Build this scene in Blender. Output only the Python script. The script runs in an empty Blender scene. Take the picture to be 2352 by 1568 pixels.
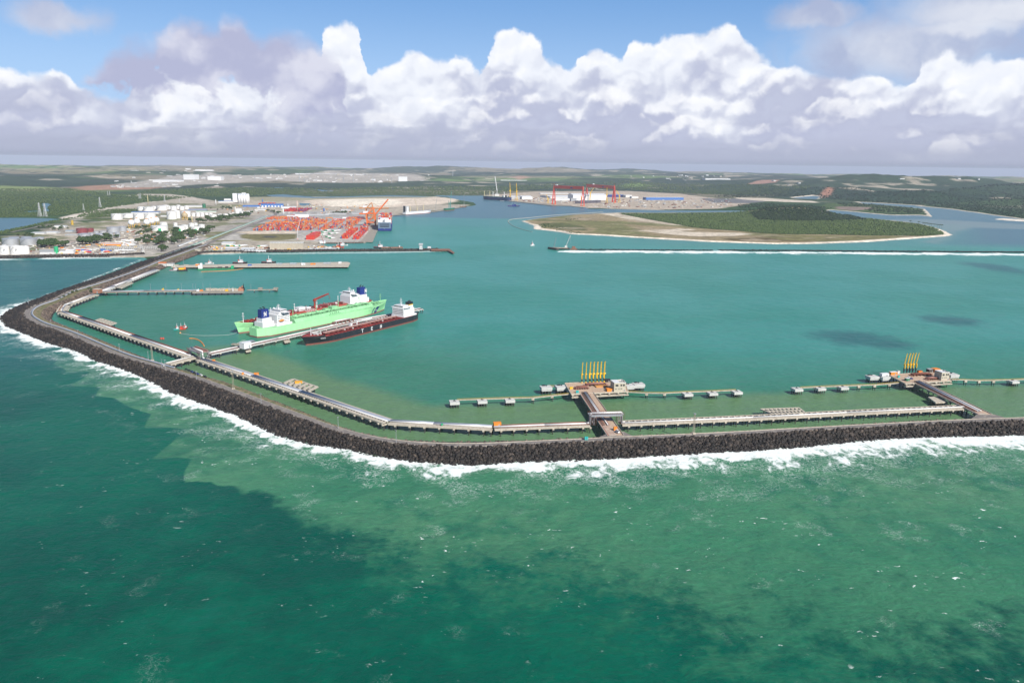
import bpy, math, random
import numpy as np
from mathutils import Vector, Matrix
random.seed(7); rng = np.random.default_rng(11)
S = bpy.context.scene
COL = S.collection
HAZE = True
# ---------------------------------------------------------------- camera
CX, CY, FP = 1176.0, 784.0, 1829.0          # picture space the survey of the port was read in
CAMH = 285.0
_pit = math.atan((CY - 374.0) / FP)
F = Vector((0, math.cos(_pit), -math.sin(_pit)))
_r = Vector((1, 0, 0.0138)).normalized(); R = (_r - F * _r.dot(F)).normalized(); U = R.cross(F)
cam = bpy.data.objects.new('camera', bpy.data.cameras.new('camera')); COL.objects.link(cam)
cam.matrix_world = Matrix(((R.x, U.x, -F.x, 0), (R.y, U.y, -F.y, 0), (R.z, U.z, -F.z, CAMH), (0, 0, 0, 1)))
cam.data.sensor_width = 36; cam.data.lens = FP * 36 / 2352; cam.data.clip_start = 1; cam.data.clip_end = 200000
S.camera = cam
def P(x, y, z=0.0):
    d = R * (x - CX) - U * (y - CY) + F * FP
    t = (z - CAMH) / d.z
    return Vector((d.x * t, d.y * t, z))
def PL(pts, z=0.0): return [P(x, y, z) for x, y in pts]
def AE(x, y):
    d = R * (x - CX) - U * (y - CY) + F * FP
    return math.atan2(d.x, d.y), d.z / math.hypot(d.x, d.y)
# ---------------------------------------------------------------- sun, sky, exposure
SUN_AZ, SUN_EL = math.radians(142), math.radians(37)       # compass bearing of the sun, camera looks to bearing 0
sd = Vector((math.sin(SUN_AZ) * math.cos(SUN_EL), math.cos(SUN_AZ) * math.cos(SUN_EL), math.sin(SUN_EL)))
sun = bpy.data.objects.new('sun', bpy.data.lights.new('sun', 'SUN')); COL.objects.link(sun)
sun.data.energy = 5.0; sun.data.angle = math.radians(.5); sun.data.color = (1, .955, .88)
sun.rotation_euler = (-sd).to_track_quat('-Z', 'Y').to_euler(); sun.location = (300, -300, 900)
S.view_settings.view_transform = 'Standard'; S.view_settings.look = 'None'
S.view_settings.exposure = 0.46; S.view_settings.gamma = 1
S.cycles.use_denoising = True
S.cycles.max_bounces = 5; S.cycles.diffuse_bounces = 2; S.cycles.glossy_bounces = 2; S.cycles.volume_bounces = 1
S.cycles.transmission_bounces = 2; S.cycles.transparent_max_bounces = 8

class NT:                                                   # small helper to write node trees as expressions
    def __init__(s, t): s.t = t; s.n = t.nodes; s.l = t.links
    def new(s, k, **kw):
        n = s.n.new(k)
        for a, b in kw.items(): setattr(n, a, b)
        return n
    def put(s, sock, v):
        if isinstance(v, bpy.types.NodeSocket): s.l.new(v, sock)
        elif v is not None: sock.default_value = v
    def m(s, op, a, b=None, c=None, clamp=False):
        n = s.new('ShaderNodeMath', operation=op, use_clamp=clamp)
        s.put(n.inputs[0], a); s.put(n.inputs[1], b); s.put(n.inputs[2], c)
        return n.outputs[0]
    def add(s, a, b): return s.m('ADD', a, b)
    def sub(s, a, b): return s.m('SUBTRACT', a, b)
    def mul(s, a, b): return s.m('MULTIPLY', a, b)
    def step(s, v, a, b, lo=0., hi=1., kind='SMOOTHSTEP'):
        n = s.new('ShaderNodeMapRange', interpolation_type=kind)
        s.put(n.inputs[0], v); s.put(n.inputs[1], a); s.put(n.inputs[2], b); n.inputs[3].default_value = lo; n.inputs[4].default_value = hi
        return n.outputs[0]
    def mix(s, f, a, b, bt='MIX'):
        n = s.new('ShaderNodeMix', data_type='RGBA', blend_type=bt)
        s.put(n.inputs[0], f)
        for i, v in ((6, a), (7, b)):
            if isinstance(v, (tuple, list)): v = tuple(v) + ((1,) if len(v) == 3 else ())
            s.put(n.inputs[i], v)
        return n.outputs[2]
    def vec(s, x, y, z=0.):
        n = s.new('ShaderNodeCombineXYZ'); s.put(n.inputs[0], x); s.put(n.inputs[1], y); s.put(n.inputs[2], z); return n.outputs[0]
    def noise(s, v, scale, det=4, rough=.5, dist=0., out=0, kind=None, lac=2.):
        n = s.new('ShaderNodeTexNoise'); s.put(n.inputs['Vector'], v); s.put(n.inputs['Scale'], scale)
        n.inputs['Detail'].default_value = det; n.inputs['Roughness'].default_value = rough; n.inputs['Distortion'].default_value = dist
        n.inputs['Lacunarity'].default_value = lac
        return n.outputs[out]
    def voro(s, v, scale, feat='F1', smooth=None, rand=1., det=0.):
        n = s.new('ShaderNodeTexVoronoi', feature=feat); s.put(n.inputs['Vector'], v); n.inputs['Scale'].default_value = scale
        n.inputs['Randomness'].default_value = rand
        if 'Detail' in n.inputs: n.inputs['Detail'].default_value = det
        if smooth is not None: n.inputs['Smoothness'].default_value = smooth
        return n.outputs[0]
    def vm(s, op, a, b=None, sc=None):
        n = s.new('ShaderNodeVectorMath', operation=op); s.put(n.inputs[0], a); s.put(n.inputs[1], b)
        if sc is not None: s.put(n.inputs['Scale'], sc)
        return n.outputs[0]
    def curve(s, v, pts):
        n = s.new('ShaderNodeFloatCurve'); c = n.mapping.curves[0]
        while len(c.points) > 2: c.points.remove(c.points[0])
        c.points[0].location = pts[0]; c.points[-1].location = pts[-1]
        for p in pts[1:-1]: c.points.new(*p)
        n.mapping.update(); s.put(n.inputs['Value'], v); return n.outputs[0]

world = bpy.data.worlds.new('World'); S.world = world; world.use_nodes = True
def build_world():
    w = NT(world.node_tree); w.n.clear()
    out = w.new('ShaderNodeOutputWorld'); bg = w.new('ShaderNodeBackground')
    sky = w.new('ShaderNodeTexSky', sky_type='NISHITA'); sky.sun_disc = False
    sky.sun_elevation = SUN_EL; sky.sun_rotation = SUN_AZ; sky.altitude = 280; sky.air_density = 1.0; sky.dust_density = .3; sky.ozone_density = 3.0
    tc = w.new('ShaderNodeTexCoord'); g = tc.outputs['Generated']
    sp = w.new('ShaderNodeSeparateXYZ'); w.put(sp.inputs[0], g)
    x, y, z = sp.outputs
    a = w.m('ARCTAN2', x, y); h = w.m('SQRT', w.add(w.mul(x, x), w.mul(y, y))); v = w.m('DIVIDE', z, w.m('MAXIMUM', h, .02))
    v = w.m('MINIMUM', v, 2.)
    A0, A1, VS = -.66, .66, .22
    def prof(pts):                                          # skyline of a cloud bank as bearing -> height
        o = sorted(((AE(px, py)[0] - A0) / (A1 - A0), max(0, AE(px, py)[1] / VS)) for px, py in pts)
        q = []
        for p in o:
            if not q or p[0] - q[-1][0] > .004: q.append(p)
        return [(0, q[0][1])] + q + [(1, q[-1][1])]
    # domain warp, two scales, strong enough to give overhanging cauliflower edges
    q0 = w.vec(a, v, 0.)
    wn = w.noise(q0, 26, 6, .56, 0., 1)
    wn = w.vm('SUBTRACT', wn, (.5, .5, .5))
    q1 = w.vm('ADD', q0, w.vm('SCALE', wn, sc=.034))
    wn2 = w.vm('SUBTRACT', w.noise(q0, 9, 3, .5, 0., 1), (.5, .5, .5))
    q2 = w.vm('ADD', q1, w.vm('SCALE', wn2, sc=.03))
    # billows: rounded heads at three scales, and how each falls away from the light
    def billow(q, lo=False):
        b1 = w.voro(q, 15, 'SMOOTH_F1', .25); b2 = w.voro(q, 34, 'SMOOTH_F1', .22); b3 = w.voro(q, 80, 'SMOOTH_F1', .2)
        return w.sub(1., w.add(w.mul(b1, .7), w.add(w.mul(b2, .36), w.mul(b3, .11))))
    q1 = w.vm('MULTIPLY', q1, (1., 1.25, 1.))
    B = billow(q1)
    qs = w.vm('ADD', q1, (-.0035, .0105, 0.))
    Bs = billow(qs)
    relief = w.sub(B, Bs)
    q1 = w.vm('MULTIPLY', q1, (1., .8, 1.))
    s1 = w.new('ShaderNodeSeparateXYZ'); w.put(s1.inputs[0], q1); a1, v1 = s1.outputs[0], s1.outputs[1]
    t1 = w.m('DIVIDE', w.sub(a1, A0), A1 - A0)
    def bank(pts, k0, k1, amp):
        top = w.mul(w.curve(t1, prof(pts)), VS)
        d = w.add(w.sub(top, v1), w.mul(w.sub(B, .45), amp))
        return w.step(d, k0, k1), d
    WHITE = [(0,155),(30,163),(70,172),(100,182),(130,166),(170,178),(200,215),(260,220),(300,190),(370,150),(450,170),(560,185),(680,180),(725,160),(742,62),(760,50),(800,42),(828,60),(836,128),(850,170),(870,150),(920,140),(960,126),(1000,130),(1060,118),(1088,130),(1104,158),(1116,136),(1124,84),(1160,71),(1200,80),(1236,108),(1260,138),(1290,134),(1312,158),(1326,150),(1342,110),(1380,102),(1412,124),(1436,138),(1452,105),(1490,108),(1530,80),(1580,84),(1640,66),(1668,60),(1700,90),(1750,130),(1800,158),(1870,166),(1940,172),(2000,172),(2060,200),(2106,150),(2124,128),(2160,122),(2200,138),(2260,140),(2320,146),(2352,132)]
    aw, dw = bank(WHITE, -.0032, .0052, .018)
    MAUVE = [(0,420),(150,330),(190,215),(230,160),(290,118),(330,100),(400,66),(430,46),(480,68),(540,44),(600,84),(640,74),(700,92),(740,116),(775,150),(800,230),(830,420),(1200,420),(2352,420)]
    am, dm = bank(MAUVE, -.012, .014, .024)
    # colour of the white bank: sunlit billows against mauve shaded ones, shaded more towards the base
    n_big = w.noise(q2, 6.5, 3, .5); n_mid = w.noise(q1, 13, 5, .52)
    hgt = w.step(v1, .02, .135, 0, 1, 'LINEAR')
    lit = w.add(w.add(w.mul(w.sub(hgt, .12), 1.0), w.mul(w.sub(n_big, .52), 3.0)), w.add(w.mul(w.sub(n_mid, .5), 1.0), w.mul(relief, 1.6)))
    lit = w.add(lit, w.step(dw, .04, 0., 0, .3))
    f = w.step(lit, -.05, .7)
    cw = w.mix(f, (.46, .49, .645), (.83, .86, .925))
    rel = w.add(w.mul(relief, 1.9), .5)
    cw = w.mix(w.step(rel, .5, .12, 0., .42), cw, (.54, .58, .72))
    cw = w.mix(w.step(rel, .48, .85, 0., .62), cw, (.97, .97, .98))
    fine = w.noise(q1, 60, 5, .6)
    gap = w.step(w.add(w.noise(q2, 4.2, 4, .55), w.step(v1, .05, .11, 0., -.25)), .50, .66)
    cw = w.mix(w.mul(gap, .55), cw, (.47, .50, .655))
    cw = w.mix(w.step(fine, .35, .7, .09, 0.), cw, (.55, .6, .76))
    fm = w.step(w.add(w.mul(w.sub(n_mid, .5), 1.4), w.add(w.mul(w.sub(n_big, .5), 1.2), w.mul(relief, .9))), -.2, .4)
    cm = w.mix(fm, (.43, .455, .63), (.66, .675, .79))
    # broken white puffs showing through the mauve cloud
    hole = w.step(w.add(w.noise(q2, 11, 5, .6), w.step(v1, .04, .13, .12, -.16)), .52, .6)
    col = w.new('ShaderNodeVectorMath', operation='SCALE'); w.put(col.inputs[0], sky.outputs[0]); col.inputs['Scale'].default_value = .088
    base = col.outputs[0]
    base = w.mix(w.mul(w.step(v, .02, .21, .8, .62), w.step(v, .6, .25)), base, w.mix(w.step(v, .07, .21), (.36, .56, .9), (.155, .37, .78)))
    # high thin grey clouds, one upper left, a broad one upper right
    def ell(px, py, rx, ry, soft):
        ea, ev = AE(px, py); s = 1 / 1900.
        dx = w.mul(w.sub(a1, ea), 1 / (rx * s)); dy = w.mul(w.sub(v1, ev), 1 / (ry * s))
        rr = w.m('SQRT', w.add(w.mul(dx, dx), w.mul(dy, dy)))
        return w.step(w.add(rr, w.mul(w.sub(n_mid, .5), soft)), 1.25, .35)
    c = base
    gcol = w.mix(w.step(n_mid, .35, .68), (.42, .46, .62), (.66, .68, .76))
    e = ell(125, 42, 95, 34, 1.6)
    c = w.mix(w.mul(e, .8), c, w.mix(.3, gcol, (.6, .58, .66)))
    hi = w.m('MAXIMUM', ell(2080, 105, 250, 85, 1.5), w.m('MAXIMUM', ell(2260, 18, 230, 62, 1.3), ell(1880, 40, 100, 42, 1.9)))
    c = w.mix(w.mul(hi, .84), c, gcol)
    hl = w.m('MAXIMUM', ell(2300, 25, 150, 30, 1.5), ell(2230, 60, 90, 22, 1.4))
    c = w.mix(w.mul(hl, .55), c, (.83, .85, .89))
    c = w.mix(aw, c, cw)
    am2 = w.mul(am, w.m('SUBTRACT', 1., w.mul(hole, .9), clamp=True))
    c = w.mix(am2, c, cm)
    # flat grey bases and the pale murk just above the skyline
    qf = w.vec(w.mul(a, .35), w.mul(v, 2.6), .3)
    st = w.noise(w.vm('ADD', qf, w.vm('SCALE', wn, sc=.05)), 17, 5, .55)
    fb = w.mul(w.step(v, .08, .02), w.step(st, .4, .66, 0., .85))
    c = w.mix(fb, c, w.mix(w.step(st, .35, .62), (.6, .62, .74), (.43, .46, .6)))
    murk = w.step(v, .040, .004)
    c = w.mix(w.mul(murk, .92), c, (.40, .43, .56))
    c = w.mix(w.step(v, .010, -.004), c, (.27, .30, .40))
    # behind and high above the camera: broken fair-weather cloud for soft light
    w.put(bg.inputs[0], c); bg.inputs[1].default_value = .80
    w.l.new(bg.outputs[0], out.inputs[0])
build_world()
world.cycles.sampling_method = 'MANUAL'; world.cycles.sample_map_resolution = 512
# ---------------------------------------------------------------- materials
MATS = {}
def lin(c): return tuple((x / 12.92 if x <= .04045 else ((x + .055) / 1.055) ** 2.4) for x in c)
def mat(name, col, rough=.7, var=.18, sc=.35, metal=0., spec=.4, dirt=None, dsc=.06, bump=0., streak=None):
    """painted / weathered surface: two scales of tone variation plus optional dirt patches"""
    if name in MATS: return MATS[name]
    m = bpy.data.materials.new(name); m.use_nodes = True; t = NT(m.node_tree)
    b = t.n['Principled BSDF']
    g = t.new('ShaderNodeNewGeometry').outputs['Position']
    n1 = t.noise(g, sc, 3, .6); n2 = t.noise(g, sc * .13, 2, .5)
    k = t.add(t.mul(n1, .6), t.mul(n2, .4))
    f = t.step(k, .3, .7, 1 - var, 1 + var, 'LINEAR')
    v = t.new('ShaderNodeVectorMath', operation='SCALE'); v.inputs[0].default_value = tuple(k * .86 for k in col); t.put(v.inputs['Scale'], f)
    c = v.outputs[0]
    if dirt:
        c = t.mix(t.step(t.noise(g, dsc * 6, 4, .65), .5, .68, 0, .75), c, dirt)
    if streak:
        c = t.mix(t.step(t.noise(t.vm('MULTIPLY', g, (.35, .35, .02)), 1., 4, .7), .50, .74, 0, .7), c, streak)
    t.put(b.inputs['Base Color'], c); b.inputs['Roughness'].default_value = rough; b.inputs['Metallic'].default_value = metal
    b.inputs['Specular IOR Level'].default_value = spec
    if bump:
        bn = t.new('ShaderNodeBump'); bn.inputs['Strength'].default_value = bump; t.put(bn.inputs['Height'], n1); t.put(b.inputs['Normal'], bn.outputs[0])
    MATS[name] = m; return m
# ---------------------------------------------------------------- tagging
def tag(o, label=None, cat=None, group=None, kind=None):
    if label: o['label'] = label
    if cat: o['category'] = cat
    if group: o['group'] = group
    if kind: o['kind'] = kind
    return o
def mesh_obj(name, verts, faces, m, parent=None, smooth=False):
    me = bpy.data.meshes.new(name); me.from_pydata([tuple(v) for v in verts], [], faces); me.update()
    if m: me.materials.append(m)
    if smooth: me.shade_smooth()
    o = bpy.data.objects.new(name, me); COL.objects.link(o)
    if parent: o.parent = parent
    return o
def np_mesh(name, V, Fq, m, attrs=None, smooth=False, midx=None):
    me = bpy.data.meshes.new(name); nv, nf, k = len(V), len(Fq), Fq.shape[1]
    me.vertices.add(nv); me.vertices.foreach_set('co', V.astype(np.float32).ravel())
    me.loops.add(nf * k); me.loops.foreach_set('vertex_index', Fq.astype(np.int32).ravel())
    me.polygons.add(nf); me.polygons.foreach_set('loop_start', np.arange(nf, dtype=np.int32) * k)
    if smooth: me.polygons.foreach_set('use_smooth', np.ones(nf, bool))
    me.update(calc_edges=True)
    for mm in (m if isinstance(m, list) else [m]): me.materials.append(mm)
    if midx is not None: me.polygons.foreach_set('material_index', midx.astype(np.int32))
    for an, av in (attrs or {}).items():
        if av.ndim == 1: me.attributes.new(an, 'FLOAT', 'POINT').data.foreach_set('value', av.astype(np.float32))
        else: me.attributes.new(an, 'FLOAT_VECTOR', 'POINT').data.foreach_set('vector', av.astype(np.float32).ravel())
    o = bpy.data.objects.new(name, me); COL.objects.link(o); return o
# ---------------------------------------------------------------- geometry helpers in plan
def to_np(pts): return np.array([(p[0], p[1]) for p in pts], float)
def seg_dist(X, Y, poly, closed=False):
    best = np.full(X.shape, 1e18)
    n = len(poly); rngs = range(n if closed else n - 1)
    for i in rngs:
        ax, ay = poly[i]; bx, by = poly[(i + 1) % n]
        dx, dy = bx - ax, by - ay; L = dx * dx + dy * dy + 1e-9
        t = np.clip(((X - ax) * dx + (Y - ay) * dy) / L, 0, 1)
        best = np.minimum(best, (X - ax - t * dx) ** 2 + (Y - ay - t * dy) ** 2)
    return np.sqrt(best)
def inside(X, Y, poly):
    c = np.zeros(X.shape, bool); n = len(poly)
    for i in range(n):
        ax, ay = poly[i]; bx, by = poly[(i + 1) % n]
        if ay == by: continue
        c ^= ((ay > Y) != (by > Y)) & (X < (bx - ax) * (Y - ay) / (by - ay) + ax)
    return c
def sdist(X, Y, poly):                                       # positive inside
    d = seg_dist(X, Y, poly, True); return np.where(inside(X, Y, poly), d, -d)
def vnoise(X, Y, s, seed=0):                                 # value noise
    x, y = X / s, Y / s; xi, yi = np.floor(x).astype(np.int64), np.floor(y).astype(np.int64); fx, fy = x - xi, y - yi
    fx, fy = fx * fx * (3 - 2 * fx), fy * fy * (3 - 2 * fy)
    def h(a, b):
        v = np.sin(a * 127.1 + b * 311.7 + seed * 74.7) * 43758.5453; return v - np.floor(v)
    return (h(xi, yi) * (1 - fx) + h(xi + 1, yi) * fx) * (1 - fy) + (h(xi, yi + 1) * (1 - fx) + h(xi + 1, yi + 1) * fx) * fy
def fbm(X, Y, s, o=4, seed=0):
    r = np.zeros(X.shape); a = .5; tot = 0
    for k in range(o): r += a * vnoise(X, Y, s / 2 ** k, seed + k); tot += a; a *= .5
    return r / tot
def smooth(x, a, b): t = np.clip((x - a) / (b - a), 0, 1); return t * t * (3 - 2 * t)
# ---------------------------------------------------------------- coast lines (surveyed)
MAIN = np.vstack([to_np(PL([(-260,596),(0,592),(150,590),(250,589),(330,590),(352,600),(386,606),(418,592),(455,583),(600,578),(745,575),(768,573),(776,569),(742,563),(735,557),(790,557),(838,557),(842,556),(867,530),(904,495),(960,489),(1013,484),(1040,480),(1062,476),(1095,470),(1088,465),(1054,459),(1029,452.5),(990,450.5),(1010,448.5),(1060,449),(1110,449),(1112,454),(1140,456),(1171,461),(1265,471),(1306,473),(1344,475),(1352,479),(1420,480),(1512,482),(1594,483),(1697,483),(1761,486.5),(1800,488),(1850,486),(1913,482),(1960,486),(2000,490),(2050,494),(2116,494),(2142,498),(2126,480),(2050,472.5),(1985,468),(1975,465),(2040,468.5),(2120,474),(2184,480),(2213,484.5),(2235,487),(2271,492.5),(2320,499),(2352,504),(2700,545)], 2.)), np.array([(9000, 9000), (60000, 60000), (-60000, 60000), (-30000, 4000)], float)])
SPIT = to_np(PL([(2284,503.5),(2300,501.5),(2352,505.5),(2500,520),(2500,524),(2352,508.5),(2310,506)], 1.))
ISLE = to_np(PL([(1198,507.7),(1232,502.6),(1278,497.5),(1309,493.7),(1385,490),(1418,488.6),(1512,489),(1626,488),(1755,487.6),(1830,489),(1913,493),(2000,502),(2060,508),(2110,513.5),(2150,523),(2168,529.6),(2189,539),(2168,542.5),(2078,549),(1990,555),(1916,558),(1850,559.5),(1787,560),(1658,556),(1594,553),(1486,547),(1385,540.7),(1309,537),(1283,531.8),(1227,525.5),(1225,517),(1205,510)], 1.))
LAKES = [to_np(PL(q, 1.)) for q in ([(-200,498),(0,500),(60,500),(112,501),(150,504),(120,507),(96,511),(50,521),(0,531),(-200,560)],
    [(97,490),(104,480),(98,472),(96,467),(110,466),(117,470),(108,476),(112,486),(88,487),(58,487.5),(56,485),(84,484)],
    [(610,448),(648,446),(672,448),(720,452),(790,451),(896,448.5),(960,450),(1000,452),(960,453),(880,451.5),(790,454),(720,455.5),(660,453),(625,452)],
    [(716,434),(764,438),(770,440),(740,440),(728,437)], [(686,466),(712,466.5),(716,472),(690,473)],
    [(1819,454),(1845,451.5),(1868,449.6),(1884,452),(1874,458),(1840,457),(1828,456)],
    [(1968,464),(2000,465.5),(2120,472.5),(2100,473),(1990,467.5)], [(618,431),(650,430),(655,432.5),(630,433)])]
def curv(d): return np.maximum(0, d - 6000) ** 2 / (2 * 6.371e6)
# ---------------------------------------------------------------- polar sheets round the point below the camera
def polar(r, a0, a1, na, full=True):
    a = np.radians(np.linspace(a0, a1, na))
    if full:
        ex = np.radians(np.linspace(a1, 360 + a0, 40)[1:-1]); a = np.concatenate([a, ex])
    Rr, A = np.meshgrid(r, a, indexing='ij')
    X, Y = Rr * np.sin(A), Rr * np.cos(A)
    nr, nc = X.shape; i, j = np.meshgrid(np.arange(nr - 1), np.arange(nc if full else nc - 1), indexing='ij')
    j2 = (j + 1) % nc
    Fq = np.stack([i * nc + j, i * nc + j2, (i + 1) * nc + j2, (i + 1) * nc + j], -1).reshape(-1, 4)[:, ::-1]
    return X.ravel(), Y.ravel(), Fq, (nr, nc)
# breakwater lines
BW_OUT = to_np(PL([(327,596),(254,623.6),(197.5,646),(158,661),(113,677),(56,698),(17,716),(5,731),(14,746),(56,765),(113,787),(181,806),(214,824),(282,846),(339,869),(394,899),(465,924),(534,948),(590,975),(642,999),(704,1018),(798,1028),(830,1038),(860,1046),(953,1058),(1046,1066),(1100,1066),(1151,1062),(1213,1058),(1337,1055),(1461,1048),(1586,1040),(1726,1033),(1850,1024),(1954,1013),(2072,1004),(2189,1001),(2352,998),(2600,994)], 0.))
REEF = to_np(PL([(1310,577.5),(1400,577.5),(1550,578.5),(1700,579.5),(1850,580.5),(2000,582),(2150,583),(2352,585),(2700,589)], 0.))
SHORE_L = to_np(PL([(-260,598),(0,595),(150,593),(250,592),(335,588)], 0.))
INBW = to_np(PL([(470,583.5),(600,583),(745,581),(870,580),(1008,577)], 0.))
def build_water():
    r = np.concatenate([np.linspace(1, 250, 12), np.geomspace(260, 1500, 330), np.geomspace(1505, 6500, 330), np.geomspace(6600, 40000, 60)])
    X, Y, Fq, _ = polar(r, -48, 48, 620)
    Z = -curv(np.hypot(X, Y))
    db = seg_dist(X, Y, BW_OUT); dr = seg_dist(X, Y, REEF); ds = seg_dist(X, Y, SHORE_L); di = seg_dist(X, Y, INBW)
    disl = np.minimum(seg_dist(X, Y, ISLE, True), seg_dist(X, Y, SPIT, True))
    PLUME = to_np(PL([(10,738),(30,765),(60,775),(90,800),(133,827),(121,835),(150,849),(150,855),(209,852),(190,869),(161,886),(231,889),(224,898),(218,909),(262,915),(305,938),(346,951),(336,968),(330,983),(370,981),(433,985),(395,1015),(350,1054),(400,1050),(442,1053),(425,1080),(420,1107),(483,1107),(500,1116),(538,1118),(560,1132),(590,1126),(635,1150),(628,1165),(655,1172),(690,1178),(720,1205),(813,1240),(850,1262),(914,1280),(960,1300),(1020,1296),(1117,1308),(1300,1318),(1420,1345),(1560,1400),(1700,1440),(1760,1425),(1800,1390),(1860,1400),(1950,1450),(2100,1520),(2352,1568),(2600,1500),(2900,1000),(2352,950),(1100,980),(700,900),(400,820),(100,720)], 0.))
    sp = sdist(X, Y, PLUME)
    wid = 3. + 170 * smooth(X, -290, 120) 
    plume = np.clip(.5 + sp / (2 * wid), 0, 1)
    LAG = to_np(PL([(90,720),(180,660),(400,590),(480,600),(420,640),(250,668),(560,690),(560,775),(1080,800),(1300,860),(2352,830),(2900,860),(2900,960),(2352,1040),(1400,1085),(1100,1100),(900,1090),(700,1045),(440,925),(90,790),(40,735)], 0.))
    lag = np.clip(.5 + sdist(X, Y, LAG) / 240, 0, 1)
    NEAR = to_np(PL([(400,860),(560,960),(760,1040),(900,1075),(1100,1090),(1400,1075),(2300,1040),(2900,1000),(2352,880),(1800,900),(1400,915),(1000,930),(820,880),(560,790),(430,800)], 0.))
    olive = np.clip(.5 + sdist(X, Y, NEAR) / 60, 0, 1)
    outer = (inside(X, Y, np.vstack([BW_OUT, np.array([(3000, 300), (3000, -3000), (-6000, -3000), (-6000, 1500.)])]))).astype(float)
    WL = to_np(PL([(-300,560),(60,690),(5,720),(20,740),(0,760),(-400,760)], 0.)); wl = inside(X, Y, WL)
    outer = np.maximum(outer, wl)
    HBR = to_np(PL([(1040,560),(1190,440),(1100,440),(900,480),(860,560),(800,600),(800,640),(900,620)], 0.))
    far = smooth(-sdist(X, Y, to_np(PL([(-400,1700),(-400,700),(850,520),(1170,530),(1500,570),(2700,578),(3000,1700)], 0.))), 0, 260)
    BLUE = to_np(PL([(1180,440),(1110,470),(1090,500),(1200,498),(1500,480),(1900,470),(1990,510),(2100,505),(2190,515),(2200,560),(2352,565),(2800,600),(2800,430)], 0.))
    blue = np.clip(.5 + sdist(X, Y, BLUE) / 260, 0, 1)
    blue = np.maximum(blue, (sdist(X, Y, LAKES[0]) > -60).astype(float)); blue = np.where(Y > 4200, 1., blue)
    SAND = to_np(PL([(1990,505),(2130,503),(2352,515),(2600,530),(2600,536),(2352,527),(2240,523),(2200,532),(2185,545),(2150,560),(2120,556),(2175,535),(2140,520),(2060,512)], 0.))
    shal = np.clip(.5 + sdist(X, Y, SAND) / 120, 0, 1); shal = np.maximum(shal, .55 * np.exp(-np.maximum(disl - 5, 0) / 40) * (Y < 4500) * 1.)
    dk = np.zeros(X.shape)  # soft dark basin patches: cloud shade painted into the water colour
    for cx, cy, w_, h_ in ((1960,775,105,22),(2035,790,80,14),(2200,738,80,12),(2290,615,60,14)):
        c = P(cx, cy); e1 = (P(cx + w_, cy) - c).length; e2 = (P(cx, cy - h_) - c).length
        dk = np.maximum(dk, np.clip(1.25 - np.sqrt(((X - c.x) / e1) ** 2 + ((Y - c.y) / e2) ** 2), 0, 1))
    inner = np.clip((db - 0) / 60, 0, 1)
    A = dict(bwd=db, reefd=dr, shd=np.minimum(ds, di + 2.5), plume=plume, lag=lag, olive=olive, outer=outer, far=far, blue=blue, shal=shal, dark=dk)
    m = bpy.data.materials.new('sea water'); m.use_nodes = True; t = NT(m.node_tree); b = t.n['Principled BSDF']
    def at(n):
        k = t.new('ShaderNodeAttribute', attribute_name=n); return k.outputs['Fac']
    g = t.new('ShaderNodeNewGeometry').outputs['Position']
    gs = t.vm('MULTIPLY', g, (1., 1., 0.))
    n100 = t.noise(gs, .008, 5, .55); n20 = t.noise(gs, .045, 5, .6); n400 = t.noise(gs, .0032, 4, .5)
    pl = t.add(at('plume'), t.add(t.mul(t.sub(n20, .5), .8), t.mul(t.sub(n100, .5), .8)))
    plf = t.step(t.add(pl, t.mul(t.sub(t.noise(gs, .15, 3, .6), .5), .35)), .26, .76, kind='SMOOTHERSTEP')
    # open sea: deep green, partly cloud shade put into the colour, sediment plume pale grey-green, a browner cast to the lower right
    deep = t.mix(t.step(n400, .35, .65), (.0, .074, .050), (.0, .116, .072))
    deep = t.mix(t.step(t.add(n100, t.mul(t.sub(n20, .5), .5)), .4, .75, 0, .7), deep, (.001, .140, .078))
    pcol = t.mix(t.step(n400, .35, .65), (.050, .210, .112), (.090, .245, .130))
    pcol = t.mix(t.step(t.add(n100, t.mul(t.sub(n20, .5), .6)), .38, .72, 0, .75), pcol, (.022, .160, .088))
    osea = t.mix(plf, deep, pcol)
    osea = t.mix(t.mul(t.step(t.add(n400, t.mul(t.sub(n20, .5), .4)), .5, .66), .45), osea, (.004, .118, .066))
    har = t.mix(t.step(n100, .3, .7), (.022, .222, .172), (.036, .252, .192))
    hb = t.mix(t.step(n400, .35, .65), har, (.048, .270, .230))
    lagc = t.mix(t.step(n100, .3, .7), (.030, .185, .115), (.046, .210, .128))
    inn = t.mix(at('lag'), hb, lagc)
    inn = t.mix(t.mul(t.step(t.add(at('olive'), t.mul(t.sub(n100, .5), .6)), .2, .9), .9), inn, (.125, .230, .105))
    inn = t.mix(t.mul(at('far'), .5), inn, (.055, .215, .215))
    # the left bay outside the breakwater arm is a darker teal
    sx = t.new('ShaderNodeSeparateXYZ'); t.put(sx.inputs[0], g)
    c = t.mix(at('outer'), inn, osea)
    leftbay = t.mul(t.mul(t.step(sx.outputs[0], -500., -700.), t.step(sx.outputs[1], 900., 1250.)), at('outer'))
    c = t.mix(leftbay, c, t.mix(t.step(n100, .3, .7), (.008, .115, .105), (.016, .145, .125)))
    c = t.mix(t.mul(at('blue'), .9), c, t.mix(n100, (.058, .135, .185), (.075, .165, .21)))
    c = t.mix(t.mul(t.step(t.add(at('shal'), t.mul(t.sub(n20, .5), .3)), .2, .9), .65), c, (.22, .28, .27))
    c = t.mix(t.mul(t.step(t.add(at('dark'), t.add(t.mul(t.sub(n100, .5), 1.6), t.mul(t.sub(n20, .5), .9))), .1, 1.0), .7), c, (.008, .085, .098))
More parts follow.
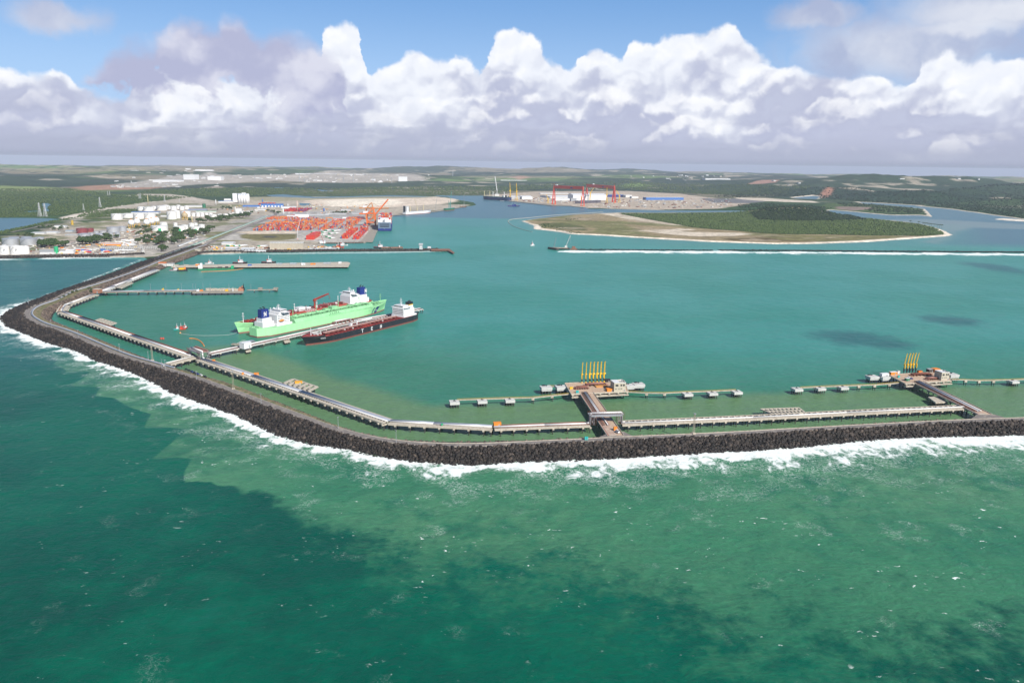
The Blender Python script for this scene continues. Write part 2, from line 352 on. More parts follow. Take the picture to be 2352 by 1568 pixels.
    # swell and chop
    gw = t.vm('MULTIPLY', t.vm('ADD', g, t.vm('SCALE', t.noise(gs, .02, 2, .5, 0., 1), sc=24.)), (.8, 1.3, 0.))
    wv = t.new('ShaderNodeTexWave', wave_type='BANDS', bands_direction='DIAGONAL'); 
    c1 = t.noise(gw, .16, 5, .62); c2 = t.noise(gw, .55, 3, .6); c3 = t.noise(gs, .035, 3, .5); t.n.remove(wv)
    hgt = t.add(t.mul(c1, 2.0), t.add(t.mul(c2, .55), t.mul(c3, 5.0)))
    bn = t.new('ShaderNodeBump'); bn.inputs['Strength'].default_value = .55; bn.inputs['Distance'].default_value = 1.; t.put(bn.inputs['Height'], hgt)
    chop = t.add(t.mul(t.sub(c1, .5), 1.), t.mul(t.sub(c2, .5), .5))
    tone = t.step(chop, -.3, .3, .84, 1.18, 'LINEAR')
    vs = t.new('ShaderNodeVectorMath', operation='SCALE'); t.put(vs.inputs[0], c); t.put(vs.inputs['Scale'], tone); c = vs.outputs[0]
    # foam: thick surf on the rocks, lace drifting off it, whitecaps in the open sea
    f1 = t.noise(t.vm('MULTIPLY', g, (1., .6, 0.)), .11, 6, .68, .6); f2 = t.noise(gs, .028, 3, .5)
    lace = t.m('ABSOLUTE', t.sub(t.noise(gs, .16, 5, .62, 1.4), .5))
    bd = at('bwd')
    width = t.step(f2, .36, .66, 6., 50., 'LINEAR')
    width = t.add(width, t.step(sx.outputs[0], -150., 330., 0., 26., 'LINEAR'))
    width = t.mul(width, t.step(sx.outputs[1], 1750., 1350., .18, 1.))
    rel = t.m('DIVIDE', bd, width)
    surf = t.step(t.add(t.sub(1., rel), t.mul(t.sub(f1, .5), 2.6)), .12, .62)
    lc = t.mul(t.step(lace, .03, .0), t.step(t.add(rel, t.mul(f1, 1.6)), 3.4, 1.0))
    foam = t.m('MAXIMUM', surf, t.mul(lc, .8))
    foam = t.mul(foam, at('outer'))
    rd = at('reefd'); rf = t.step(t.add(t.m('DIVIDE', rd, t.step(t.noise(gs, .012, 3, .6), .35, .65, 14., 66., 'LINEAR')), t.mul(t.sub(f1, .5), 2.2)), 1.0, .5)
    foam = t.m('MAXIMUM', foam, t.mul(rf, t.sub(1., at('blue'))))
    sh = t.step(t.add(t.m('DIVIDE', at('shd'), 34.), t.mul(t.sub(f1, .5), 1.8)), .85, .4)
    sh = t.mul(sh, t.step(t.noise(gs, .006, 2, .5), .38, .5))
    foam = t.m('MAXIMUM', foam, t.mul(sh, t.step(sx.outputs[0], -1100., -1400., .45, 1.)))
    wc = t.mul(t.step(t.noise(t.vm('MULTIPLY', g, (.8, 1.3, 0.)), .17, 5, .66, .5), .635, .67), t.step(t.noise(gs, .024, 3, .6), .52, .60))
    wl_ = t.mul(t.mul(t.step(t.m('ABSOLUTE', t.sub(t.noise(gs, .3, 4, .6, 1.), .5)), .02, .0), t.step(t.noise(gs, .021, 3, .6), .60, .68)), .6)
    wcf = t.mul(t.m('MAXIMUM', wc, wl_), t.mul(at('outer'), t.step(pl, .2, .7, .35, 1.)))
    foam = t.m('MAXIMUM', foam, wcf)
    vs2 = t.new('ShaderNodeVectorMath', operation='SCALE'); t.put(vs2.inputs[0], c); vs2.inputs['Scale'].default_value = .80; c = vs2.outputs[0]
    c = t.mix(foam, c, (.74, .78, .76))
    t.put(b.inputs['Base Color'], c)
    t.put(b.inputs['Roughness'], t.mix(foam, (.30, .30, .30), (.8, .8, .8)))
    b.inputs['IOR'].default_value = 1.33; b.inputs['Specular IOR Level'].default_value = .11
    t.put(b.inputs['Normal'], bn.outputs[0])
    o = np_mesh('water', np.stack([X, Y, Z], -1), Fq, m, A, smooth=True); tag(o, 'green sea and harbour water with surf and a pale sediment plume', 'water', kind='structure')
build_water()
# ---------------------------------------------------------------- land
def terrain_h(X, Y):
    d = np.hypot(X, Y)
    sdm = np.maximum(sdist(X, Y, MAIN), np.maximum(sdist(X, Y, ISLE), sdist(X, Y, SPIT)))
    for L in LAKES: sdm = np.minimum(sdm, -sdist(X, Y, L))
    wob = (fbm(X, Y, 60, 3, 5) - .5) * 14
    e = sdm + wob * (Y > 2500)
    flat = np.clip(e / 6, -3, 1) * 2.4
    h = flat
    roll = fbm(X, Y, 1500, 5, 3)
    ridge = np.clip(1 - np.abs(fbm(X, Y, 5200, 5, 9) - .5) * 5.5, 0, 1)
    up = smooth(d, 6500, 12000)
    rg2 = np.clip(1 - np.abs(fbm(X, Y, 2300, 5, 15) - .5) * 5.5, 0, 1)
    h = h + np.where(sdm > 0, up * (roll * 16 + ridge * 62 * smooth(d, 9000, 20000) + rg2 * 48 * smooth(d, 7500, 13000) + 2), 0)
    # nearer wooded hills on the right and the palm hill of the island
    for cx, cy, w_, dd, hh in ((1960,449,60,300,58),(2020,455,50,240,50),(2085,459,60,260,52),(2150,462,60,300,56),(2220,455,70,400,70),(2300,450,70,400,78),(2345,470,60,350,44),(1870,446,60,350,44),(1800,441,60,400,42),(1720,439,50,400,44),(1650,436,50,400,36),(2480,450,150,700,80),(2000,436,110,700,76),(2200,436,110,700,86),(1000,396,130,1500,90),(1290,399,90,1100,80),(1480,400,80,1000,70),(620,398,150,1500,60),(250,396,120,1500,60),(1780,490.5,70,170,18),(1840,492,70,150,26),(1905,436,110,1300,70),(2120,436,150,1400,80)):
        c = P(cx, cy); e1 = (P(cx + w_, cy) - c).length
        q = ((X - c.x) / e1) ** 2 + ((Y - c.y) / dd) ** 2
        h = h + hh * np.exp(-q * 1.1) * np.clip(sdm / 60, 0, 1) * (.7 + .6 * fbm(X, Y, 300, 4, 21))
    return h - curv(d), sdm
def build_ground():
    r = np.concatenate([np.geomspace(1550, 2400, 90), np.geomspace(2405, 9000, 560), np.geomspace(9050, 31000, 190)])
    X, Y, Fq, (nr, nc) = polar(r, -40, 40, 700, full=False)
    H, sdm = terrain_h(X, Y)
    d = np.hypot(X, Y)
    C = np.zeros((len(X), 3))
    nA, nB, nC_ = fbm(X, Y, 900, 5, 31), fbm(X, Y, 2600, 4, 41), fbm(X, Y, 160, 4, 51)
    forest = np.array((.030, .062, .024)); mang = np.array((.040, .082, .026)); field = np.array((.15, .23, .07)); sand = np.array((.66, .55, .44)); earth = np.array((.38, .28, .21)); red = np.array((.42, .20, .12)); grass = np.array((.115, .135, .045)); dry = np.array((.30, .235, .135)); conc = np.array((.34, .32, .29)); asph = np.array((.16, .155, .15))
    def put(mask, col): 
        mk = mask[:, None]; C[:] = C * (1 - mk) + np.asarray(col) * mk
    C[:] = mang
    put(smooth(nA, .42, .6), forest)
    farf = smooth(d, 6500, 8500)
    put(farf * smooth(nB + .35 * (nC_ - .5), .46, .58) * .85, field)
    put(farf * smooth(fbm(X, Y, 1200, 4, 61), .68, .74) * .6, earth)
    put(farf * smooth(fbm(X, Y, 5200, 4, 71), .48, .56) * .9, (.022, .045, .028))
    put(farf * smooth(fbm(X, Y, 3600, 4, 75), .60, .66) * .7, (.30, .25, .17))
    put(farf * smooth(np.abs(fbm(X, Y, 1500, 4, 85) - .5), .022, .008) * .85, (.020, .042, .026)); put(farf * smooth(fbm(X, Y, 420, 3, 87), .66, .72) * .8, (.42, .36, .28))
    def poly(pts, col, soft=18, k=1., wob=.8):
        s = sdist(X, Y, to_np(PL(pts, 2.)))
        w_ = (fbm(X, Y, 70, 3, 81) - .5) * soft * 3 * wob
        put(np.clip(.5 + (s + w_) / (2 * soft), 0, 1) * k, col)
    # wide cover first
    poly([(-100,430),(0,428),(110,430),(140,433),(60,436),(-100,436)], (.20, .25, .09), 60)
    poly([(170,432),(205,428),(300,424),(345,428),(380,431),(330,436),(250,437),(180,438)], (.36, .21, .14), 60)
    poly([(260,424),(380,414),(480,404),(560,408),(700,404),(860,402),(960,410),(990,418),(800,422),(640,419),(470,424),(400,430),(300,432)], (.40, .36, .31), 60)
    poly([(405,445),(420,440),(440,437),(470,432),(500,428),(520,433),(470,441),(430,447)], (.33, .27, .22), 30)
    poly([(335,440),(520,432),(640,432),(700,440),(600,447),(560,452),(480,454),(350,448)], (.040, .080, .026), 40)
    # industrial plain on the left
    poly([(0,596),(0,565),(60,545),(120,520),(170,506),(200,495),(260,476),(330,468),(390,458),(430,452),(500,462),(600,455),(680,460),(900,470),(1080,470),(1062,476),(904,495),(868,530),(840,556),(770,572),(460,584),(330,590)], (.43, .375, .30), 14)
    poly([(0,596),(0,570),(330,556),(470,530),(560,500),(600,490),(560,540),(460,584)], (.38, .345, .30), 14)
    poly([(700,460),(780,455),(1000,452),(1060,458),(1030,468),(940,474),(860,478),(760,475),(700,468)], sand, 30)
    poly([(740,462),(830,456),(900,458),(930,466),(880,474),(760,474)], (.80, .71, .58), 30)
    poly([(555,453),(640,452),(900,450),(1005,454),(900,456),(740,458),(640,463),(575,460)], (.33, .30, .20), 20)
    poly([(0,500),(130,470),(250,458),(330,450),(420,445),(440,452),(390,458),(330,467),(255,477),(190,500),(150,503)], (.045, .088, .028), 20)
    poly([(175,500),(200,486),(300,480),(330,480),(300,500),(200,512),(170,508)], (.06, .10, .03), 14)
    poly([(140,500),(175,491),(200,494),(185,505),(150,504)], (.66, .58, .50), 8)
    poly([(170,492),(260,474),(330,465),(360,462),(350,467),(270,480),(190,497)], (.50, .44, .37), 8)
    poly([(285,450),(330,446),(390,446),(440,452),(480,462),(470,466),(420,456),(330,450)], (.48, .42, .35), 6)
    poly([(450,535),(560,530),(640,534),(700,545),(690,553),(560,553),(500,555)], (.20, .195, .085), 10)
    poly([(560,540),(640,535),(680,537),(640,543),(570,546)], (.62, .53, .41), 8)
    poly([(500,552),(600,500),(640,486),(840,482),(905,490),(868,530),(842,556),(760,560),(700,552)], (.44, .41, .37), 6)
    poly([(560,533),(590,497),(660,487),(870,487),(880,500),(862,530),(700,534)], (.38, .36, .34), 6)
    gp = inside(X, Y, to_np(PL([(0,592),(0,540),(200,492),(330,465),(560,470),(640,520),(440,584)], 2.))).astype(float)
    put(gp * smooth(fbm(X, Y, 150, 4, 33), .52, .60) * .75, (.13, .15, .055)); put(gp * smooth(fbm(X, Y, 90, 3, 37), .60, .68) * .7, (.30, .27, .24))
    T3_ = lambda x, y: (557.6 + x * .158, 451.4 + y * .158)
    poly([T3_(-60,560), T3_(100,540), T3_(500,545), T3_(790,545), T3_(790,620), T3_(560,635), T3_(200,640), T3_(0,610)], (.185, .165, .075), 6)
    poly([T3_(-100,520), T3_(100,505), T3_(500,508), T3_(790,512), T3_(770,535), T3_(400,545), T3_(100,548)], (.64, .53, .41), 5)
    poly([T3_(280,575), T3_(400,570), T3_(520,585), T3_(450,600), T3_(320,598)], (.10, .095, .08), 5)
    # shipyard plain
    poly([(1110,449),(1240,440),(1440,440),(1560,446),(1640,455),(1700,462),(1720,468),(1690,474),(1640,480),(1512,482),(1350,478),(1265,471),(1110,454)], (.46, .38, .30), 20)
    poly([(1690,454),(1760,456),(1870,462),(1880,466),(1800,464),(1690,459)], (.60, .52, .42), 15)
    poly([(1610,456),(1690,457),(1760,463),(1720,467),(1640,466)], (.17, .165, .17), 12)
    poly([(1880,450),(1900,446),(1918,445),(1905,452),(1890,456)], (.36, .18, .12), 12)
    poly([(1712,431),(1760,428),(1800,430),(1780,433)], (.42, .24, .18), 30)
    poly([(1170,412),(1200,409),(1220,414),(1190,416)], (.42, .26, .18), 40)
    poly([(1410,430),(1470,427),(1500,430),(1440,434)], (.16, .24, .07), 50)
    # low banks and islets behind the island
    poly([(1900,466),(1990,468),(2110,478),(2126,484),(2116,492),(2010,488),(1940,484),(1880,478)], (.07, .11, .035), 14)
    poly([(1920,474),(2000,476),(2015,480),(1960,484),(1920,480)], (.24, .18, .15), 12)
    # island
    iin = sdist(X, Y, ISLE)
    isl = (iin > -30)
    put(isl * 1., dry)
    put(isl * smooth(fbm(X, Y, 220, 4, 91), .45, .6) * .8, (.155, .165, .06))
    poly([(1375,490),(1420,489),(1480,497),(1560,508),(1620,516),(1600,520),(1540,517),(1480,509),(1420,500)], (.66, .57, .46), 12, .8)
    poly([(1470,530),(1560,525),(1600,527),(1560,531),(1620,534),(1700,535),(1735,538),(1680,542),(1600,543),(1520,537)], (.66, .57, .46), 8, .85, 1.6)
    poly([(1660,548),(1750,546),(1840,548),(1860,554),(1760,556),(1680,553)], (.14, .105, .05), 10)
    poly([(1240,512),(1290,512),(1340,520),(1350,530),(1290,527),(1245,518)], (.11, .12, .045), 12)
    poly([(1720,538),(1900,541),(2080,543),(2060,549),(1900,554),(1800,552)], (.19, .17, .07), 10)
    put(isl * smooth(fbm(X, Y, 120, 3, 95), .62, .70) * .55, (.42, .34, .25))
    IF = to_np(PL(ISLE_WOOD, 2.)); put(np.clip(.5 + sdist(X, Y, IF) / 16, 0, 1), (.036, .070, .022))
    put(isl * np.clip(1 - (iin - 10 - 26 * fbm(X, Y, 200, 2, 97)) / 16, 0, 1) * (Y < P(1500, 520).y), (.84, .74, .62))
    put(isl * np.clip(1 - (iin - 8) / 10, 0, 1) * .9, (.74, .64, .52))
    sp_ = sdist(X, Y, SPIT); put((sp_ > -40) * 1., (.80, .71, .60))
    bank = (sdm < 22) & (X > P(1750, 480).x) & ~isl; put(bank * .8, (.70, .61, .50))
    m = bpy.data.materials.new('ground cover'); m.use_nodes = True; t = NT(m.node_tree); b = t.n['Principled BSDF']
    k = t.new('ShaderNodeAttribute', attribute_name='cover').outputs['Vector']
    g = t.new('ShaderNodeNewGeometry').outputs['Position']
    n1 = t.noise(g, .035, 5, .65); n2 = t.noise(g, .006, 4, .6); n3 = t.noise(g, .12, 3, .6)
    s = t.mul(t.step(n1, .3, .7, .62, 1.38, 'LINEAR'), t.mul(t.step(n2, .3, .7, .8, 1.2, 'LINEAR'), t.step(n3, .3, .7, .75, 1.25, 'LINEAR')))
    v = t.new('ShaderNodeVectorMath', operation='SCALE'); t.put(v.inputs[0], k); t.put(v.inputs['Scale'], t.mul(s, .86))
    t.put(b.inputs['Base Color'], v.outputs[0]); b.inputs['Roughness'].default_value = .95; b.inputs['Specular IOR Level'].default_value = .1
    Hm = H.reshape(nr, nc); dry_ = (H > -curv(d) - 3.5)
    keep = dry_[Fq].any(1)
    o = np_mesh('ground', np.stack([X, Y, H], -1), Fq[keep], m, dict(cover=C), smooth=True)
    tag(o, 'low coastal plain, island and far hills with fields, woods and bare earth', 'ground', kind='structure')
ISLE_WOOD = [(1420,491),(1512,491),(1640,489.5),(1700,489),(1913,494),(2000,503),(2060,509.5),(2110,515),(2150,525),(2163,532),(2170,539),(2120,542),(2000,541.5),(1900,539),(1800,538),(1740,535),(1700,531),(1640,527),(1590,522),(1500,506)]
build_ground()
def build_haze():
    V = [(x, y, z) for x in (-46000, 46000) for y in (-3000, 56000) for z in (-420, 330)]
    o = mesh_obj('haze', V, [(0, 1, 3, 2), (4, 6, 7, 5), (0, 4, 5, 1), (2, 3, 7, 6), (0, 2, 6, 4), (1, 5, 7, 3)], None)
    m = bpy.data.materials.new('haze air'); m.use_nodes = True; n = m.node_tree.nodes; n.clear()
    out = n.new('ShaderNodeOutputMaterial'); v = n.new('ShaderNodeVolumePrincipled')
    v.inputs['Color'].default_value = (.66, .71, .85, 1); v.inputs['Density'].default_value = 2.15e-5; v.inputs['Anisotropy'].default_value = -.05
    m.node_tree.links.new(v.outputs[0], out.inputs['Volume']); o.data.materials.append(m)
    tag(o, 'pale blue haze over the port and the far plain', 'haze', kind='stuff')
if HAZE: build_haze()
# ---------------------------------------------------------------- mesh builder
class MB:
    def __init__(s): s.v = []; s.f = []
    def add(s, vs, fs):
        o = len(s.v); s.v += [tuple(v) for v in vs]; s.f += [tuple(i + o for i in f) for f in fs]; return s
    def box(s, x, y, z, sx, sy, sz, rz=0., tx=1., ty=1.):        # z = bottom; tx,ty taper of the top
        c, n = math.cos(rz), math.sin(rz); vs = []
        for k, (ax, ay) in enumerate(((1, 1), (tx, ty))):
            for u, w in ((-1, -1), (1, -1), (1, 1), (-1, 1)):
                px, py = u * sx / 2 * ax, w * sy / 2 * ay; vs.append((x + c * px - n * py, y + n * px + c * py, z + k * sz))
        return s.add(vs, [(3, 2, 1, 0), (4, 5, 6, 7), (0, 1, 5, 4), (1, 2, 6, 5), (2, 3, 7, 6), (3, 0, 4, 7)])
    def prism(s, poly, z0, z1):
        n = len(poly); a = sum(poly[i][0] * poly[(i + 1) % n][1] - poly[(i + 1) % n][0] * poly[i][1] for i in range(n))
        if a < 0: poly = poly[::-1]
        vs = [(p[0], p[1], z0) for p in poly] + [(p[0], p[1], z1) for p in poly]
        return s.add(vs, [tuple(range(n))[::-1], tuple(range(n, 2 * n))] + [(i, (i + 1) % n, n + (i + 1) % n, n + i) for i in range(n)])
    def cyl(s, x, y, z0, z1, r0, r1=None, n=12):
        return s.tube((x, y, z0), (x, y, z1), r0, n, r1)
    def tube(s, p, q, r, n=6, r1=None, cap=True):
        p, q = Vector(p), Vector(q); d = (q - p)
        if d.length < 1e-6: return s
        d.normalize(); a = d.cross(Vector((0, 0, 1)) if abs(d.z) < .95 else Vector((1, 0, 0))).normalized(); b = d.cross(a)
        r1 = r if r1 is None else r1; vs = []
        for c, rr in ((p, r), (q, r1)):
            for i in range(n):
                t = 2 * math.pi * i / n; vs.append(c + a * (math.cos(t) * rr) + b * (math.sin(t) * rr))
        fs = [(i, (i + 1) % n, n + (i + 1) % n, n + i)[::-1] for i in range(n)]
        if cap: fs += [tuple(range(n)), tuple(range(n, 2 * n))[::-1]]
        return s.add(vs, fs)
    def path(s, pts, r, n=6):
        for a, b in zip(pts, pts[1:]): s.tube(a, b, r, n)
        return s
    def bar(s, p, q, w, h):                                      # straight beam with its top face level
        p, q = Vector(p), Vector(q); d = (q - p).normalized(); a = d.cross(Vector((0, 0, 1))).normalized() * (w / 2)
        z = Vector((0, 0, h)); vs = [p - a, p + a, q + a, q - a]; vs = [v - z for v in vs] + vs
        return s.add(vs, [(0, 1, 2, 3), (7, 6, 5, 4), (0, 4, 5, 1), (1, 5, 6, 2), (2, 6, 7, 3), (3, 7, 4, 0)])
    def ball(s, x, y, z, r, n=10, m=7, sz=1.):
        vs = [(x, y, z - r * sz)]; 
        for j in range(1, m):
            t = math.pi * j / m
            for i in range(n): vs.append((x + r * math.sin(t) * math.cos(2 * math.pi * i / n), y + r * math.sin(t) * math.sin(2 * math.pi * i / n), z - r * sz * math.cos(t)))
        vs.append((x, y, z + r * sz)); L = len(vs) - 1
        fs = [(0, 1 + (i + 1) % n, 1 + i) for i in range(n)]
        for j in range(m - 2):
            for i in range(n): a = 1 + j * n; fs.append((a + i, a + (i + 1) % n, a + n + (i + 1) % n, a + n + i))
        a = 1 + (m - 2) * n; fs += [(a + i, a + (i + 1) % n, L) for i in range(n)]
        return s.add(vs, fs)
    def lattice(s, p, q, w, r, n=6, w1=None):                    # four-chord braced boom or mast
        p, q = Vector(p), Vector(q); d = (q - p).normalized(); a = d.cross(Vector((0, 0, 1)) if abs(d.z) < .9 else Vector((0, 1, 0))).normalized(); b = d.cross(a)
        w1 = w if w1 is None else w1
        rings = []
        for k in range(n + 1):
            c = p.lerp(q, k / n); ww = (w + (w1 - w) * k / n) / 2; rings.append([c + a * (i * ww) + b * (j * ww) for i, j in ((-1, -1), (1, -1), (1, 1), (-1, 1))])
        for i in range(4):
            s.tube(rings[0][i], rings[-1][i], r, 4)
            for k in range(n): s.tube(rings[k][i], rings[k + 1][(i + 1) % 4], r * .6, 3, cap=False)
        return s
    def wall_text(s, txt, origin, right, up, size, depth=.12, bold=.16):
        """block letters built from strokes on a wall; origin is the lower left corner"""
        o, rt, u = Vector(origin), Vector(right).normalized(), Vector(up).normalized(); nrm = rt.cross(u)
        G = {'T': [((0, 1), (.7, 1)), ((.35, 0), (.35, 1))], 'E': [((0, 0), (0, 1)), ((0, 1), (.6, 1)), ((0, .5), (.5, .5)), ((0, 0), (.6, 0))],
             'N': [((0, 0), (0, 1)), ((0, 1), (.65, 0)), ((.65, 0), (.65, 1))], 'A': [((0, 0), (.32, 1)), ((.32, 1), (.64, 0)), ((.15, .4), (.5, .4))],
             'J': [((.5, 1), (.5, .1)), ((.5, .05), (.1, .05)), ((.05, .05), (.05, .3))], 'X': [((0, 0), (.6, 1)), ((0, 1), (.6, 0))],
             'P': [((0, 0), (0, 1)), ((0, 1), (.5, 1)), ((.5, 1), (.5, .5)), ((.5, .5), (0, .5))], 'H': [((0, 0), (0, 1)), ((.55, 0), (.55, 1)), ((0, .5), (.55, .5))]}
        x = 0
        for ch, adv in txt:
            for (x0, y0), (x1, y1) in G.get(ch, []):
                a = o + rt * (x + x0 * size) + u * (y0 * size); b = o + rt * (x + x1 * size) + u * (y1 * size)
                d = (b - a).normalized(); e = nrm.cross(d) * (bold * size / 2); a = a - d * (bold * size / 2); b = b + d * (bold * size / 2)
                vs = [a - e, a + e, b + e, b - e]; vs = vs + [v + nrm * depth for v in vs]
                s.add(vs, [(3, 2, 1, 0), (4, 5, 6, 7), (0, 1, 5, 4), (1, 2, 6, 5), (2, 3, 7, 6), (3, 0, 4, 7)])
            x += adv
        return s
    def obj(s, name, m, parent=None, smooth=False): return mesh_obj(name, s.v, s.f, m, parent, smooth)
def piles(parent, spots, r, z1, z0=-3., m=None, name='pile', n=8):
    """every pile a part of its own; they share one mesh"""
    mb = MB(); mb.cyl(0, 0, z0, z1, r, r, n); first = None
    for x, y in spots:
        if first is None: first = mb.obj(name, m or DARK, parent); first.location = (x, y, 0)
        else: o = first.copy(); COL.objects.link(o); o.location = (x, y, 0)
def two_mat(name, a, ma, b, mb_, parent):
    me = MB(); me.v = a.v + b.v; k = len(a.v); me.f = a.f + [tuple(i + k for i in f) for f in b.f]
    o = me.obj(name, ma, parent); o.data.materials.append(mb_)
    o.data.polygons.foreach_set('material_index', np.array([0] * len(a.f) + [1] * len(b.f), dtype=np.int32)); return o
def thing(name, label, cat, loc=(0, 0, 0), rz=0., group=None):
    o = bpy.data.objects.new(name, None); COL.objects.link(o); o.location = loc; o.rotation_euler = (0, 0, rz); o.empty_display_size = 2
    return tag(o, label, cat, group)
def children(o): return KIDS.get(o.name) or [c for c in COL.objects if c.parent == o]
KIDS = {}
def dup(o, loc, rz=0., label=None, group=None, sc=None):
    if o.name not in KIDS: KIDS[o.name] = [(c, [g for g in COL.objects if g.parent == c]) for c in COL.objects if c.parent == o]
    r = o.copy(); COL.objects.link(r); r.location = loc; r.rotation_euler = (0, 0, rz)
    if sc: r.scale = sc if isinstance(sc, (tuple, list)) else (sc, sc, sc)
    if label: r['label'] = label
    if group: r['group'] = group
    for c, gs in KIDS[o.name]:
        k = c.copy(); COL.objects.link(k); k.parent = r
        for g in gs: j = g.copy(); COL.objects.link(j); j.parent = k
    return r
def ang(a, b): return math.atan2(b.y - a.y, b.x - a.x)
def resample(pts, step):
    pts = [Vector(p) for p in pts]; out = [pts[0]]; L = 0; cum = [0]
    for a, b in zip(pts, pts[1:]): L += (b - a).length; cum.append(L)
    n = max(1, round(L / step)); j = 0; out = []
    for k in range(n + 1):
        t = L * k / n
        while j < len(pts) - 2 and cum[j + 1] < t: j += 1
        out.append(pts[j].lerp(pts[j + 1], (t - cum[j]) / max(1e-9, cum[j + 1] - cum[j])))
    return out
def offset(pts, d):                                              # shift a plan polyline sideways (positive = left of travel)
    out = []
    for i, p in enumerate(pts):
        n1 = (p - pts[i - 1]) if i else None; n2 = (pts[i + 1] - p) if i < len(pts) - 1 else None
        ds = [Vector((-v.y, v.x, 0)).normalized() for v in (n1, n2) if v is not None]
        n = sum(ds, Vector()); n.normalize(); k = d / max(.5, n.dot(ds[0])); out.append(p + n * k)
    return out
def strip(mb, pts, o0, o1, z, th=0.):
    A, B = offset(pts, o0), offset(pts, o1); n = len(pts)
    vs = [(p.x, p.y, z) for p in A] + [(p.x, p.y, z) for p in B]; fs = [(i, i + 1, n + i + 1, n + i)[::(1 if o0 > o1 else -1)] for i in range(n - 1)]
    if th:
        vs += [(p[0], p[1], z - th) for p in vs]
        fs += [tuple(2 * n + i for i in f)[::-1] for f in fs]
        for i in range(n - 1): fs += [(i, i + 1, 2 * n + i + 1, 2 * n + i), (n + i + 1, n + i, 3 * n + i, 3 * n + i + 1)]
        fs += [(0, n, 3 * n, 2 * n), (n - 1, 3 * n - 1, 4 * n - 1, 2 * n - 1)[::1]]
    mb.add(vs, fs); return mb
# ---------------------------------------------------------------- palette
CONC = mat('pale concrete', (.52, .465, .38), .85, .16, .25, dirt=(.27, .21, .16), bump=.1, streak=(.28, .22, .17))
CONCD = mat('stained concrete', (.33, .295, .245), .9, .2, .2, dirt=(.13, .11, .09))
CONCW = mat('white concrete', (.56, .56, .54), .8, .1, .3, dirt=(.38, .36, .33))
DARK = mat('dark pile steel', (.055, .05, .047), .8, .3, .5)
ASPH = mat('worn asphalt', (.20, .175, .16), .9, .16, .12, dirt=(.30, .26, .22), dsc=.02)
LINE = mat('road paint', (.46, .44, .42), .8, .25, .4)
WHT = mat('white paint', (.74, .745, .75), .45, .06, .4, dirt=(.6, .57, .54), dsc=.04)
WHT2 = mat('chalky white', (.62, .62, .60), .6, .1, .3, dirt=(.42, .38, .33))
PIPEG = mat('blue grey pipe', (.30, .33, .40), .4, .14, .2, metal=.2)
PIPEW = mat('white insulated pipe', (.68, .67, .66), .5, .1, .3)
RUST = mat('rusty steel', (.20, .075, .05), .85, .3, .4, dirt=(.11, .05, .04))
RUSTP = mat('rust pink steel', (.33, .17, .14), .8, .25, .4)
YEL = mat('yellow paint', (.78, .47, .02), .5, .14, .6)
YELG = mat('dark yellow paint', (.42, .30, .03), .6, .3, .6)
ORG = mat('orange paint', (.75, .25, .03), .55, .14, .4)
ORGR = mat('crane orange red', (.72, .155, .03), .5, .1, .3)
RED = mat('red oxide', (.34, .045, .03), .6, .22, .25, dirt=(.15, .03, .03))
REDB = mat('bright red', (.62, .07, .04), .5, .12, .3)
TEAL = mat('teal plastic', (.03, .42, .40), .5, .1, .5)
GLASS = mat('dark glass', (.03, .035, .04), .15, .05, .5, spec=.6)
BLK = mat('black paint', (.018, .02, .026), .45, .25, .2, streak=(.06, .04, .035))
NAVY = mat('navy blue', (.012, .03, .19), .5, .1, .3)
GRN = mat('mint green hull', (.36, .76, .37), .5, .07, .12, dirt=(.33, .64, .33), dsc=.02, streak=(.28, .44, .24))
GRND = mat('deck green', (.29, .60, .31), .6, .22, .3, dirt=(.10, .26, .14), dsc=.1)
GRNK = mat('dark green', (.02, .15, .075), .5, .15, .3)
GRNE = mat('bright green', (.02, .38, .16), .5, .12, .3)
SILV = mat('aluminium sheet', (.50, .51, .53), .4, .1, .15, metal=.4)
BEIGE = mat('beige render', (.50, .45, .36), .85, .1, .3, dirt=(.34, .30, .24))
BRICK = mat('brick', (.36, .16, .10), .9, .2, .5)
ROOFG = mat('grey roof sheet', (.42, .42, .42), .6, .14, .15, dirt=(.26, .24, .22))
BLUE = mat('blue sheet', (.05, .16, .45), .5, .12, .2)
STEEL = mat('grey steel', (.30, .32, .34), .6, .15, .4)
OXB = mat('brown boot topping', (.26, .11, .09), .7, .2, .2)
DUST = mat('dusty deck', (.50, .37, .27), .9, .2, .3, dirt=(.30, .15, .09), dsc=.08)
TANKW = mat('tank white', (.74, .73, .71), .5, .06, .1, dirt=(.62, .58, .52), dsc=.02)
# ---------------------------------------------------------------- outer breakwater
ROAD = PL([(470,562),(440,572),(417.7,581),(367,598),(310,622),(240,646),(183.4,663),(158,670),(135.5,683),(113,692.7),(84.7,701),(66,711),(60.5,722),(68,731),(93,745),(141,759),(183.4,776),(240,801),(296,822.5),(353,838),(409,855),(465.6,872),(522,893),(611,927),(673.5,949.7),(735.6,973.5),(797.7,993),(860,1007.5),(922,1016),(984,1020.5),(1062,1022.5),(1120,1021),(1182,1018.6),(1275,1014),(1368,1010),(1461.5,1005),(1586,1000),(1726,993),(1806.7,988),(1954,980),(2101,972),(2219,966.5),(2352,962),(2600,954)], 9.)
def chaikin(p, k=2):
    for _ in range(k):
        q = [p[0]]
        for a, b in zip(p, p[1:]): q += [a.lerp(b, .25), a.lerp(b, .75)]
        p = q + [p[-1]]
    return p
ROAD = chaikin(ROAD)
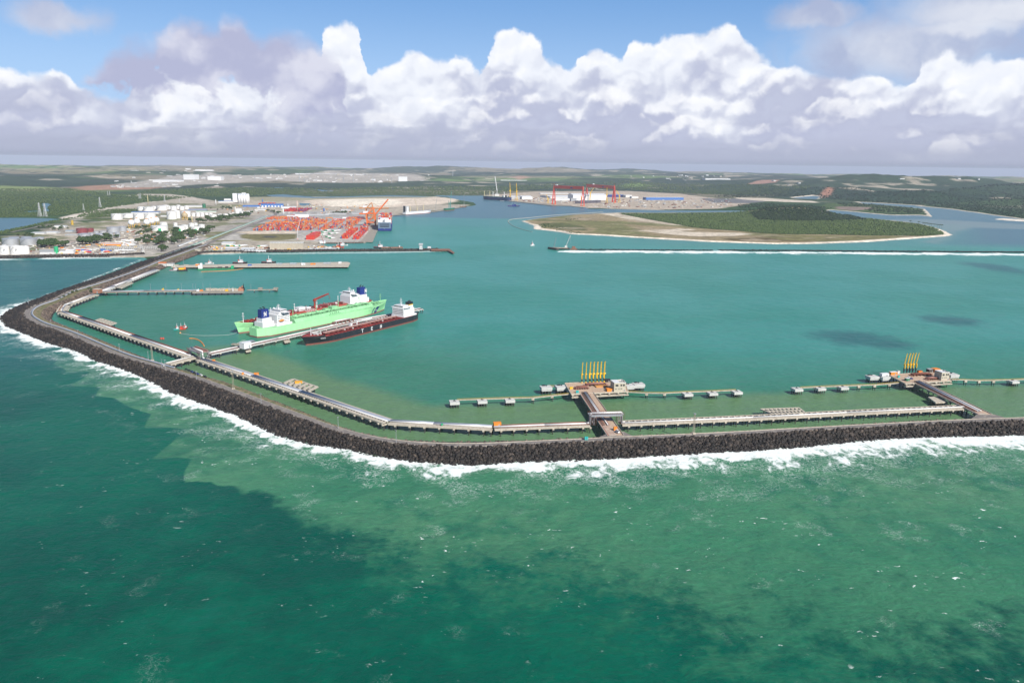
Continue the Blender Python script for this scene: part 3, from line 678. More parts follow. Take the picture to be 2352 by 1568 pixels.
BW_IN = to_np(PL([(470,566),(440,584.6),(418,589.7),(386.6,601),(372,612),(339,614),(310,622.5),(268,638),(240,652),(205,668),(175,680),(147,691),(121,702.6),(101.6,714),(97,726),(113,737),(169,757),(226,780),(282,804),(330,822),(395,843),(456,862),(530,882),(611,914),(700,949),(760,973),(820,992),(891,1007),(984,1013.5),(1062,1015),(1182,1012),(1275,1008),(1368,1004),(1461,1000.5),(1586,995.5),(1726,989),(1954,975),(2101,966.5),(2219,962.5),(2352,958.5),(2600,950)], 7.5))
def build_breakwater():
    st = resample(ROAD, 5.)
    n = len(st); C = np.array([(p.x, p.y) for p in st])
    T = np.gradient(C, axis=0); T /= np.linalg.norm(T, axis=1)[:, None]; Nn = np.stack([T[:, 1], -T[:, 0]], 1)   # travel runs shore -> tip -> right: outer side is to the right
    def hit(poly, sgn):                                           # width measured straight across the road
        out = np.full(n, np.nan)
        for i in range(n):
            d = Nn[i] * sgn; best = None
            for j in range(len(poly) - 1):
                a, e = poly[j], poly[j + 1] - poly[j]; den = d[0] * e[1] - d[1] * e[0]
                if abs(den) < 1e-9: continue
                w = a - C[i]; t = (w[0] * e[1] - w[1] * e[0]) / den; u = (w[0] * d[1] - w[1] * d[0]) / den
                if 0 <= u <= 1 and t > 2 and (best is None or t < best): best = t
            out[i] = best if best is not None else np.nan
        idx = np.arange(n); ok = ~np.isnan(out); out = np.interp(idx, idx[ok], out[ok])
        k = np.ones(7) / 7; return np.convolve(np.pad(out, 3, 'edge'), k, 'valid')
    wo = np.clip(hit(BW_OUT, 1), 18, 62); wi = np.clip(hit(BW_IN, -1), 6.0, 26)
    s = np.linspace(0, 1, n)
    root = thing('breakwater', 'long curved rubble breakwater of dark basalt boulders carrying the road and jetties', 'breakwater', (0, 0, 0))
    # core cross section
    rows = []
    prof = [(wo + 9, -4.), (wo, -.6), (wo * .42 + 2.2, 5.6), (np.full(n, 6.2), 8.85), (np.full(n, -6.), 8.85), (-wi, 7.6), (-(wi + 13), -1.), (-(wi + 20), -4.)]
    V = np.concatenate([np.stack([C[:, 0] + Nn[:, 0] * w, C[:, 1] + Nn[:, 1] * w, np.full(n, z)], 1) for w, z in prof])
    m = len(prof); Fq = np.array([(j * n + i, j * n + i + 1, (j + 1) * n + i + 1, (j + 1) * n + i) for j in range(m - 1) for i in range(n - 1)])
    rub = mat('rubble fill', (.04, .035, .03), .95, .35, .5, dirt=(.08, .07, .055), bump=.5)
    o = np_mesh('core', V, Fq, rub); o.parent = root
    def rocks(name, items, mcol, parent):
        k = len(items); I = np.array(items)                      # x y z r tone
        t = (1 + 5 ** .5) / 2
        ico = np.array([(-1, t, 0), (1, t, 0), (-1, -t, 0), (1, -t, 0), (0, -1, t), (0, 1, t), (0, -1, -t), (0, 1, -t), (t, 0, -1), (t, 0, 1), (-t, 0, -1), (-t, 0, 1)]) / 1.9
        fc = np.array([(0, 11, 5), (0, 5, 1), (0, 1, 7), (0, 7, 10), (0, 10, 11), (1, 5, 9), (5, 11, 4), (11, 10, 2), (10, 7, 6), (7, 1, 8), (3, 9, 4), (3, 4, 2), (3, 2, 6), (3, 6, 8), (3, 8, 9), (4, 9, 5), (2, 4, 11), (6, 2, 10), (8, 6, 7), (9, 8, 1)])
        W = np.sign(ico)[None] * np.abs(ico)[None] ** .55 * rng.uniform(.72, 1.2, (k, 12, 1)) * rng.uniform(.7, 1.25, (k, 1, 3))
        q = rng.normal(size=(k, 4)); q /= np.linalg.norm(q, axis=1)[:, None]; a, b, c, d = q.T
        Rm = np.stack([1 - 2 * (c * c + d * d), 2 * (b * c - a * d), 2 * (b * d + a * c), 2 * (b * c + a * d), 1 - 2 * (b * b + d * d), 2 * (c * d - a * b), 2 * (b * d - a * c), 2 * (c * d + a * b), 1 - 2 * (b * b + c * c)], 1).reshape(k, 3, 3)
        W = np.einsum('kij,kvj->kvi', Rm, W) * I[:, None, 3:4] + I[:, None, :3]
        Fa = (np.arange(k)[:, None, None] * 12 + fc[None]).reshape(-1, 3)
        ob = np_mesh(name, W.reshape(-1, 3), Fa, mcol, dict(tone=np.repeat(I[:, 4], 12), wet=W[:, :, 2].ravel()))
        ob['kind'] = 'stuff'; ob.parent = parent; return ob
    rm = bpy.data.materials.new('basalt boulders'); rm.use_nodes = True; t = NT(rm.node_tree); b = t.n['Principled BSDF']
    tn = t.new('ShaderNodeAttribute', attribute_name='tone').outputs['Fac']; wz = t.new('ShaderNodeAttribute', attribute_name='wet').outputs['Fac']
    g = t.new('ShaderNodeNewGeometry').outputs['Position']
    c = t.mix(t.m('POWER', tn, 1.35), (.003, .002, .0015), (.21, .155, .12)); c = t.mix(t.step(t.noise(g, .5, 4, .6), .45, .7, 0, .6), c, (.016, .009, .006))
    c = t.mix(t.step(wz, 2.6, .4), c, (.016, .013, .012))
    t.put(b.inputs['Base Color'], c); b.inputs['Roughness'].default_value = .75
    cum = np.concatenate([[0], np.cumsum(np.linalg.norm(np.diff(C, axis=0), axis=1))]); L = cum[-1]
    tip = cum[np.argmin(C[:, 0])]
    items, inn = [], []
    def at(sv):
        i = min(n - 2, int(np.searchsorted(cum, sv)) - 1 if sv > 0 else 0); i = max(0, i); f = (sv - cum[i]) / (cum[i + 1] - cum[i] + 1e-9)
        return C[i] * (1 - f) + C[i + 1] * f, Nn[i], wo[i], wi[i]
    sv = 0.
    while sv < L:
        p, nn, w, wn = at(sv)
        dist = math.hypot(*p); near = dist < 1500
        rad = 2.0 if near else 2.1; step = 2.3 if near else 2.9
        leftarm = smooth(np.array(tip + 160 - sv), 0, 420) if True else 0
        u = 6.6
        while u < w + 3.5:
            zz = np.interp(u, [6.2, w * .42 + 2.2, w, w + 9], [8.9, 5.8, -.4, -3.8])
            j = rng.uniform(-.9, .9, 2); r = rad * (.55 + .75 * rng.random() ** 1.4)
            top = max(0., 1 - (u - 6) / 10)
            tone = float(np.clip(rng.beta(1.1, 6) * .85 + .18 * top * rng.uniform(.2, 1) + .62 * leftarm * rng.uniform(.6, 1.25), 0, 1))
            q = p + nn * (u + j[0]) + np.array([-nn[1], nn[0]]) * j[1]
            items.append((q[0], q[1], zz + rng.uniform(-.35, .75), r, tone)); u += step * rng.uniform(.85, 1.05)
        if sv < L * .62 or rng.random() < .35:
            for uu in np.arange(wn - 1.5, wn + 13, 2.3):
                j = rng.uniform(-.8, .8, 2); zz = np.interp(uu, [wn, wn + 13], [7.6, -1.])
                q = p - nn * (uu + j[0]) + np.array([-nn[1], nn[0]]) * j[1]
                inn.append((q[0], q[1], zz + rng.uniform(-.2, .35), rng.uniform(.7, 1.3) if near else 1.6, float(np.clip(rng.normal(.62, .2), .15, 1))))
        sv += step * .98
    rocks('armour_boulders', items, rm, root); rocks('inner_boulders', inn, rm, root)
    print('rocks', len(items), len(inn), 'L', L)
    # grass on the landward shoulder
    gm = bpy.data.materials.new('dry verge grass'); gm.use_nodes = True; t = NT(gm.node_tree); b = t.n['Principled BSDF']
    g = t.new('ShaderNodeNewGeometry').outputs['Position']
    c = t.mix(t.step(t.noise(g, .12, 5, .65), .38, .62), (.085, .10, .03), (.24, .17, .10)); c = t.mix(t.step(t.noise(g, .4, 3, .6), .5, .65), c, (.05, .075, .02))
    t.put(b.inputs['Base Color'], c); b.inputs['Roughness'].default_value = .95
    k0, k1 = 0, int(n * .985)
    V = np.concatenate([np.stack([C[:, 0] + Nn[:, 0] * w, C[:, 1] + Nn[:, 1] * w, z], 1) for w, z in ((np.full(n, -5.6), np.full(n, 8.92)), (np.minimum(-5.7, -wi * .55), np.full(n, 9.15)), (-wi - .2, np.full(n, 7.9)))])
    Fq = np.array([(j * n + i, j * n + i + 1, (j + 1) * n + i + 1, (j + 1) * n + i) for j in range(2) for i in range(n - 1)])
    cut = int(n * .70); Fq = Fq[(Fq[:, 0] % n) < cut]
    o = np_mesh('verge_grass', V, Fq, gm); tag(o, 'dry green and brown grass along the inner shoulder of the breakwater', 'grass', kind='stuff')
    # outer left-arm verge
    # road
    pts = [Vector((c[0], c[1], 0)) for c in C]
    rd = MB(); strip(rd, pts, -4.6, 4.6, 9.0, .12); o = rd.obj('road', ASPH); tag(o, 'two lane asphalt road along the breakwater crest', 'road', kind='structure')
    mk = MB(); strip(mk, pts, -4.35, -4.05, 9.006); strip(mk, pts, 4.05, 4.35, 9.006)
    for i in range(0, n - 2, 2): strip(mk, pts[i:i + 2], -.12, .12, 9.006)
    mk.obj('road_marking', LINE, o)
    kb = MB(); strip(kb, pts, -5.5, -4.9, 9.55, .9); strip(kb, pts[int(n*.62):], 4.9, 5.5, 9.5, .9); strip(kb, pts[:int(n*.62)], 4.75, 5.05, 9.2, .5)
    kb.obj('kerb_wall', CONC, root)
    return st, Nn, wo, wi
BW = build_breakwater()
def shore_rocks(name, label, line, z, w, r, tone, crest=0., both=False, cat='revetment'):
    """smaller rock revetments: a low bank with boulders along a surveyed line (line = seaward foot)"""
    pts = resample([Vector((p.x, p.y, 0)) for p in line], 6.)
    root = thing(name, label, cat)
    mb = MB(); n = len(pts)
    prof = [(-3., -3.), (0., -.3), (w * .55, z), (w * .55 + crest, z), (w * (1.1 if both else .9) + crest, -1. if both else z - .2)]
    L = [offset(pts, o) for o, _ in prof]; vs = [(p.x, p.y, prof[k][1]) for k in range(len(prof)) for p in L[k]]
    mb.add(vs, [(k * n + i, k * n + i + 1, (k + 1) * n + i + 1, (k + 1) * n + i) for k in range(len(prof) - 1) for i in range(n - 1)])
    mb.obj('core', MATS['rubble fill'], root)
    v, f = [], []; t = (1 + 5 ** .5) / 2
    ico = np.array([(-1, t, 0), (1, t, 0), (-1, -t, 0), (1, -t, 0), (0, -1, t), (0, 1, t), (0, -1, -t), (0, 1, -t), (t, 0, -1), (t, 0, 1), (-t, 0, -1), (-t, 0, 1)]) / 1.9
    fc = [(0, 11, 5), (0, 5, 1), (0, 1, 7), (0, 7, 10), (0, 10, 11), (1, 5, 9), (5, 11, 4), (11, 10, 2), (10, 7, 6), (7, 1, 8), (3, 9, 4), (3, 4, 2), (3, 2, 6), (3, 6, 8), (3, 8, 9), (4, 9, 5), (2, 4, 11), (6, 2, 10), (8, 6, 7), (9, 8, 1)]
    tn = []
    for a, b in zip(pts, pts[1:]):
        d = (b - a); nn = Vector((-d.y, d.x, 0)).normalized()
        for q in range(max(1, int(d.length / (r * 1.3)))):
            for u in np.arange(-1, w * .6, r * 1.25):
                c = a.lerp(b, random.random()) + nn * (u + random.uniform(-.6, .6)); zz = np.interp(u, [-1, w * .55], [-.3, z])
                W = ico * rng.uniform(.7, 1.2, (12, 1)) * rng.uniform(.7, 1.2, (1, 3)) * r * random.uniform(.7, 1.2); k = len(v)
                v += [(c.x + w_[0], c.y + w_[1], zz + w_[2]) for w_ in W]; f += [tuple(i + k for i in g) for g in fc]; tn += [min(1, max(0, random.gauss(tone, .15)))] * 12
    V = np.array(v); ob = np_mesh('boulders', V, np.array(f), bpy.data.materials['basalt boulders'], dict(tone=np.array(tn), wet=V[:, 2] + 1.)); ob['kind'] = 'stuff'; ob.parent = root
    return root
shore_rocks('revetment', 'dark rock revetment below the tanks and sheds of the left shore', PL([(-120,598),(0,594),(60,593),(150,591.5),(250,590.5),(335,586)], 0.), 6., 26, 2.6, .18, 6)
shore_rocks('inner_breakwater', 'straight low rock breakwater with a small tower near its end, inside the harbour', PL([(440,588),(470,583),(540,581),(600,580),(675,579.5),(745,578),(870,577.5),(960,577),(1010,575.5)], 0.), 6., 26, 2.6, .2, 9, True, 'breakwater')
shore_rocks('revetment', 'short grey rock bank below the container yard by the small basin', PL([(738,560),(770,560),(835,558.5)], 0.), 3., 14, 2.2, .55, 3)
# ---------------------------------------------------------------- pile trestles that carry the pipes
def trestle(name, label, pts, width=16., z=8.4, bent=14.4, pipes=(), slabs=((-1., -.42), (.80, 1.)), sleepers=4.8, hole=True, cat='pipe trestle', capm=None, rail=None, deckm=None, under=(-.3, .3)):
    """pts run so that the near side (towards the breakwater) is on the right; slabs/pipes are given across the width, -1 near .. 1 far"""
    root = thing(name, label, cat); h = width / 2
    pts = [Vector((p.x, p.y, 0)) for p in pts]
    mb = MB()
    for a, b in slabs: strip(mb, pts, a * h, b * h, z, .55)
    if hole:
        for a, b in zip(pts, pts[1:]):
            L = (b - a).length; d = (b - a) / L; nn = Vector((-d.y, d.x, 0)); k = max(1, round(L / sleepers))
            for i in range(k):
                c = a + d * (L * (i + .5) / k); q = c + nn * ((slabs[0][1] + slabs[-1][0]) / 2 * h)
                mb.box(q.x, q.y, z - .62, sleepers * .28, (slabs[-1][0] - slabs[0][1]) * h + .1, .58, math.atan2(d.y, d.x))
        strip(mb, pts, under[0] * h, under[1] * h, z - .12, .5)
    strip(mb, pts, -h, -h + .55, z - .56, 1.1); strip(mb, pts, h - .55, h, z - .56, 1.1)
    mb.obj('deck', deckm or CONC, root)
    gb = MB()
    for o in (-h + 1.6, -h * .35, h * .35, h - 1.6): strip(gb, pts, o - .4, o + .4, z - .57, 1.9)
    strip(gb, pts, -h + 2., h - 2., z - 2.3, .1) if not hole else None
    gb.obj('girder', DARK, root)  # dark beams and sheet added to stand for the shade under the deck
    # bents: one built, the others copies that share its mesh
    cm = MB(); cm.box(0, 0, z - 2.9, 1.7, width + 2.6, 1.25); cm.box(0, -h - .9, z - 2.6, 2.1, 1.5, 1.5); cm.box(0, h + .9, z - 2.6, 2.1, 1.5, 1.5)
    pm = MB()
    for y in (-h * .8, 0, h * .8): pm.cyl(0, y, -3., z - 2.8, .55, .55, 8)
    first = None; cnt = 0
    for a, b in zip(pts, pts[1:]):
        L = (b - a).length; d = (b - a) / L; k = max(1, round(L / bent))
        for i in range(k + (b is pts[-1])):
            c = a + d * (L * (i + (.5 if i < k else 0)) / k); rz = math.atan2(d.y, d.x)
            if first is None:
                first = two_mat('pile_bent', cm, capm or CONC, pm, DARK, root); first.location = (c.x, c.y, 0); first.rotation_euler = (0, 0, rz)
            elif cnt < 90:
                o = first.copy(); COL.objects.link(o); o.location = (c.x, c.y, 0); o.rotation_euler = (0, 0, rz)
            cnt += 1
    for off, r, zz, m in pipes:
        pb = MB(); pp = [Vector((p.x, p.y, z + zz)) for p in offset(pts, off * h)]; pb.path(pp, r, 8); pb.obj('pipe', m, root, True)
    if pipes:
        sb = MB()
        for a, b in zip(pts, pts[1:]):
            L = (b - a).length; d = (b - a) / L; nn = Vector((-d.y, d.x, 0)); k = max(1, round(L / 12.))
            lo, hi = min(q[0] for q in pipes) * h - 1, max(q[0] for q in pipes) * h + 1
            for i in range(k):
                c = a + d * (L * (i + .3) / k) + nn * ((lo + hi) / 2); sb.box(c.x, c.y, z, .5, hi - lo, .5, math.atan2(d.y, d.x))
        strip(sb, pts, (lo + hi) / 2 - .2, (lo + hi) / 2 + .2, z + .3, .25)
        sb.obj('pipe_support', RUST if any(q[3] is RUST for q in pipes) else CONCD, root)
    if rail:
        rb = MB()
        for off in rail:
            pp = offset(pts, off * h); strip(rb, pts, off * h - .06, off * h + .06, z + 1.15, .12)
            for a, b in zip(pp, pp[1:]):
                k = max(1, int((b - a).length / 5))
                for i in range(k): c = a.lerp(b, (i + .5) / k); rb.box(c.x, c.y, z, .1, .1, 1.1)
        rb.obj('railing', YELG, root)
    return root
# main run, left part: white/blue pipes in the middle, rusty lines on the far side
Z = 8.4
trestle('pipe_trestle', 'trestle with rust and white pipes between the bend and the scaffolded crossing', PL([(142,716),(180,729),(300,770.5),(437,817)], Z), 17, Z,
        pipes=[(-.12, .75, .75, PIPEW), (.1, .75, .75, PIPEW), (.3, .6, .75, PIPEW), (.62, .55, .65, RUST), (.78, .55, .65, RUST), (.92, .4, .65, RUST)], slabs=((-1., -.48), (.48, 1.)), sleepers=4.)
trestle('pipe_trestle', 'long trestle with blue grey pipes running past the pad with the orange cover', PL([(462,824),(580,863),(690,899.5),(893,967.5)], Z), 17, Z,
        pipes=[(-.22, .8, .75, PIPEW), (0., .75, .75, PIPEG), (.2, .75, .75, PIPEG), (.38, .7, .75, PIPEG)], slabs=((-1., -.5), (.74, 1.)), sleepers=4.8)
trestle('pipe_trestle', 'short straight concrete trestle with blue grey pipes ending at the orange tarpaulin', PL([(896,967.5),(996,973.5),(1130,980.5)], Z), 16, Z,
        pipes=[(-.15, .8, .75, PIPEW), (.1, .75, .75, PIPEG), (.32, .7, .75, PIPEG), (.5, .6, .75, PIPEG)], slabs=((-1., -.36), (.8, 1.)))
trestle('pipe_trestle', 'trestle with one thick white pipe between the orange tarpaulin and the scaffolded gantry', PL([(1134,980.7),(1250,976.2),(1352,972.6)], Z), 16, Z,
        pipes=[(-.12, 1., .75, PIPEW), (-.42, .35, .5, RUST), (.45, .45, .6, RUST), (.6, .4, .6, RUST)], slabs=((-1., -.42), (.72, 1.)))
t4 = trestle('pipe_trestle', 'long bright concrete trestle with a single thick white pipe and ladder like deck openings', PL([(1425,970.6),(1726,957.5),(1940,946.5),(2213,933.5)], Z), 16, Z,
        pipes=[(-.38, .85, .85, PIPEW)], slabs=((-1., -.3), (.80, 1.)), sleepers=7.2, under=(-.5, -.4))
trestle('pipe_trestle', 'white decked trestle slanting from the left bend up to the brick junction house', PL([(216,676),(166,695),(150,701)][::-1], Z), 16, Z, pipes=[(-.1, .7, .75, PIPEW), (.1, .7, .75, PIPEW), (.3, .7, .75, PIPEW)], slabs=((-1., 1.),), hole=False)
trestle('pipe_trestle', 'short wide trestle bend carrying brown and white pipes at the far left of the harbour', PL([(142,714),(146,706),(152,699)], Z), 17, Z, pipes=[(-.1, .7, .75, PIPEG), (.15, .7, .75, PIPEW), (.6, .6, .65, RUST)], slabs=((-1., 1.),), hole=False)
trestle('pipe_trestle', 'white decked trestle rising from the junction house to the root of the breakwater', PL([(234,668.5),(262,657),(300,642),(358,619)], Z), 17, Z, pipes=[(-.4, .8, .75, PIPEW), (-.15, .8, .75, PIPEW), (.1, .8, .75, PIPEW), (.4, .5, .9, RUST), (.62, .5, .9, PIPEG)], slabs=((-1., 1.),), hole=False, deckm=CONCW)
trestle('jetty_approach', 'short concrete bridge from the breakwater road to the scaffolded crossing', PL([(385,835.5),(452,818)], Z), 13, Z, pipes=[(.35, .5, .9, PIPEW), (.55, .5, .9, PIPEW)], slabs=((-1., 1.),), hole=False, cat='jetty')
J1 = PL([(480,812),(556,795.5),(640,777.5),(730,757),(822.6,735.5),(900,722),(966,708.5)], Z)
trestle('jetty', 'long concrete jetty with white pipes between the green gas carrier and the black tanker', J1, 12, Z, bent=26, pipes=[(.0, .6, .9, PIPEW), (.25, .6, .9, PIPEW), (.5, .6, .9, PIPEW), (-.8, .45, .8, RUST), (.85, .4, .8, RUST)], slabs=((-1., 1.),), hole=False, deckm=CONCW)
J2 = PL([(232,670),(330,668.4),(450,667)], Z)
trestle('jetty', 'narrow dark jetty with grey pipes leaving the brick junction house', J2, 13, Z, bent=19, pipes=[(.2, .7, .75, PIPEG), (-.1, .7, .75, PIPEG), (.5, .5, .9, PIPEW)], slabs=((-1., 1.),), hole=False, capm=CONCD, deckm=CONCD)
trestle('jetty_walkway', 'thin dark walkway with two pile clusters at the end of the cluttered jetty', PL([(567,665.2),(636,664)], 7.), 4.5, 7., bent=26, slabs=((-1., 1.),), hole=False, capm=CONCD, deckm=CONCD, cat='walkway')
def slab_on_piles(name, label, poly, z, th=1.2, group=None, m=None, pile=9., cat='platform', low=None, kids=True, fender=None):
    c = sum((Vector((p.x, p.y, 0)) for p in poly), Vector()) / len(poly)
    root = thing(name, label, cat, (c.x, c.y, 0), 0, group); q = [(p.x - c.x, p.y - c.y) for p in poly]
    mb = MB(); mb.prism(q, z - th, z)
    mb.obj('deck', m or CONC, root)
    sp = []; a, b, d = Vector(q[0] + (0,)), Vector(q[1] + (0,)), Vector(q[-1] + (0,))
    nu, nv = max(2, round((b - a).length / pile) + 1), max(2, round((d - a).length / pile) + 1)
    for i in range(nu):
        for j in range(nv):
            u, v = (i + .5) / nu, (j + .5) / nv; p = a * (1 - u) * (1 - v) + b * u * (1 - v) + Vector(q[2] + (0,)) * u * v + d * (1 - u) * v
            sp.append((p.x, p.y))
    piles(root, sp, .5, z - th)
    return root
# deck with openings: an expansion pad beside a trestle
def grid_pad(label, quad, z, nx, ny, group='expansion pads beside the trestles'):
    c = sum((Vector((p.x, p.y, 0)) for p in quad), Vector()) / 4; root = thing('expansion_pad', label, 'platform', (c.x, c.y, 0), 0, group)
    A, B, C_, D_ = [Vector((p.x - c.x, p.y - c.y, 0)) for p in quad]; mb = MB()
    def pt(u, v): return A.lerp(B, u).lerp(D_.lerp(C_, u), v)
    for i in range(nx + 1):
        a, b = pt(i / nx, 0), pt(i / nx, 1); mb.bar(a + Vector((0, 0, z)), b + Vector((0, 0, z)), (B - A).length / nx * .42, 1.3)
    for j in range(ny + 1):
        a, b = pt(0, j / ny), pt(1, j / ny); mb.bar(a + Vector((0, 0, z + .01)), b + Vector((0, 0, z + .01)), 2.6, 1.35)
    mb.obj('deck', CONC, root)
    piles(root, [pt(u, v).xy for u in np.linspace(.06, .94, nx) for v in (.1, .5, .9)], .5, z - 1.3); return root
grid_pad('grid like concrete pad with dark openings beside the trestle with the single thick white pipe', PL([(1776,949.5),(1849,946.5),(1835,935.5),(1747,938.5)], Z), Z, 9, 2)
grid_pad('concrete pad with square openings and an orange cover beside the blue grey pipes', PL([(648,881),(704,899),(728,887),(674,869.5)], Z), Z, 5, 2)
grid_pad('concrete pad with openings beside the rust pipes, nearest the far left bend', PL([(209,739.5),(243,749),(266,741),(232,731)], Z), Z, 5, 2)
grid_pad('grey concrete pad beside the white decked trestle under the breakwater root', PL([(265,659),(279,661.5),(305,649.5),(288,647)], Z), Z, 4, 1)
slab_on_piles('expansion_pad', 'plain square concrete pad on piles under the right hand access trestle', PL([(2149.5,924),(2177.5,922.5),(2159,910),(2131.5,911)], 6.4), 6.4, 1.6, 'expansion pads beside the trestles')
# ---------------------------------------------------------------- dolphins
def dolphin_src(kind):
    if kind == 'mooring':
        w, th, top = 11.5, 3.0, 7.6; r = thing('mooring_dolphin', '', 'dolphin', (0, 0, 0))
        mb = MB(); mb.box(0, 0, top - th, w, w, th); mb.obj('cap', CONCW, r)
        piles(r, [((i - 1.5) * 3., j * 4.) for i in range(4) for j in (-1, 0, 1)], .5, top - th)
        hb = MB(); hb.box(0, 1., top, 2.2, 1.2, .5); hb.cyl(0, 1., top + .5, top + 1.3, .5, .7, 8); hb.box(1.4, .2, top, 1., 1., .6); hb.obj('mooring_hook', BLK, r)
    else:
        w, th, top = 14., 4.6, 9.4; r = thing('berthing_dolphin', '', 'dolphin', (0, 0, 0))
        mb = MB(); mb.box(0, 0, top - th * .62, w, 12., th * .62); mb.box(0, -.5, top - th, w * .94, 10., th * .38 + .01); mb.obj('cap', CONCW, r)
        piles(r, [((i - 1.5) * 3.7, j * 4.) for i in range(4) for j in (-1, 0, 1)], .6, top - th)
        hb = MB(); hb.box(-2.2, 3.6, top, 4., 1.5, 1.4); hb.cyl(1.2, 2.8, top, top + 1.1, .8, 1., 8); hb.obj('mooring_hook', BLK, r)
        fb = MB(); fb.box(0, 6.9, 1.5, 3.6, 1.6, 6.4); fb.obj('fender', BLK, r)
    return r
def place_dolphins(spots, rz):
    src = {}
    for kind, x, y, lab, grp in spots:
        p = P(x, y, 7.6 if kind == 'mooring' else 9.4)
        if kind not in DSRC:
            DSRC[kind] = d = dolphin_src(kind); d.location = (p.x, p.y, 0); d.rotation_euler = (0, 0, rz); d['label'] = lab; d['group'] = grp
        else: dup(DSRC[kind], (p.x, p.y, 0), rz, lab, grp)
DSRC = {}
GD = 'dolphins of the near loading jetty'; GE = 'dolphins of the right hand loading jetty'
place_dolphins([('mooring', 1043.5, 921, 'white topped mooring dolphin at the far left end of the near jetty walkway', GD),
    ('mooring', 1107, 918.5, 'second white mooring dolphin from the left end of the near jetty walkway', GD),
    ('mooring', 1170.5, 916.5, 'third mooring dolphin from the left, last before the long walkway to the near platform', GD),
    ('mooring', 1578.5, 902.5, 'first mooring dolphin to the right of the near platform', GD),
    ('mooring', 1635.5, 900.5, 'middle mooring dolphin of the three right of the near platform', GD),
    ('mooring', 1692, 898, 'rightmost mooring dolphin of the near jetty', GD),
    ('berthing', 1254, 887.5, 'tall fendered dolphin furthest left beside the near loading platform', GD),
    ('berthing', 1289, 886.5, 'tall fendered dolphin tucked against the left corner of the near loading platform', GD),
    ('berthing', 1443, 883.5, 'tall fendered dolphin half hidden behind the two storey beige building of the near jetty', GD),
    ('berthing', 1466.5, 880.5, 'tall fendered dolphin furthest right behind the near platform', GD)], ang(P(1100, 918), P(1690, 898)) + .045)
place_dolphins([('mooring', 1830.5, 891.5, 'white mooring dolphin at the left end of the right hand walkway', GE),
    ('mooring', 1883, 889.5, 'second mooring dolphin of the right hand walkway', GE),
    ('mooring', 1935.5, 887.5, 'third mooring dolphin of the right hand walkway, nearest its platform', GE),
    ('mooring', 2326.5, 873.5, 'lone mooring dolphin by the right edge beyond the right hand platform', GE),
    ('berthing', 2003.5, 863, 'tall fendered dolphin casting a shadow left of the right hand platform', GE),
    ('berthing', 2032, 864, 'tall fendered dolphin touching the left corner of the right hand platform', GE),
    ('berthing', 2187, 858.5, 'tall fendered dolphin behind the beige building of the right hand platform', GE)], ang(P(1830, 891), P(2326, 873)) + .045)
def catwalk(label, pts, z=8.):
    pts = PL(pts, z); pts = [Vector((p.x, p.y, 0)) for p in pts]; root = thing('catwalk', label, 'walkway', (0, 0, 0), 0, 'walkways between dolphins')
    mb = MB(); strip(mb, pts, -1.1, 1.1, z, .9); mb.obj('deck', CONC, root)
    rb = MB()
    for o in (-1.05, 1.05):
        strip(rb, pts, o - .05, o + .05, z + 1.1, .12); strip(rb, pts, o - .05, o + .05, z + .6, .1)
        for p in resample(offset(pts, o), 3.): rb.box(p.x, p.y, z, .09, .09, 1.1)
    rb.obj('railing', YELG, root); return root
def pier_leg(x, y, lab, grp):
    p = P(x, y, 7.); 
    if 'pier' not in DSRC:
        r = thing('walkway_pier', lab, 'pier', (p.x, p.y, 0), 0, grp); mb = MB(); mb.box(0, 0, 4.6, 3.4, 4.2, 2.6); mb.obj('cap', CONC, r)
        piles(r, [(-.9, 1.2), (.9, -1.2)], .5, 4.6); DSRC['pier'] = r
    else: dup(DSRC['pier'], (p.x, p.y, 0), 0, lab, grp)
catwalk('olive railed walkway bending up to the seven arm platform', [(1050,917.5),(1107,915.5),(1171,913.5),(1224,912.5),(1268,907.5),(1316,903.2)])
catwalk('olive railed walkway from behind the two storey building to three far dolphins', [(1442,899),(1485,901.5),(1526,902),(1573,899.5),(1635,897.5),(1690,895)])
catwalk('short white walkway between the two left fendered dolphins and the near platform', [(1260,886),(1292,887),(1302,888)])
catwalk('short white walkway joining the two fendered dolphins right of the near platform', [(1438,884),(1466,881)])
catwalk('olive railed walkway from the left mooring dolphins to the right hand platform', [(1838,889.5),(1883,887.5),(1935,885.5),(1972,884),(2008,883),(2042,880.5),(2080,876.8)])
catwalk('olive railed walkway from the right hand platform to the lone dolphin and out of frame', [(2186,871),(2217,871.5),(2248,873),(2281,872.5),(2318,871.5),(2420,868)])
for i, (x, y, l) in enumerate([(1224,913.5,'concrete pier leg under the left walkway, just right of the third mooring dolphin'),(1268,908.5,'concrete pier leg under the left walkway, nearest the near platform'),(1485,902.5,'concrete pier leg under the right walkway, nearest the near platform'),(1526,903,'concrete pier leg under the right walkway, just left of its first mooring dolphin')]): pier_leg(x, y, l, 'pier legs of the near walkways')
for i, (x, y, l) in enumerate([(1972,885.5,'pier leg just right of the third dolphin of the right hand walkway'),(2008,884,'middle pier leg of the walkway left of the right hand platform'),(2042,881.5,'pier leg nearest the left corner of the right hand platform'),(2217,873,'first pier leg right of the right hand platform'),(2248,874.5,'middle pier leg right of the right hand platform'),(2281,874,'pier leg just left of the lone right edge dolphin')]): pier_leg(x, y, l, 'pier legs of the right hand walkways')
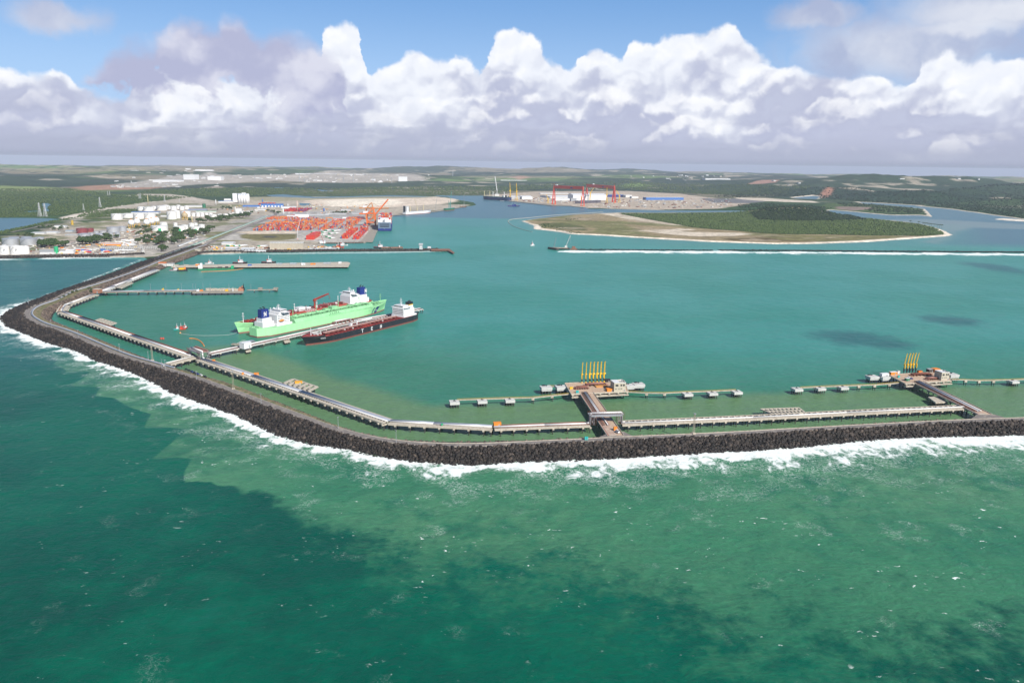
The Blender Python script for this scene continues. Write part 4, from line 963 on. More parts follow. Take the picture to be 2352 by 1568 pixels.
# ---------------------------------------------------------------- loading platforms
def platform(label, quad, z, lower=True):
    root = slab_on_piles('jetty_platform', label, quad, z, .9, m=DUST, pile=12.)
    c = root.location; q = [Vector((p.x - c.x, p.y - c.y, 0)) for p in quad]
    mb = MB(); A, B, C_, D_ = q                                    # front left, front right, back right, back left
    for a, b in ((A, B), (B, C_), (C_, D_), (D_, A)): mb.bar(a + Vector((0, 0, z + .35)), b + Vector((0, 0, z + .35)), .7, 1.5)
    mb.obj('edge_beam', CONC, root)
    lb = MB(); e = (D_ - A).normalized()
    a, b = A.lerp(B, .0), B; lb.bar(a - e * .4 + Vector((0, 0, z - 3.2)), b - e * .4 + Vector((0, 0, z - 3.2)), 4.5, 1.2)
    for t in np.linspace(.02, .98, 7): p = A.lerp(B, t) - e * 1.; lb.box(p.x, p.y, z - 4.6, 2.2, 2.6, 1.4); lb.box(p.x, p.y, z - 1.9, 2., 2., 1.1); lb.box(p.x, p.y, z - 3.2, 1., 1., 2.2)
    lb.obj('lower_deck', CONC, root)
    return root
def loading_arm(lean, slim, teal=False):
    r = thing('loading_arm', '', 'loading arm'); k = .72 if slim else 1.; H = 26.5
    base = MB(); base.cyl(0, 0, 0, 1., 1.1 * k, 1.1 * k, 10); base.cyl(0, 0, 1., 11.5, .62 * k, .5 * k, 10); base.box(0, .9 * k, 2.2, 1.3 * k, .5, 5); base.obj('riser', BLK if teal else YEL, r, False)
    sw = MB(); sw.box(0, 0, 2.4, 1.9 * k, 1.9 * k, 2.4); sw.tube((-1.6 * k, 0, 4.5), (1.6 * k, 0, 4.5), .6 * k, 8); sw.tube((.5, 0, 5.), (.9 * k, 0, 11.), .34 * k, 6); sw.obj('coupler', BLK, r)
    jt = MB(); jt.tube((-1.7 * k, 0, 11.5), (1.7 * k, 0, 11.5), 1.05 * k, 12); jt.box(-1.3 * k, -1.4, 10.2, 1.3 * k, 2., 2.8); jt.box(-1.3 * k, -2.1, 7., 1.2 * k, 1.3 * k, 3.4); jt.obj('counterweight', YEL, r)
    L = lean
    ia = MB(); ia.tube((-.55 * k, 0, 11.5), (L * .95 - .5 * k, .4, H), .36 * k, 8); ia.tube((.6 * k, 0, 11.5), (L * .95 + .2 * k, .4, H), .28 * k, 6)
    for i in range(7): z0 = 12 + i * 2; f = (z0 - 11.5) / (H - 11.5); ia.tube((-.55 * k + L * .95 * f, .1, z0), (.6 * k + (L * .95) * f - .35 * k * f, .1, z0 + 1.3), .11, 4)
    ia.obj('inboard_arm', YEL, r)
    oa = MB(); oa.tube((L + .15 * k, .9, H - .3), (.75 * k, .9, 12.2), .3 * k, 8); oa.tube((L - .7 * k, .9, H - 2), (.0, .9, 13.), .16 * k, 6); oa.obj('outboard_arm', YEL, r)
    tp = MB(); tp.tube((L - .9 * k, .5, H), (L + .9 * k, .5, H), .75 * k, 10); tp.box(L, .5, H - .2, 1.1 * k, .5, 1.2); tp.obj('apex_sheave', YELG, r)
    return r
def arms(spots, z, lean, rz, labs, grp, teal):
    src = {}
    for (x, y, slim), lab in zip(spots, labs):
        p = P(x, y, z)
        if slim not in src:
            src[slim] = a = loading_arm(lean, slim, teal); a.location = p; a.rotation_euler = (0, 0, rz); a['label'] = lab; a['group'] = grp
        else: dup(src[slim], p, rz, lab, grp)
def jetty_house(label, x0, x1, y, z, h, rz, depth=14., ):
    a, b = P(x0, y, z), P(x1, y, z); w = (b - a).length; c = (a + b) / 2
    n = Vector((-math.sin(rz), math.cos(rz), 0)); r = thing('control_building', label, 'building', c, rz)
    mb = MB(); mb.box(-w * .24, depth / 2, 0, w * .52, depth, h); mb.box(w * .27, depth / 2 + .3, 0, w * .5, depth - .6, h - .9); mb.obj('wall', BEIGE, r)
    rf = MB(); rf.box(-w * .24, depth / 2, h, w * .53, depth + .3, .35); rf.obj('roof', WHT, r)
    pp = MB(); 
    for (cx, cy, sx, sy) in ((w * .27, .45, w * .5, .3), (w * .27, depth - .1, w * .5, .3), (w * .51, depth / 2, .3, depth - .6)): pp.box(cx, cy, h - .9, sx, sy, 1.2)
    pp.obj('parapet', WHT2, r)
    rt = MB(); rt.cyl(w * .35, depth * .6, h - .9, h + 1.1, 1.1, 1.1, 10); rt.box(w * .2, depth * .55, h - .9, 1.6, 1.6, 1.); rt.obj('water_tank', STEEL, r)
    for (cx, sx, zz, sz) in ((-.26, .24, .62, .2), (.12, .12, .62, .19), (.34, .14, .62, .19), (-.34, .12, .30, .07), (-.08, .1, .30, .07), (.14, .14, .30, .07)):
        wb = MB(); yy = -.06 if cx < 0 else .24; wb.box(cx * w, yy, h * zz, sx * w, .14, h * sz); wb.obj('window', GLASS, r)
    db = MB(); db.box(w * .42, .24, 0, 1.1, .14, 2.3); db.obj('door', STEEL, r)
    return r
ZP = 10.2
QA = PL([(1312.5,905),(1443,898.5),(1434,873.5),(1297,879.5)], ZP)
RZA = ang(QA[0], QA[1])
platform('rust stained concrete loading platform with seven yellow loading arms, near jetty', QA, ZP)
arms([(1336.5,879.5,True),(1345.5,879.2,True),(1354.6,878.8,False),(1363,878.4,False),(1371.3,878,False),(1379.2,877.7,False),(1387.4,877.3,False)], ZP, .5, RZA,
     ['slim yellow loading arm at the left end of the row of seven', 'second slim yellow loading arm from the left in the row of seven', 'first thick yellow loading arm, third from the left in the row of seven', 'middle yellow loading arm of the row of seven', 'fifth yellow loading arm from the left in the row of seven', 'yellow loading arm next to the right end of the row of seven', 'yellow loading arm at the right end of the row of seven beside a black box'], 'seven loading arms of the near jetty', False)
jetty_house('beige two storey control building with white roof at the right end of the near platform', 1409.5, 1437.5, 899.5, ZP, 11.5, RZA)
ZQ = 10.2
QB = PL([(2079,880.5),(2185,874),(2172,852.5),(2040,860)], ZQ); RZB = ang(QB[0], QB[1])
platform('rust stained concrete loading platform with five leaning loading arms, right hand jetty', QB, ZQ)
arms([(2075.5,856.5,True),(2082.5,856,False),(2089,855.6,False),(2095.5,855.2,False),(2102.5,854.8,True)], ZQ, 2.6, RZB,
     ['slim ochre loading arm at the left end of the leaning row of five', 'second ochre loading arm from the left of the leaning row of five', 'middle ochre loading arm of the leaning row of five', 'fourth ochre loading arm from the left of the leaning row of five', 'slim ochre loading arm at the right end of the leaning row of five'], 'five loading arms of the right hand jetty', True)
jetty_house('beige two storey control building with white roof on the right hand platform', 2160, 2181, 873.2, ZQ, 10.8, RZB, 13.)
# ---------------------------------------------------------------- access trestles
def access(label, la, lb, ra, rb, z0, z1, white):
    a, b, c, d = P(*la, z0), P(*lb, z1), P(*ra, z0), P(*rb, z1)       # left far, left near, right far, right near
    m0, m1 = (a + c) / 2, (b + d) / 2; w = ((c - a).length + (d - b).length) / 2 * .93; L = (m1 - m0); 
    root = thing('access_trestle', label, 'access bridge', (m0.x, m0.y, 0), math.atan2(L.y, L.x)); ln = math.hypot(L.x, L.y); s = (z1 - z0) / ln
    def q(x, y, z=0.): return Vector((x, y, z0 + s * x + z))
    mb = MB()
    mb.bar(q(0, 0), q(ln, 0), w, .8); mb.bar(q(0, w / 2, .9), q(ln, w / 2, .9), .5, 2.4); mb.bar(q(0, -w / 2, .3), q(ln, -w / 2, .3), .5, 1.6)
    mb.obj('deck', CONC, root)
    rd = MB(); rd.bar(q(0, w * .27, .03), q(ln, w * .27, .03), w * .38, .02); rd.obj('roadway', DUST, root)
    rs = MB()
    for k in range(int(ln / 4)): rs.bar(q(2 + k * 4, -w * .46, .35), q(2 + k * 4, w * .04, .35), .7, .32)
    rs.bar(q(0, -w * .44, .12), q(ln, -w * .44, .12), w * .09, .1)
    rs.obj('pipe_support', RUSTP, root)
    for k, (o, r_, m_) in enumerate(((-.34, .4, RUST), (-.26, .45, RUST), (-.16, .6, PIPEW), (-.07, .6, PIPEW if white else PIPEG), (.02, .45, RUSTP))):
        pb = MB(); pb.tube(q(1, o * w, 1.1), q(ln * (.62 if k == 2 else .8) if white else ln * .93, o * w, 1.1), r_, 8); pb.obj('pipe', m_, root, True)
    if not white:
        pb = MB(); pb.tube(q(1, .06 * w, 1.5), q(ln * .93, .06 * w, 1.5), .85, 8); pb.obj('pipe', PIPEW, root, True)
    n = max(3, int(ln / 20)); first = None
    for k in range(n):
        x = ln * (k + .6) / n
        if first is None:
            cb = MB(); cb.box(0, 0, z0 - 3.4, 2., w + 1., 1.5)
            for yy in (-w * .4, 0, w * .4): cb.cyl(0, yy, -3, z0 - 3.4, .7, .7, 8)
            first = cb.obj('pile_bent', CONCD, root); first.location = (x, 0, 0)
        else: o = first.copy(); COL.objects.link(o); o.location = (x, 0, s * x)
    return root, ln, w
access('access bridge with rust and white pipes passing under the scaffolded pipe gantry', (1330,902), (1396,1002), (1363,900), (1432,998), 10., 9.2, True)
access('slanting access bridge with one long white pipe beside its roadway', (2097,877.5), (2243,950), (2118,875), (2283,953), 10., 9.2, False)
# ---------------------------------------------------------------- pipe gantries
def gantry(label, a, b, z, h, w, legs_in=.1, box=False):
    a, b = P(*a, z), P(*b, z); L = b - a; ln = math.hypot(L.x, L.y); r = thing('pipe_gantry', label, 'pipe gantry', (a.x, a.y, z), math.atan2(L.y, L.x))
    fb = MB(); fb.box(ln / 2, 0, h, ln, w, .35); fb.box(ln / 2, -w / 2, h - 1.4, ln * .9, .5, 1.4); fb.box(ln / 2, w / 2, h - 1.4, ln * .9, .5, 1.4); fb.obj('deck_beam', STEEL, r)
    piles(r, [(x, y) for x in (ln * .04, ln * .14, ln * .84, ln * .95) for y in (-w * .42, w * .42)], .42, h, -.5, STEEL, 'leg')
    pb = MB(); R_ = 1.05; pb.path([(-2, -w * .2, 1.2), (1.2, -w * .2, 1.4), (1.8, -w * .2, 2.4), (1.8, -w * .2, h + .9), (2.8, -w * .2, h + 1.9), (ln - 2.8, -w * .2, h + 1.9), (ln - 1.8, -w * .2, h + .9), (ln - 1.8, -w * .2, 2.6), (ln - 1., -w * .2, 1.5), (ln + 2, -w * .2, 1.4)], R_, 10)
    pb.obj('pipe', PIPEW, r, True)
    sb = MB()
    for x in np.linspace(0, ln, int(ln / 2.4)):
        for y in (-w * .5, w * .5): sb.tube((x, y, h), (x + random.uniform(-.3, .3), y, h + random.uniform(2.2, 4.)), .09, 4)
    for zz in (h + 1.1, h + 2.2):
        for y in (-w * .5, w * .5): sb.tube((0, y, zz), (ln, y, zz), .09, 4)
    for x0, x1 in ((0, ln * .2), (ln * .78, ln * 1.02)):
        for k in range(7):
            zz = k * h / 6.5; sb.tube((x0, -w * .52, zz), (x1, -w * .52, zz + random.uniform(-.2, .2)), .09, 4); sb.tube((x0, w * .52, zz), (x1, w * .52, zz), .09, 4)
        for x in np.linspace(x0, x1, 5):
            for y in (-w * .52, w * .52): sb.tube((x, y, 0), (x, y, h + 2), .09, 4)
    sb.obj('scaffolding', RUST, r)
    if box:
        bb = MB(); bb.box(ln / 2, w * .1, h + .4, ln, w * .5, .6); bb.box(ln / 2, w * .3, h + 1.8, ln * .95, 2.4, .5); bb.obj('cover_panel', RUSTP, r)
    return r
gantry('steel gantry in rusty scaffolding lifting a white pipe over the access bridge', (1351,972.5), (1430,970), 8.5, 10.5, 9.)
gantry('rust brown scaffolded crossing where the pipes are lifted over the left jetty', (442,812.5), (472,823.5), 8.5, 9., 15., box=True)
# ---------------------------------------------------------------- ships
def hull(L, B, D, sheer=2.5, flare=.10, bow=.16, stern=.10, boot=2.4, n=28, transom=.7, draft=3.):
    """returns (upper hull, boot topping, deck outline) builders; x forward from the stern, z=0 water"""
    up, bt = MB(), MB(); ring = []
    for i in range(n + 1):
        s = i / n; x = s * L
        f = 1.
        if s < stern: f = transom + (1 - transom) * math.sin(s / stern * math.pi / 2)
        if s > 1 - bow: q = (s - (1 - bow)) / bow; f = max(.0, (1 - q ** 2.1)) ** .8
        fw = f
        if s > 1 - bow * 1.5: q = (s - (1 - bow * 1.5)) / (bow * 1.5); fw = max(0., 1 - q ** 1.8)
        zt = D + sheer * max(0, (s - .86) / .14) ** 1.6 + sheer * .15 * max(0, (.1 - s) / .1)
        xo = (L * .022) * max(0, (s - .8) / .2) ** 2
        ring.append((x, f * B / 2, min(fw, f) * B / 2, zt, xo))
    vs, fs, vb, fb = [], [], [], []
    for (x, b, bw, zt, xo) in ring:
        rows = [(x, -bw, boot), (x + xo * .4, -(bw + (b - bw) * .45), boot + (zt - boot) * .5), (x + xo, -b, zt), (x + xo, b, zt), (x + xo * .4, (bw + (b - bw) * .45), boot + (zt - boot) * .5), (x, bw, boot)]
        vs += rows; vb += [(x - xo * .2, -bw * .96, -draft), (x, -bw, boot), (x, bw, boot), (x - xo * .2, bw * .96, -draft)]
    for i in range(n):
        a, c = i * 6, (i + 1) * 6
        for k in range(5): fs.append((a + k, c + k, c + k + 1, a + k + 1))
        a, c = i * 4, (i + 1) * 4
        for k in (0, 2): fb.append((a + k, c + k, c + k + 1, a + k + 1))
    fs.append((0, 1, 2, 3, 4, 5)); fb.append((0, 1, 2, 3)); e = n * 6; fs.append(tuple(e + k for k in range(6))[::-1]); e = n * 4; fb.append(tuple(e + k for k in range(4))[::-1])
    up.add(vs, fs); bt.add(vb, fb)
    return up, bt, ring
def deck(ring, z_off=.02, s0=0, s1=None, inset=.6):
    mb = MB(); r = ring[s0:s1]; n = len(r)
    mb.add([(x + xo, -max(0, b - inset), zt + z_off) for x, b, _, zt, xo in r] + [(x + xo, max(0, b - inset), zt + z_off) for x, b, _, zt, xo in r], [(i, i + 1, n + i + 1, n + i) for i in range(n - 1)]); return mb
def bulwark(ring, h, s0=0, s1=None):
    mb = MB(); r = ring[s0:s1]; n = len(r)
    for sg in (-1, 1):
        for a, b in zip(r, r[1:]):
            p, q = Vector((a[0] + a[4], sg * a[1], a[3])), Vector((b[0] + b[4], sg * b[1], b[3])); d = (q - p)
            if d.length > .1: mb.bar(p + Vector((0, 0, h)), q + Vector((0, 0, h)), .35, h + .1)
    return mb
def windows(r, x0, x1, y, z, n, w, h, face='x', xx=0):
    """one strip of separate square panes on a wall"""
    mb = MB()
    for i in range(n):
        t = x0 + (x1 - x0) * (i + .5) / n
        if face == 'x': mb.box(xx, t, z, .16, abs(x1 - x0) / n * .66, h)
        else: mb.box(t, y, z, abs(x1 - x0) / n * .66, .16, h)
    return mb
def mast(h, m, parent, x, y, z, r=.45, top=1.4, name='vent_mast'):
    mb = MB(); mb.cyl(x, y, z, z + h, r, r * .7, 8); mb.cyl(x, y, z + h - top, z + h, r * 1.9, r * 1.9, 8); mb.box(x, y, z + h * .6, r * 6, .3, .3); mb.obj(name, m, parent); return mb
def emblem(mb, o, rt, up, s, nrm=1):
    """slanted double stroke mark"""
    o, rt, up = Vector(o), Vector(rt).normalized(), Vector(up).normalized(); n = rt.cross(up)
    for (x0, y0, x1, y1) in ((.12, 0, .42, .78), (.5, .22, .8, 1.), (.3, .38, .62, .62), (.12, .52, .3, 1.), (.62, 0., .8, .5)):
        a, b = o + rt * x0 * s + up * y0 * s, o + rt * x1 * s + up * y1 * s; d = (b - a).normalized(); e = n.cross(d) * .065 * s
        vs = [a - e, a + e, b + e, b - e]; vs += [v + n * .15 for v in vs]; mb.add(vs, [(3, 2, 1, 0), (4, 5, 6, 7), (0, 1, 5, 4), (1, 2, 6, 5), (2, 3, 7, 6), (3, 0, 4, 7)])
def gas_carrier(label, A, B_, L, W, main, sternfirst, deckm, housem=WHT, D=17., trunk=5.5):
    """A,B: waterline points of stern and bow on the centre line"""
    rz = ang(A, B_); r = thing('gas_carrier', label, 'tanker ship', (A.x, A.y, 0), rz)
    up, bt, ring = hull(L, W, D, 4.5, bow=.2, stern=.1, transom=.45)
    up.obj('hull', main, r); bt.obj('boot_topping', OXB, r); n = len(ring)
    deck(ring).obj('deck', deckm, r)
    bulwark(ring, 1.2, n - 6).obj('bulwark', main if main is not GRNK else WHT, r)
    # trunk over the cargo tanks, chamfered
    x0, x1 = L * .235, L * .865; w = W * .36
    tk = MB(); prof = [(-w - 5, D + .05), (-w, D + trunk), (w, D + trunk), (w + 5, D + .05)]
    m_ = len(prof); xs = [x0, x0 + 4, L * .76, x1]; sc = [1, 1, .92, .55]
    vs = [(x, y * k, z) for x, k in zip(xs, sc) for y, z in prof]; fs = []
    for i in range(3):
        for k in range(3): fs.append((i * 4 + k, i * 4 + k + 1, (i + 1) * 4 + k + 1, (i + 1) * 4 + k)[::-1])
    fs += [(0, 1, 2, 3), (12, 13, 14, 15)[::-1]]; tk.add(vs, fs); tk.obj('tank_trunk', deckm, r)
    zt = D + trunk
    pk = MB()
    for y in (-w * .42, -w * .3, -w * .14, w * .06, w * .2): pk.tube((x0 + 2, y, zt + 1.8), (x1 - 6, y, zt + 1.8), .6, 6)
    for x in np.arange(x0 + 5, x1 - 6, 9): pk.box(x, -w * .1, zt, .5, w * .8, 1.6)
    for x in np.arange(x0 + 8, x1 - 10, 22): pk.tube((x, -w * .9, zt + .8), (x, w * .8, zt + .8), .35, 5)
    pk.box((x0 + x1) / 2, w * .55, zt + 2.2, (x1 - x0) * .94, 1.4, .2)
    pk.obj('deck_pipe', GRND if deckm is not RED else mat('dark red pipe', (.17, .03, .03), .6, .2, .3), r)
    q = MB(); rr_ = random.Random(7)
    q.box((x0 + x1) / 2, -w * .62, zt, (x1 - x0) * .9, .5, .5)
    for k in range(46): x = rr_.uniform(x0 + 4, x1 - 8); y0_ = rr_.uniform(-w * .9, -w * .5); y1_ = rr_.uniform(-w * .1, w * .8); z_ = zt + rr_.uniform(.4, 2.6); q.tube((x, y0_, z_), (x, y1_, z_), rr_.uniform(.2, .45), 4); q.box(x, rr_.choice((y0_, y1_)), zt, rr_.uniform(1.2, 3.4), rr_.uniform(1.2, 3), z_ - zt + 1)
    q.obj('deck_fitting', mat('olive fitting', (.14, .32, .15), .7, .3, .4) if deckm is not RED else mat('grey fitting', (.36, .22, .2), .7, .3, .4), r)
    q = MB()
    for y in (-W * .44, W * .44): q.tube((x0, y, D + 1.2), (x1, y, D + 1.2), .3, 4)
    for x in np.arange(x0, x1, 14): q.tube((x, -W * .44, D + 1.2), (x, -W * .38, D + 1.2), .3, 4)
    q.obj('deck_rail', GRND if deckm is not RED else WHT2, r)
    dm = MB()
    for k in range(4):
        x = x0 + (x1 - x0) * (.1 + .25 * k); dm.cyl(x, w * .25, zt, zt + 3.4, 3., 2.4, 10); dm.box(x + 5, -w * .55, zt, 5, 5, 2.2)
    for k, dmx in enumerate([x0 + (x1 - x0) * (.1 + .25 * k) for k in range(4)]):
        d1 = MB(); d1.cyl(dmx, w * .25, zt, zt + 3.4, 3., 2.4, 10); d1.obj('tank_dome', GRND if deckm is not RED else WHT, r)
    # manifold amidships
    mx = L * .53
    for sgn in (-1, 1):
        mf = MB()
        for k in range(5): mf.tube((mx - 10 + k * 5, sgn * w * .5, zt + 1.5), (mx - 10 + k * 5, sgn * (W / 2 - 2.5), D + 4.), .55, 6)
        mf.box(mx, sgn * (W / 2 - 4.5), D, 30, 6, 2.6); mf.obj('manifold', deckm if deckm is not RED else WHT, r)
    ch = MB(); ch.box(mx + 14, 2, zt, 15, 11, 6.5); ch.box(mx - 2, 4, zt, 10, 7, 4.5); ch.obj('compressor_house', GRND if deckm is not RED else WHT, r)
    for k in range(4): mast(14, GRND if deckm is not RED else WHT, r, x0 + (x1 - x0) * (.06 + .27 * k), w * .05, zt, .55)
    # stern: engine casing with funnel, then the accommodation block
    es = MB(); es.box(L * .075, 0, D, L * .075, W * .5, 9); es.box(L * .075, 0, D + 9, L * .06, W * .36, 6); es.obj('engine_casing', housem, r)
    fn = MB(); fn.box(L * .072, 0, D + 15, L * .05, W * .24, 14, 0, .92, .9); f = fn.obj('funnel', NAVY, r)
    fe = MB(); 
    for sg in (-1, 1): emblem(fe, (L * .072 - sg * 3.6, sg * (W * .11 - .1) if sg > 0 else -(W * .11 - .1), D + 21), (sg, 0, 0) if sg < 0 else (1, 0, 0), (0, 0, 1), 7.5) if False else None
    emblem(fe, (L * .072 - 3.9, (-1 if sternfirst else 1) * (W * .12 + .02), D + 17.5), (1 if sternfirst else -1, 0, 0), (0, 0, 1), 8.)
    fe.obj('emblem', WHT, f)
    fp = MB(); fp.path([(L * .08, 0, D + 29), (L * .08, 0, D + 31.5), (L * .07, 0, D + 33)], .9, 6); fp.path([(L * .065, 2, D + 29), (L * .065, 2, D + 31), (L * .055, 2, D + 32)], .6, 6); fp.obj('exhaust_pipe', BLK, f)
    hx = L * .165; hs = MB()
    hs.box(hx, 0, D, L * .105, W * .82, 3.2); hs.box(hx + 1, 0, D + 3.2, L * .085, W * .66, 14.5); hs.box(hx + 2.5, 0, D + 17.7, L * .062, W * .58, 3.2); h = hs.obj('accommodation', housem, r)
    bw = MB(); bw.box(hx + 4, 0, D + 20.9, L * .045, W * 1.0, .5); bw.box(hx + 4.5, 0, D + 21.4, L * .038, W * .5, 3.2); bw.box(hx + 4, 0, D + 24.6, L * .044, W * .56, .4); bw.obj('bridge', housem, r)
    wn = MB(); wn.box(hx + 4.5 + L * .019 + .05, 0, D + 22.5, .12, W * .47, 1.4); wn.box(hx + 4.5, -W * .25 - .05, D + 22.5, L * .034, .12, 1.4); wn.obj('bridge_window', GLASS, r)
    for lv in range(5):
        wd = windows(r, hx - L * .035, hx + L * .04, -W * .33 - .04, D + 4.6 + lv * 2.8, 8, .9, 1.0, 'y'); wd.obj('window', GLASS, h)
    rm = MB(); rm.cyl(hx + 3, 0, D + 25, D + 33, .7, .4, 8); rm.box(hx + 3, 0, D + 29, 1.2, 9, .5); rm.box(hx + 3, 0, D + 31.5, 1.0, 6, .5); rm.tube((hx - 1, -4, D + 25), (hx + 3, 0, D + 31), .3, 5); rm.tube((hx - 1, 4, D + 25), (hx + 3, 0, D + 31), .3, 5); rm.ball(hx - 3, 5, D + 26.5, 1.5); rm.obj('radar_mast', WHT, r)
    lb = MB(); lb.ball(0, 0, 0, 1., 10, 6); lb.v = [(hx - 4 + a * 5.5, -W * .36 + b * 1.7, D + 8 + c * 1.6) for a, b, c in lb.v]; lb.obj('lifeboat', ORG, r, True)
    fm = MB(); fm.cyl(L * .965, 0, D + 3, D + 19, .7, .4, 8); fm.box(L * .965, 0, D + 13, 1., 6, .6); fm.cyl(L * .965, 0, D + 17.6, D + 18.4, 1.4, 1.4, 8); fm.obj('foremast', GRND if deckm is not RED else WHT, r)
    wc = MB(); wc.box(L * .925, 0, D + 3, L * .06, 3, .5)
    for x in (L * .9, L * .925, L * .945):
        z = D + (3 if x > L * .5 else 0); wc.tube((x, -5, z + 1.4), (x, 5, z + 1.4), 1.2, 8); wc.box(x, -7, z, 2, 1.5, 1.6); wc.box(x + 3, 7, z, 1.5, 1.5, 1.6)
    wc.obj('mooring_winch', GRND if deckm is not RED else RED, r)
    mg = MB(); mg.box(L * .02, 0, D + .05, 8, W * .4, .4)
    for k in range(6): mg.cyl(L * .01 + (k % 3) * 3.2, -W * .18 + (k // 3) * W * .3, D + .4, D + 1.6 + (k % 2), 1.1, .9, 8)
    mg.tube((L * .028, -6, D + 1.5), (L * .028, 6, D + 1.5), 1.2, 8); mg.obj('stern_winch', GRND if deckm is not RED else RED, r)
    return r
WL = 285.
A0 = P(582, 774.3); B0 = P(886, 711.3); dirn = (B0 - A0).normalized(); nrm = Vector((-dirn.y, dirn.x, 0)); LNG_L = (B0 - A0).length
print('near LNG', LNG_L); Wd = 41.
shipA = gas_carrier('mint green gas carrier with white bridge and navy funnel at its near end', A0, B0, LNG_L - 4, Wd, GRN, True, GRND, D=14.5)
st = MB(); hz = 14.5; Ls = LNG_L - 4
def side_x(xf, z, ring_L=Ls, W=Wd, bow=.2):                     # half breadth of the hull at a station, topside
    s = xf; f = 1.
    if s > 1 - bow: q = (s - (1 - bow)) / bow; f = max(.0, (1 - q ** 2.1)) ** .8
    fw = f
    if s > 1 - bow * 1.5: q = (s - (1 - bow * 1.5)) / (bow * 1.5); fw = max(0., 1 - q ** 1.8)
    b, bw = f * W / 2, min(fw, f) * W / 2; k = (z - 2.4) / (hz - 2.4); k = np.interp(k, [0, .5, 1], [0, .45, 1]); return bw + (b - bw) * k
def side_band(mb, s0, s1, lean, z0=2.6, z1=14.3):
    n = 6; vs, fs = [], []
    for i in range(n + 1):
        for j in range(5):
            z = z0 + (z1 - z0) * j / 4; s = s0 + (s1 - s0) * i / n + lean * (z - z0) / (z1 - z0); vs.append((s * Ls + .022 * Ls * max(0, (s - .8) / .2) ** 2 * (z / 14.5), -side_x(s, z) - .18, z))
    for i in range(n):
        for j in range(4): a = i * 5 + j; fs.append((a, a + 5, a + 6, a + 1))
    mb.add(vs, fs)
side_band(st, .868, .89, .012); side_band(st, .896, .903, .012) if False else None
st.v = []; st.f = []
side_band(st, .855, .885, .014); side_band(st, .83, .838, .014)
so = st.obj('hull_stripe', NAVY, shipA)
em = MB(); sx0 = .866; pa = Vector((sx0 * Ls, -side_x(sx0, 8) - .4, 6.2)); pb_ = Vector(((sx0 + .02) * Ls, -side_x(sx0 + .02, 8) - .4, 6.2)); emblem(em, pa, pb_ - pa, (0, 0, 1), 8.); em.obj('emblem', WHT, so)
nm = MB(); nm.wall_text([('H', 0)] * 0, (0, 0, 0), (1, 0, 0), (0, 0, 1), 1)
# far carrier: bow towards the breakwater, its bridge at the far end
A1 = P(548, 766.5); off = nrm * 0
bowpt = A1; sternpt = A1 + dirn * 312
gas_carrier('gas carrier with a red deck and red crane lying behind the all green one', sternpt, bowpt, 312, 41, GRN, False, RED, D=15.)
farc = [o for o in COL.objects if o.name.startswith('gas_carrier')][-1]
cr = MB(); cr.cyl(150, 8, 21, 36, 1.8, 1.4, 8); cr.box(150, 8, 34, 4, 4, 4); cr.lattice((150, 8, 37), (104, -4, 41), 2.4, .45, 8, 1.4); cr.tube((104, -4, 41), (101, -4, 30), .3, 5); cr.obj('deck_crane', RED, farc)
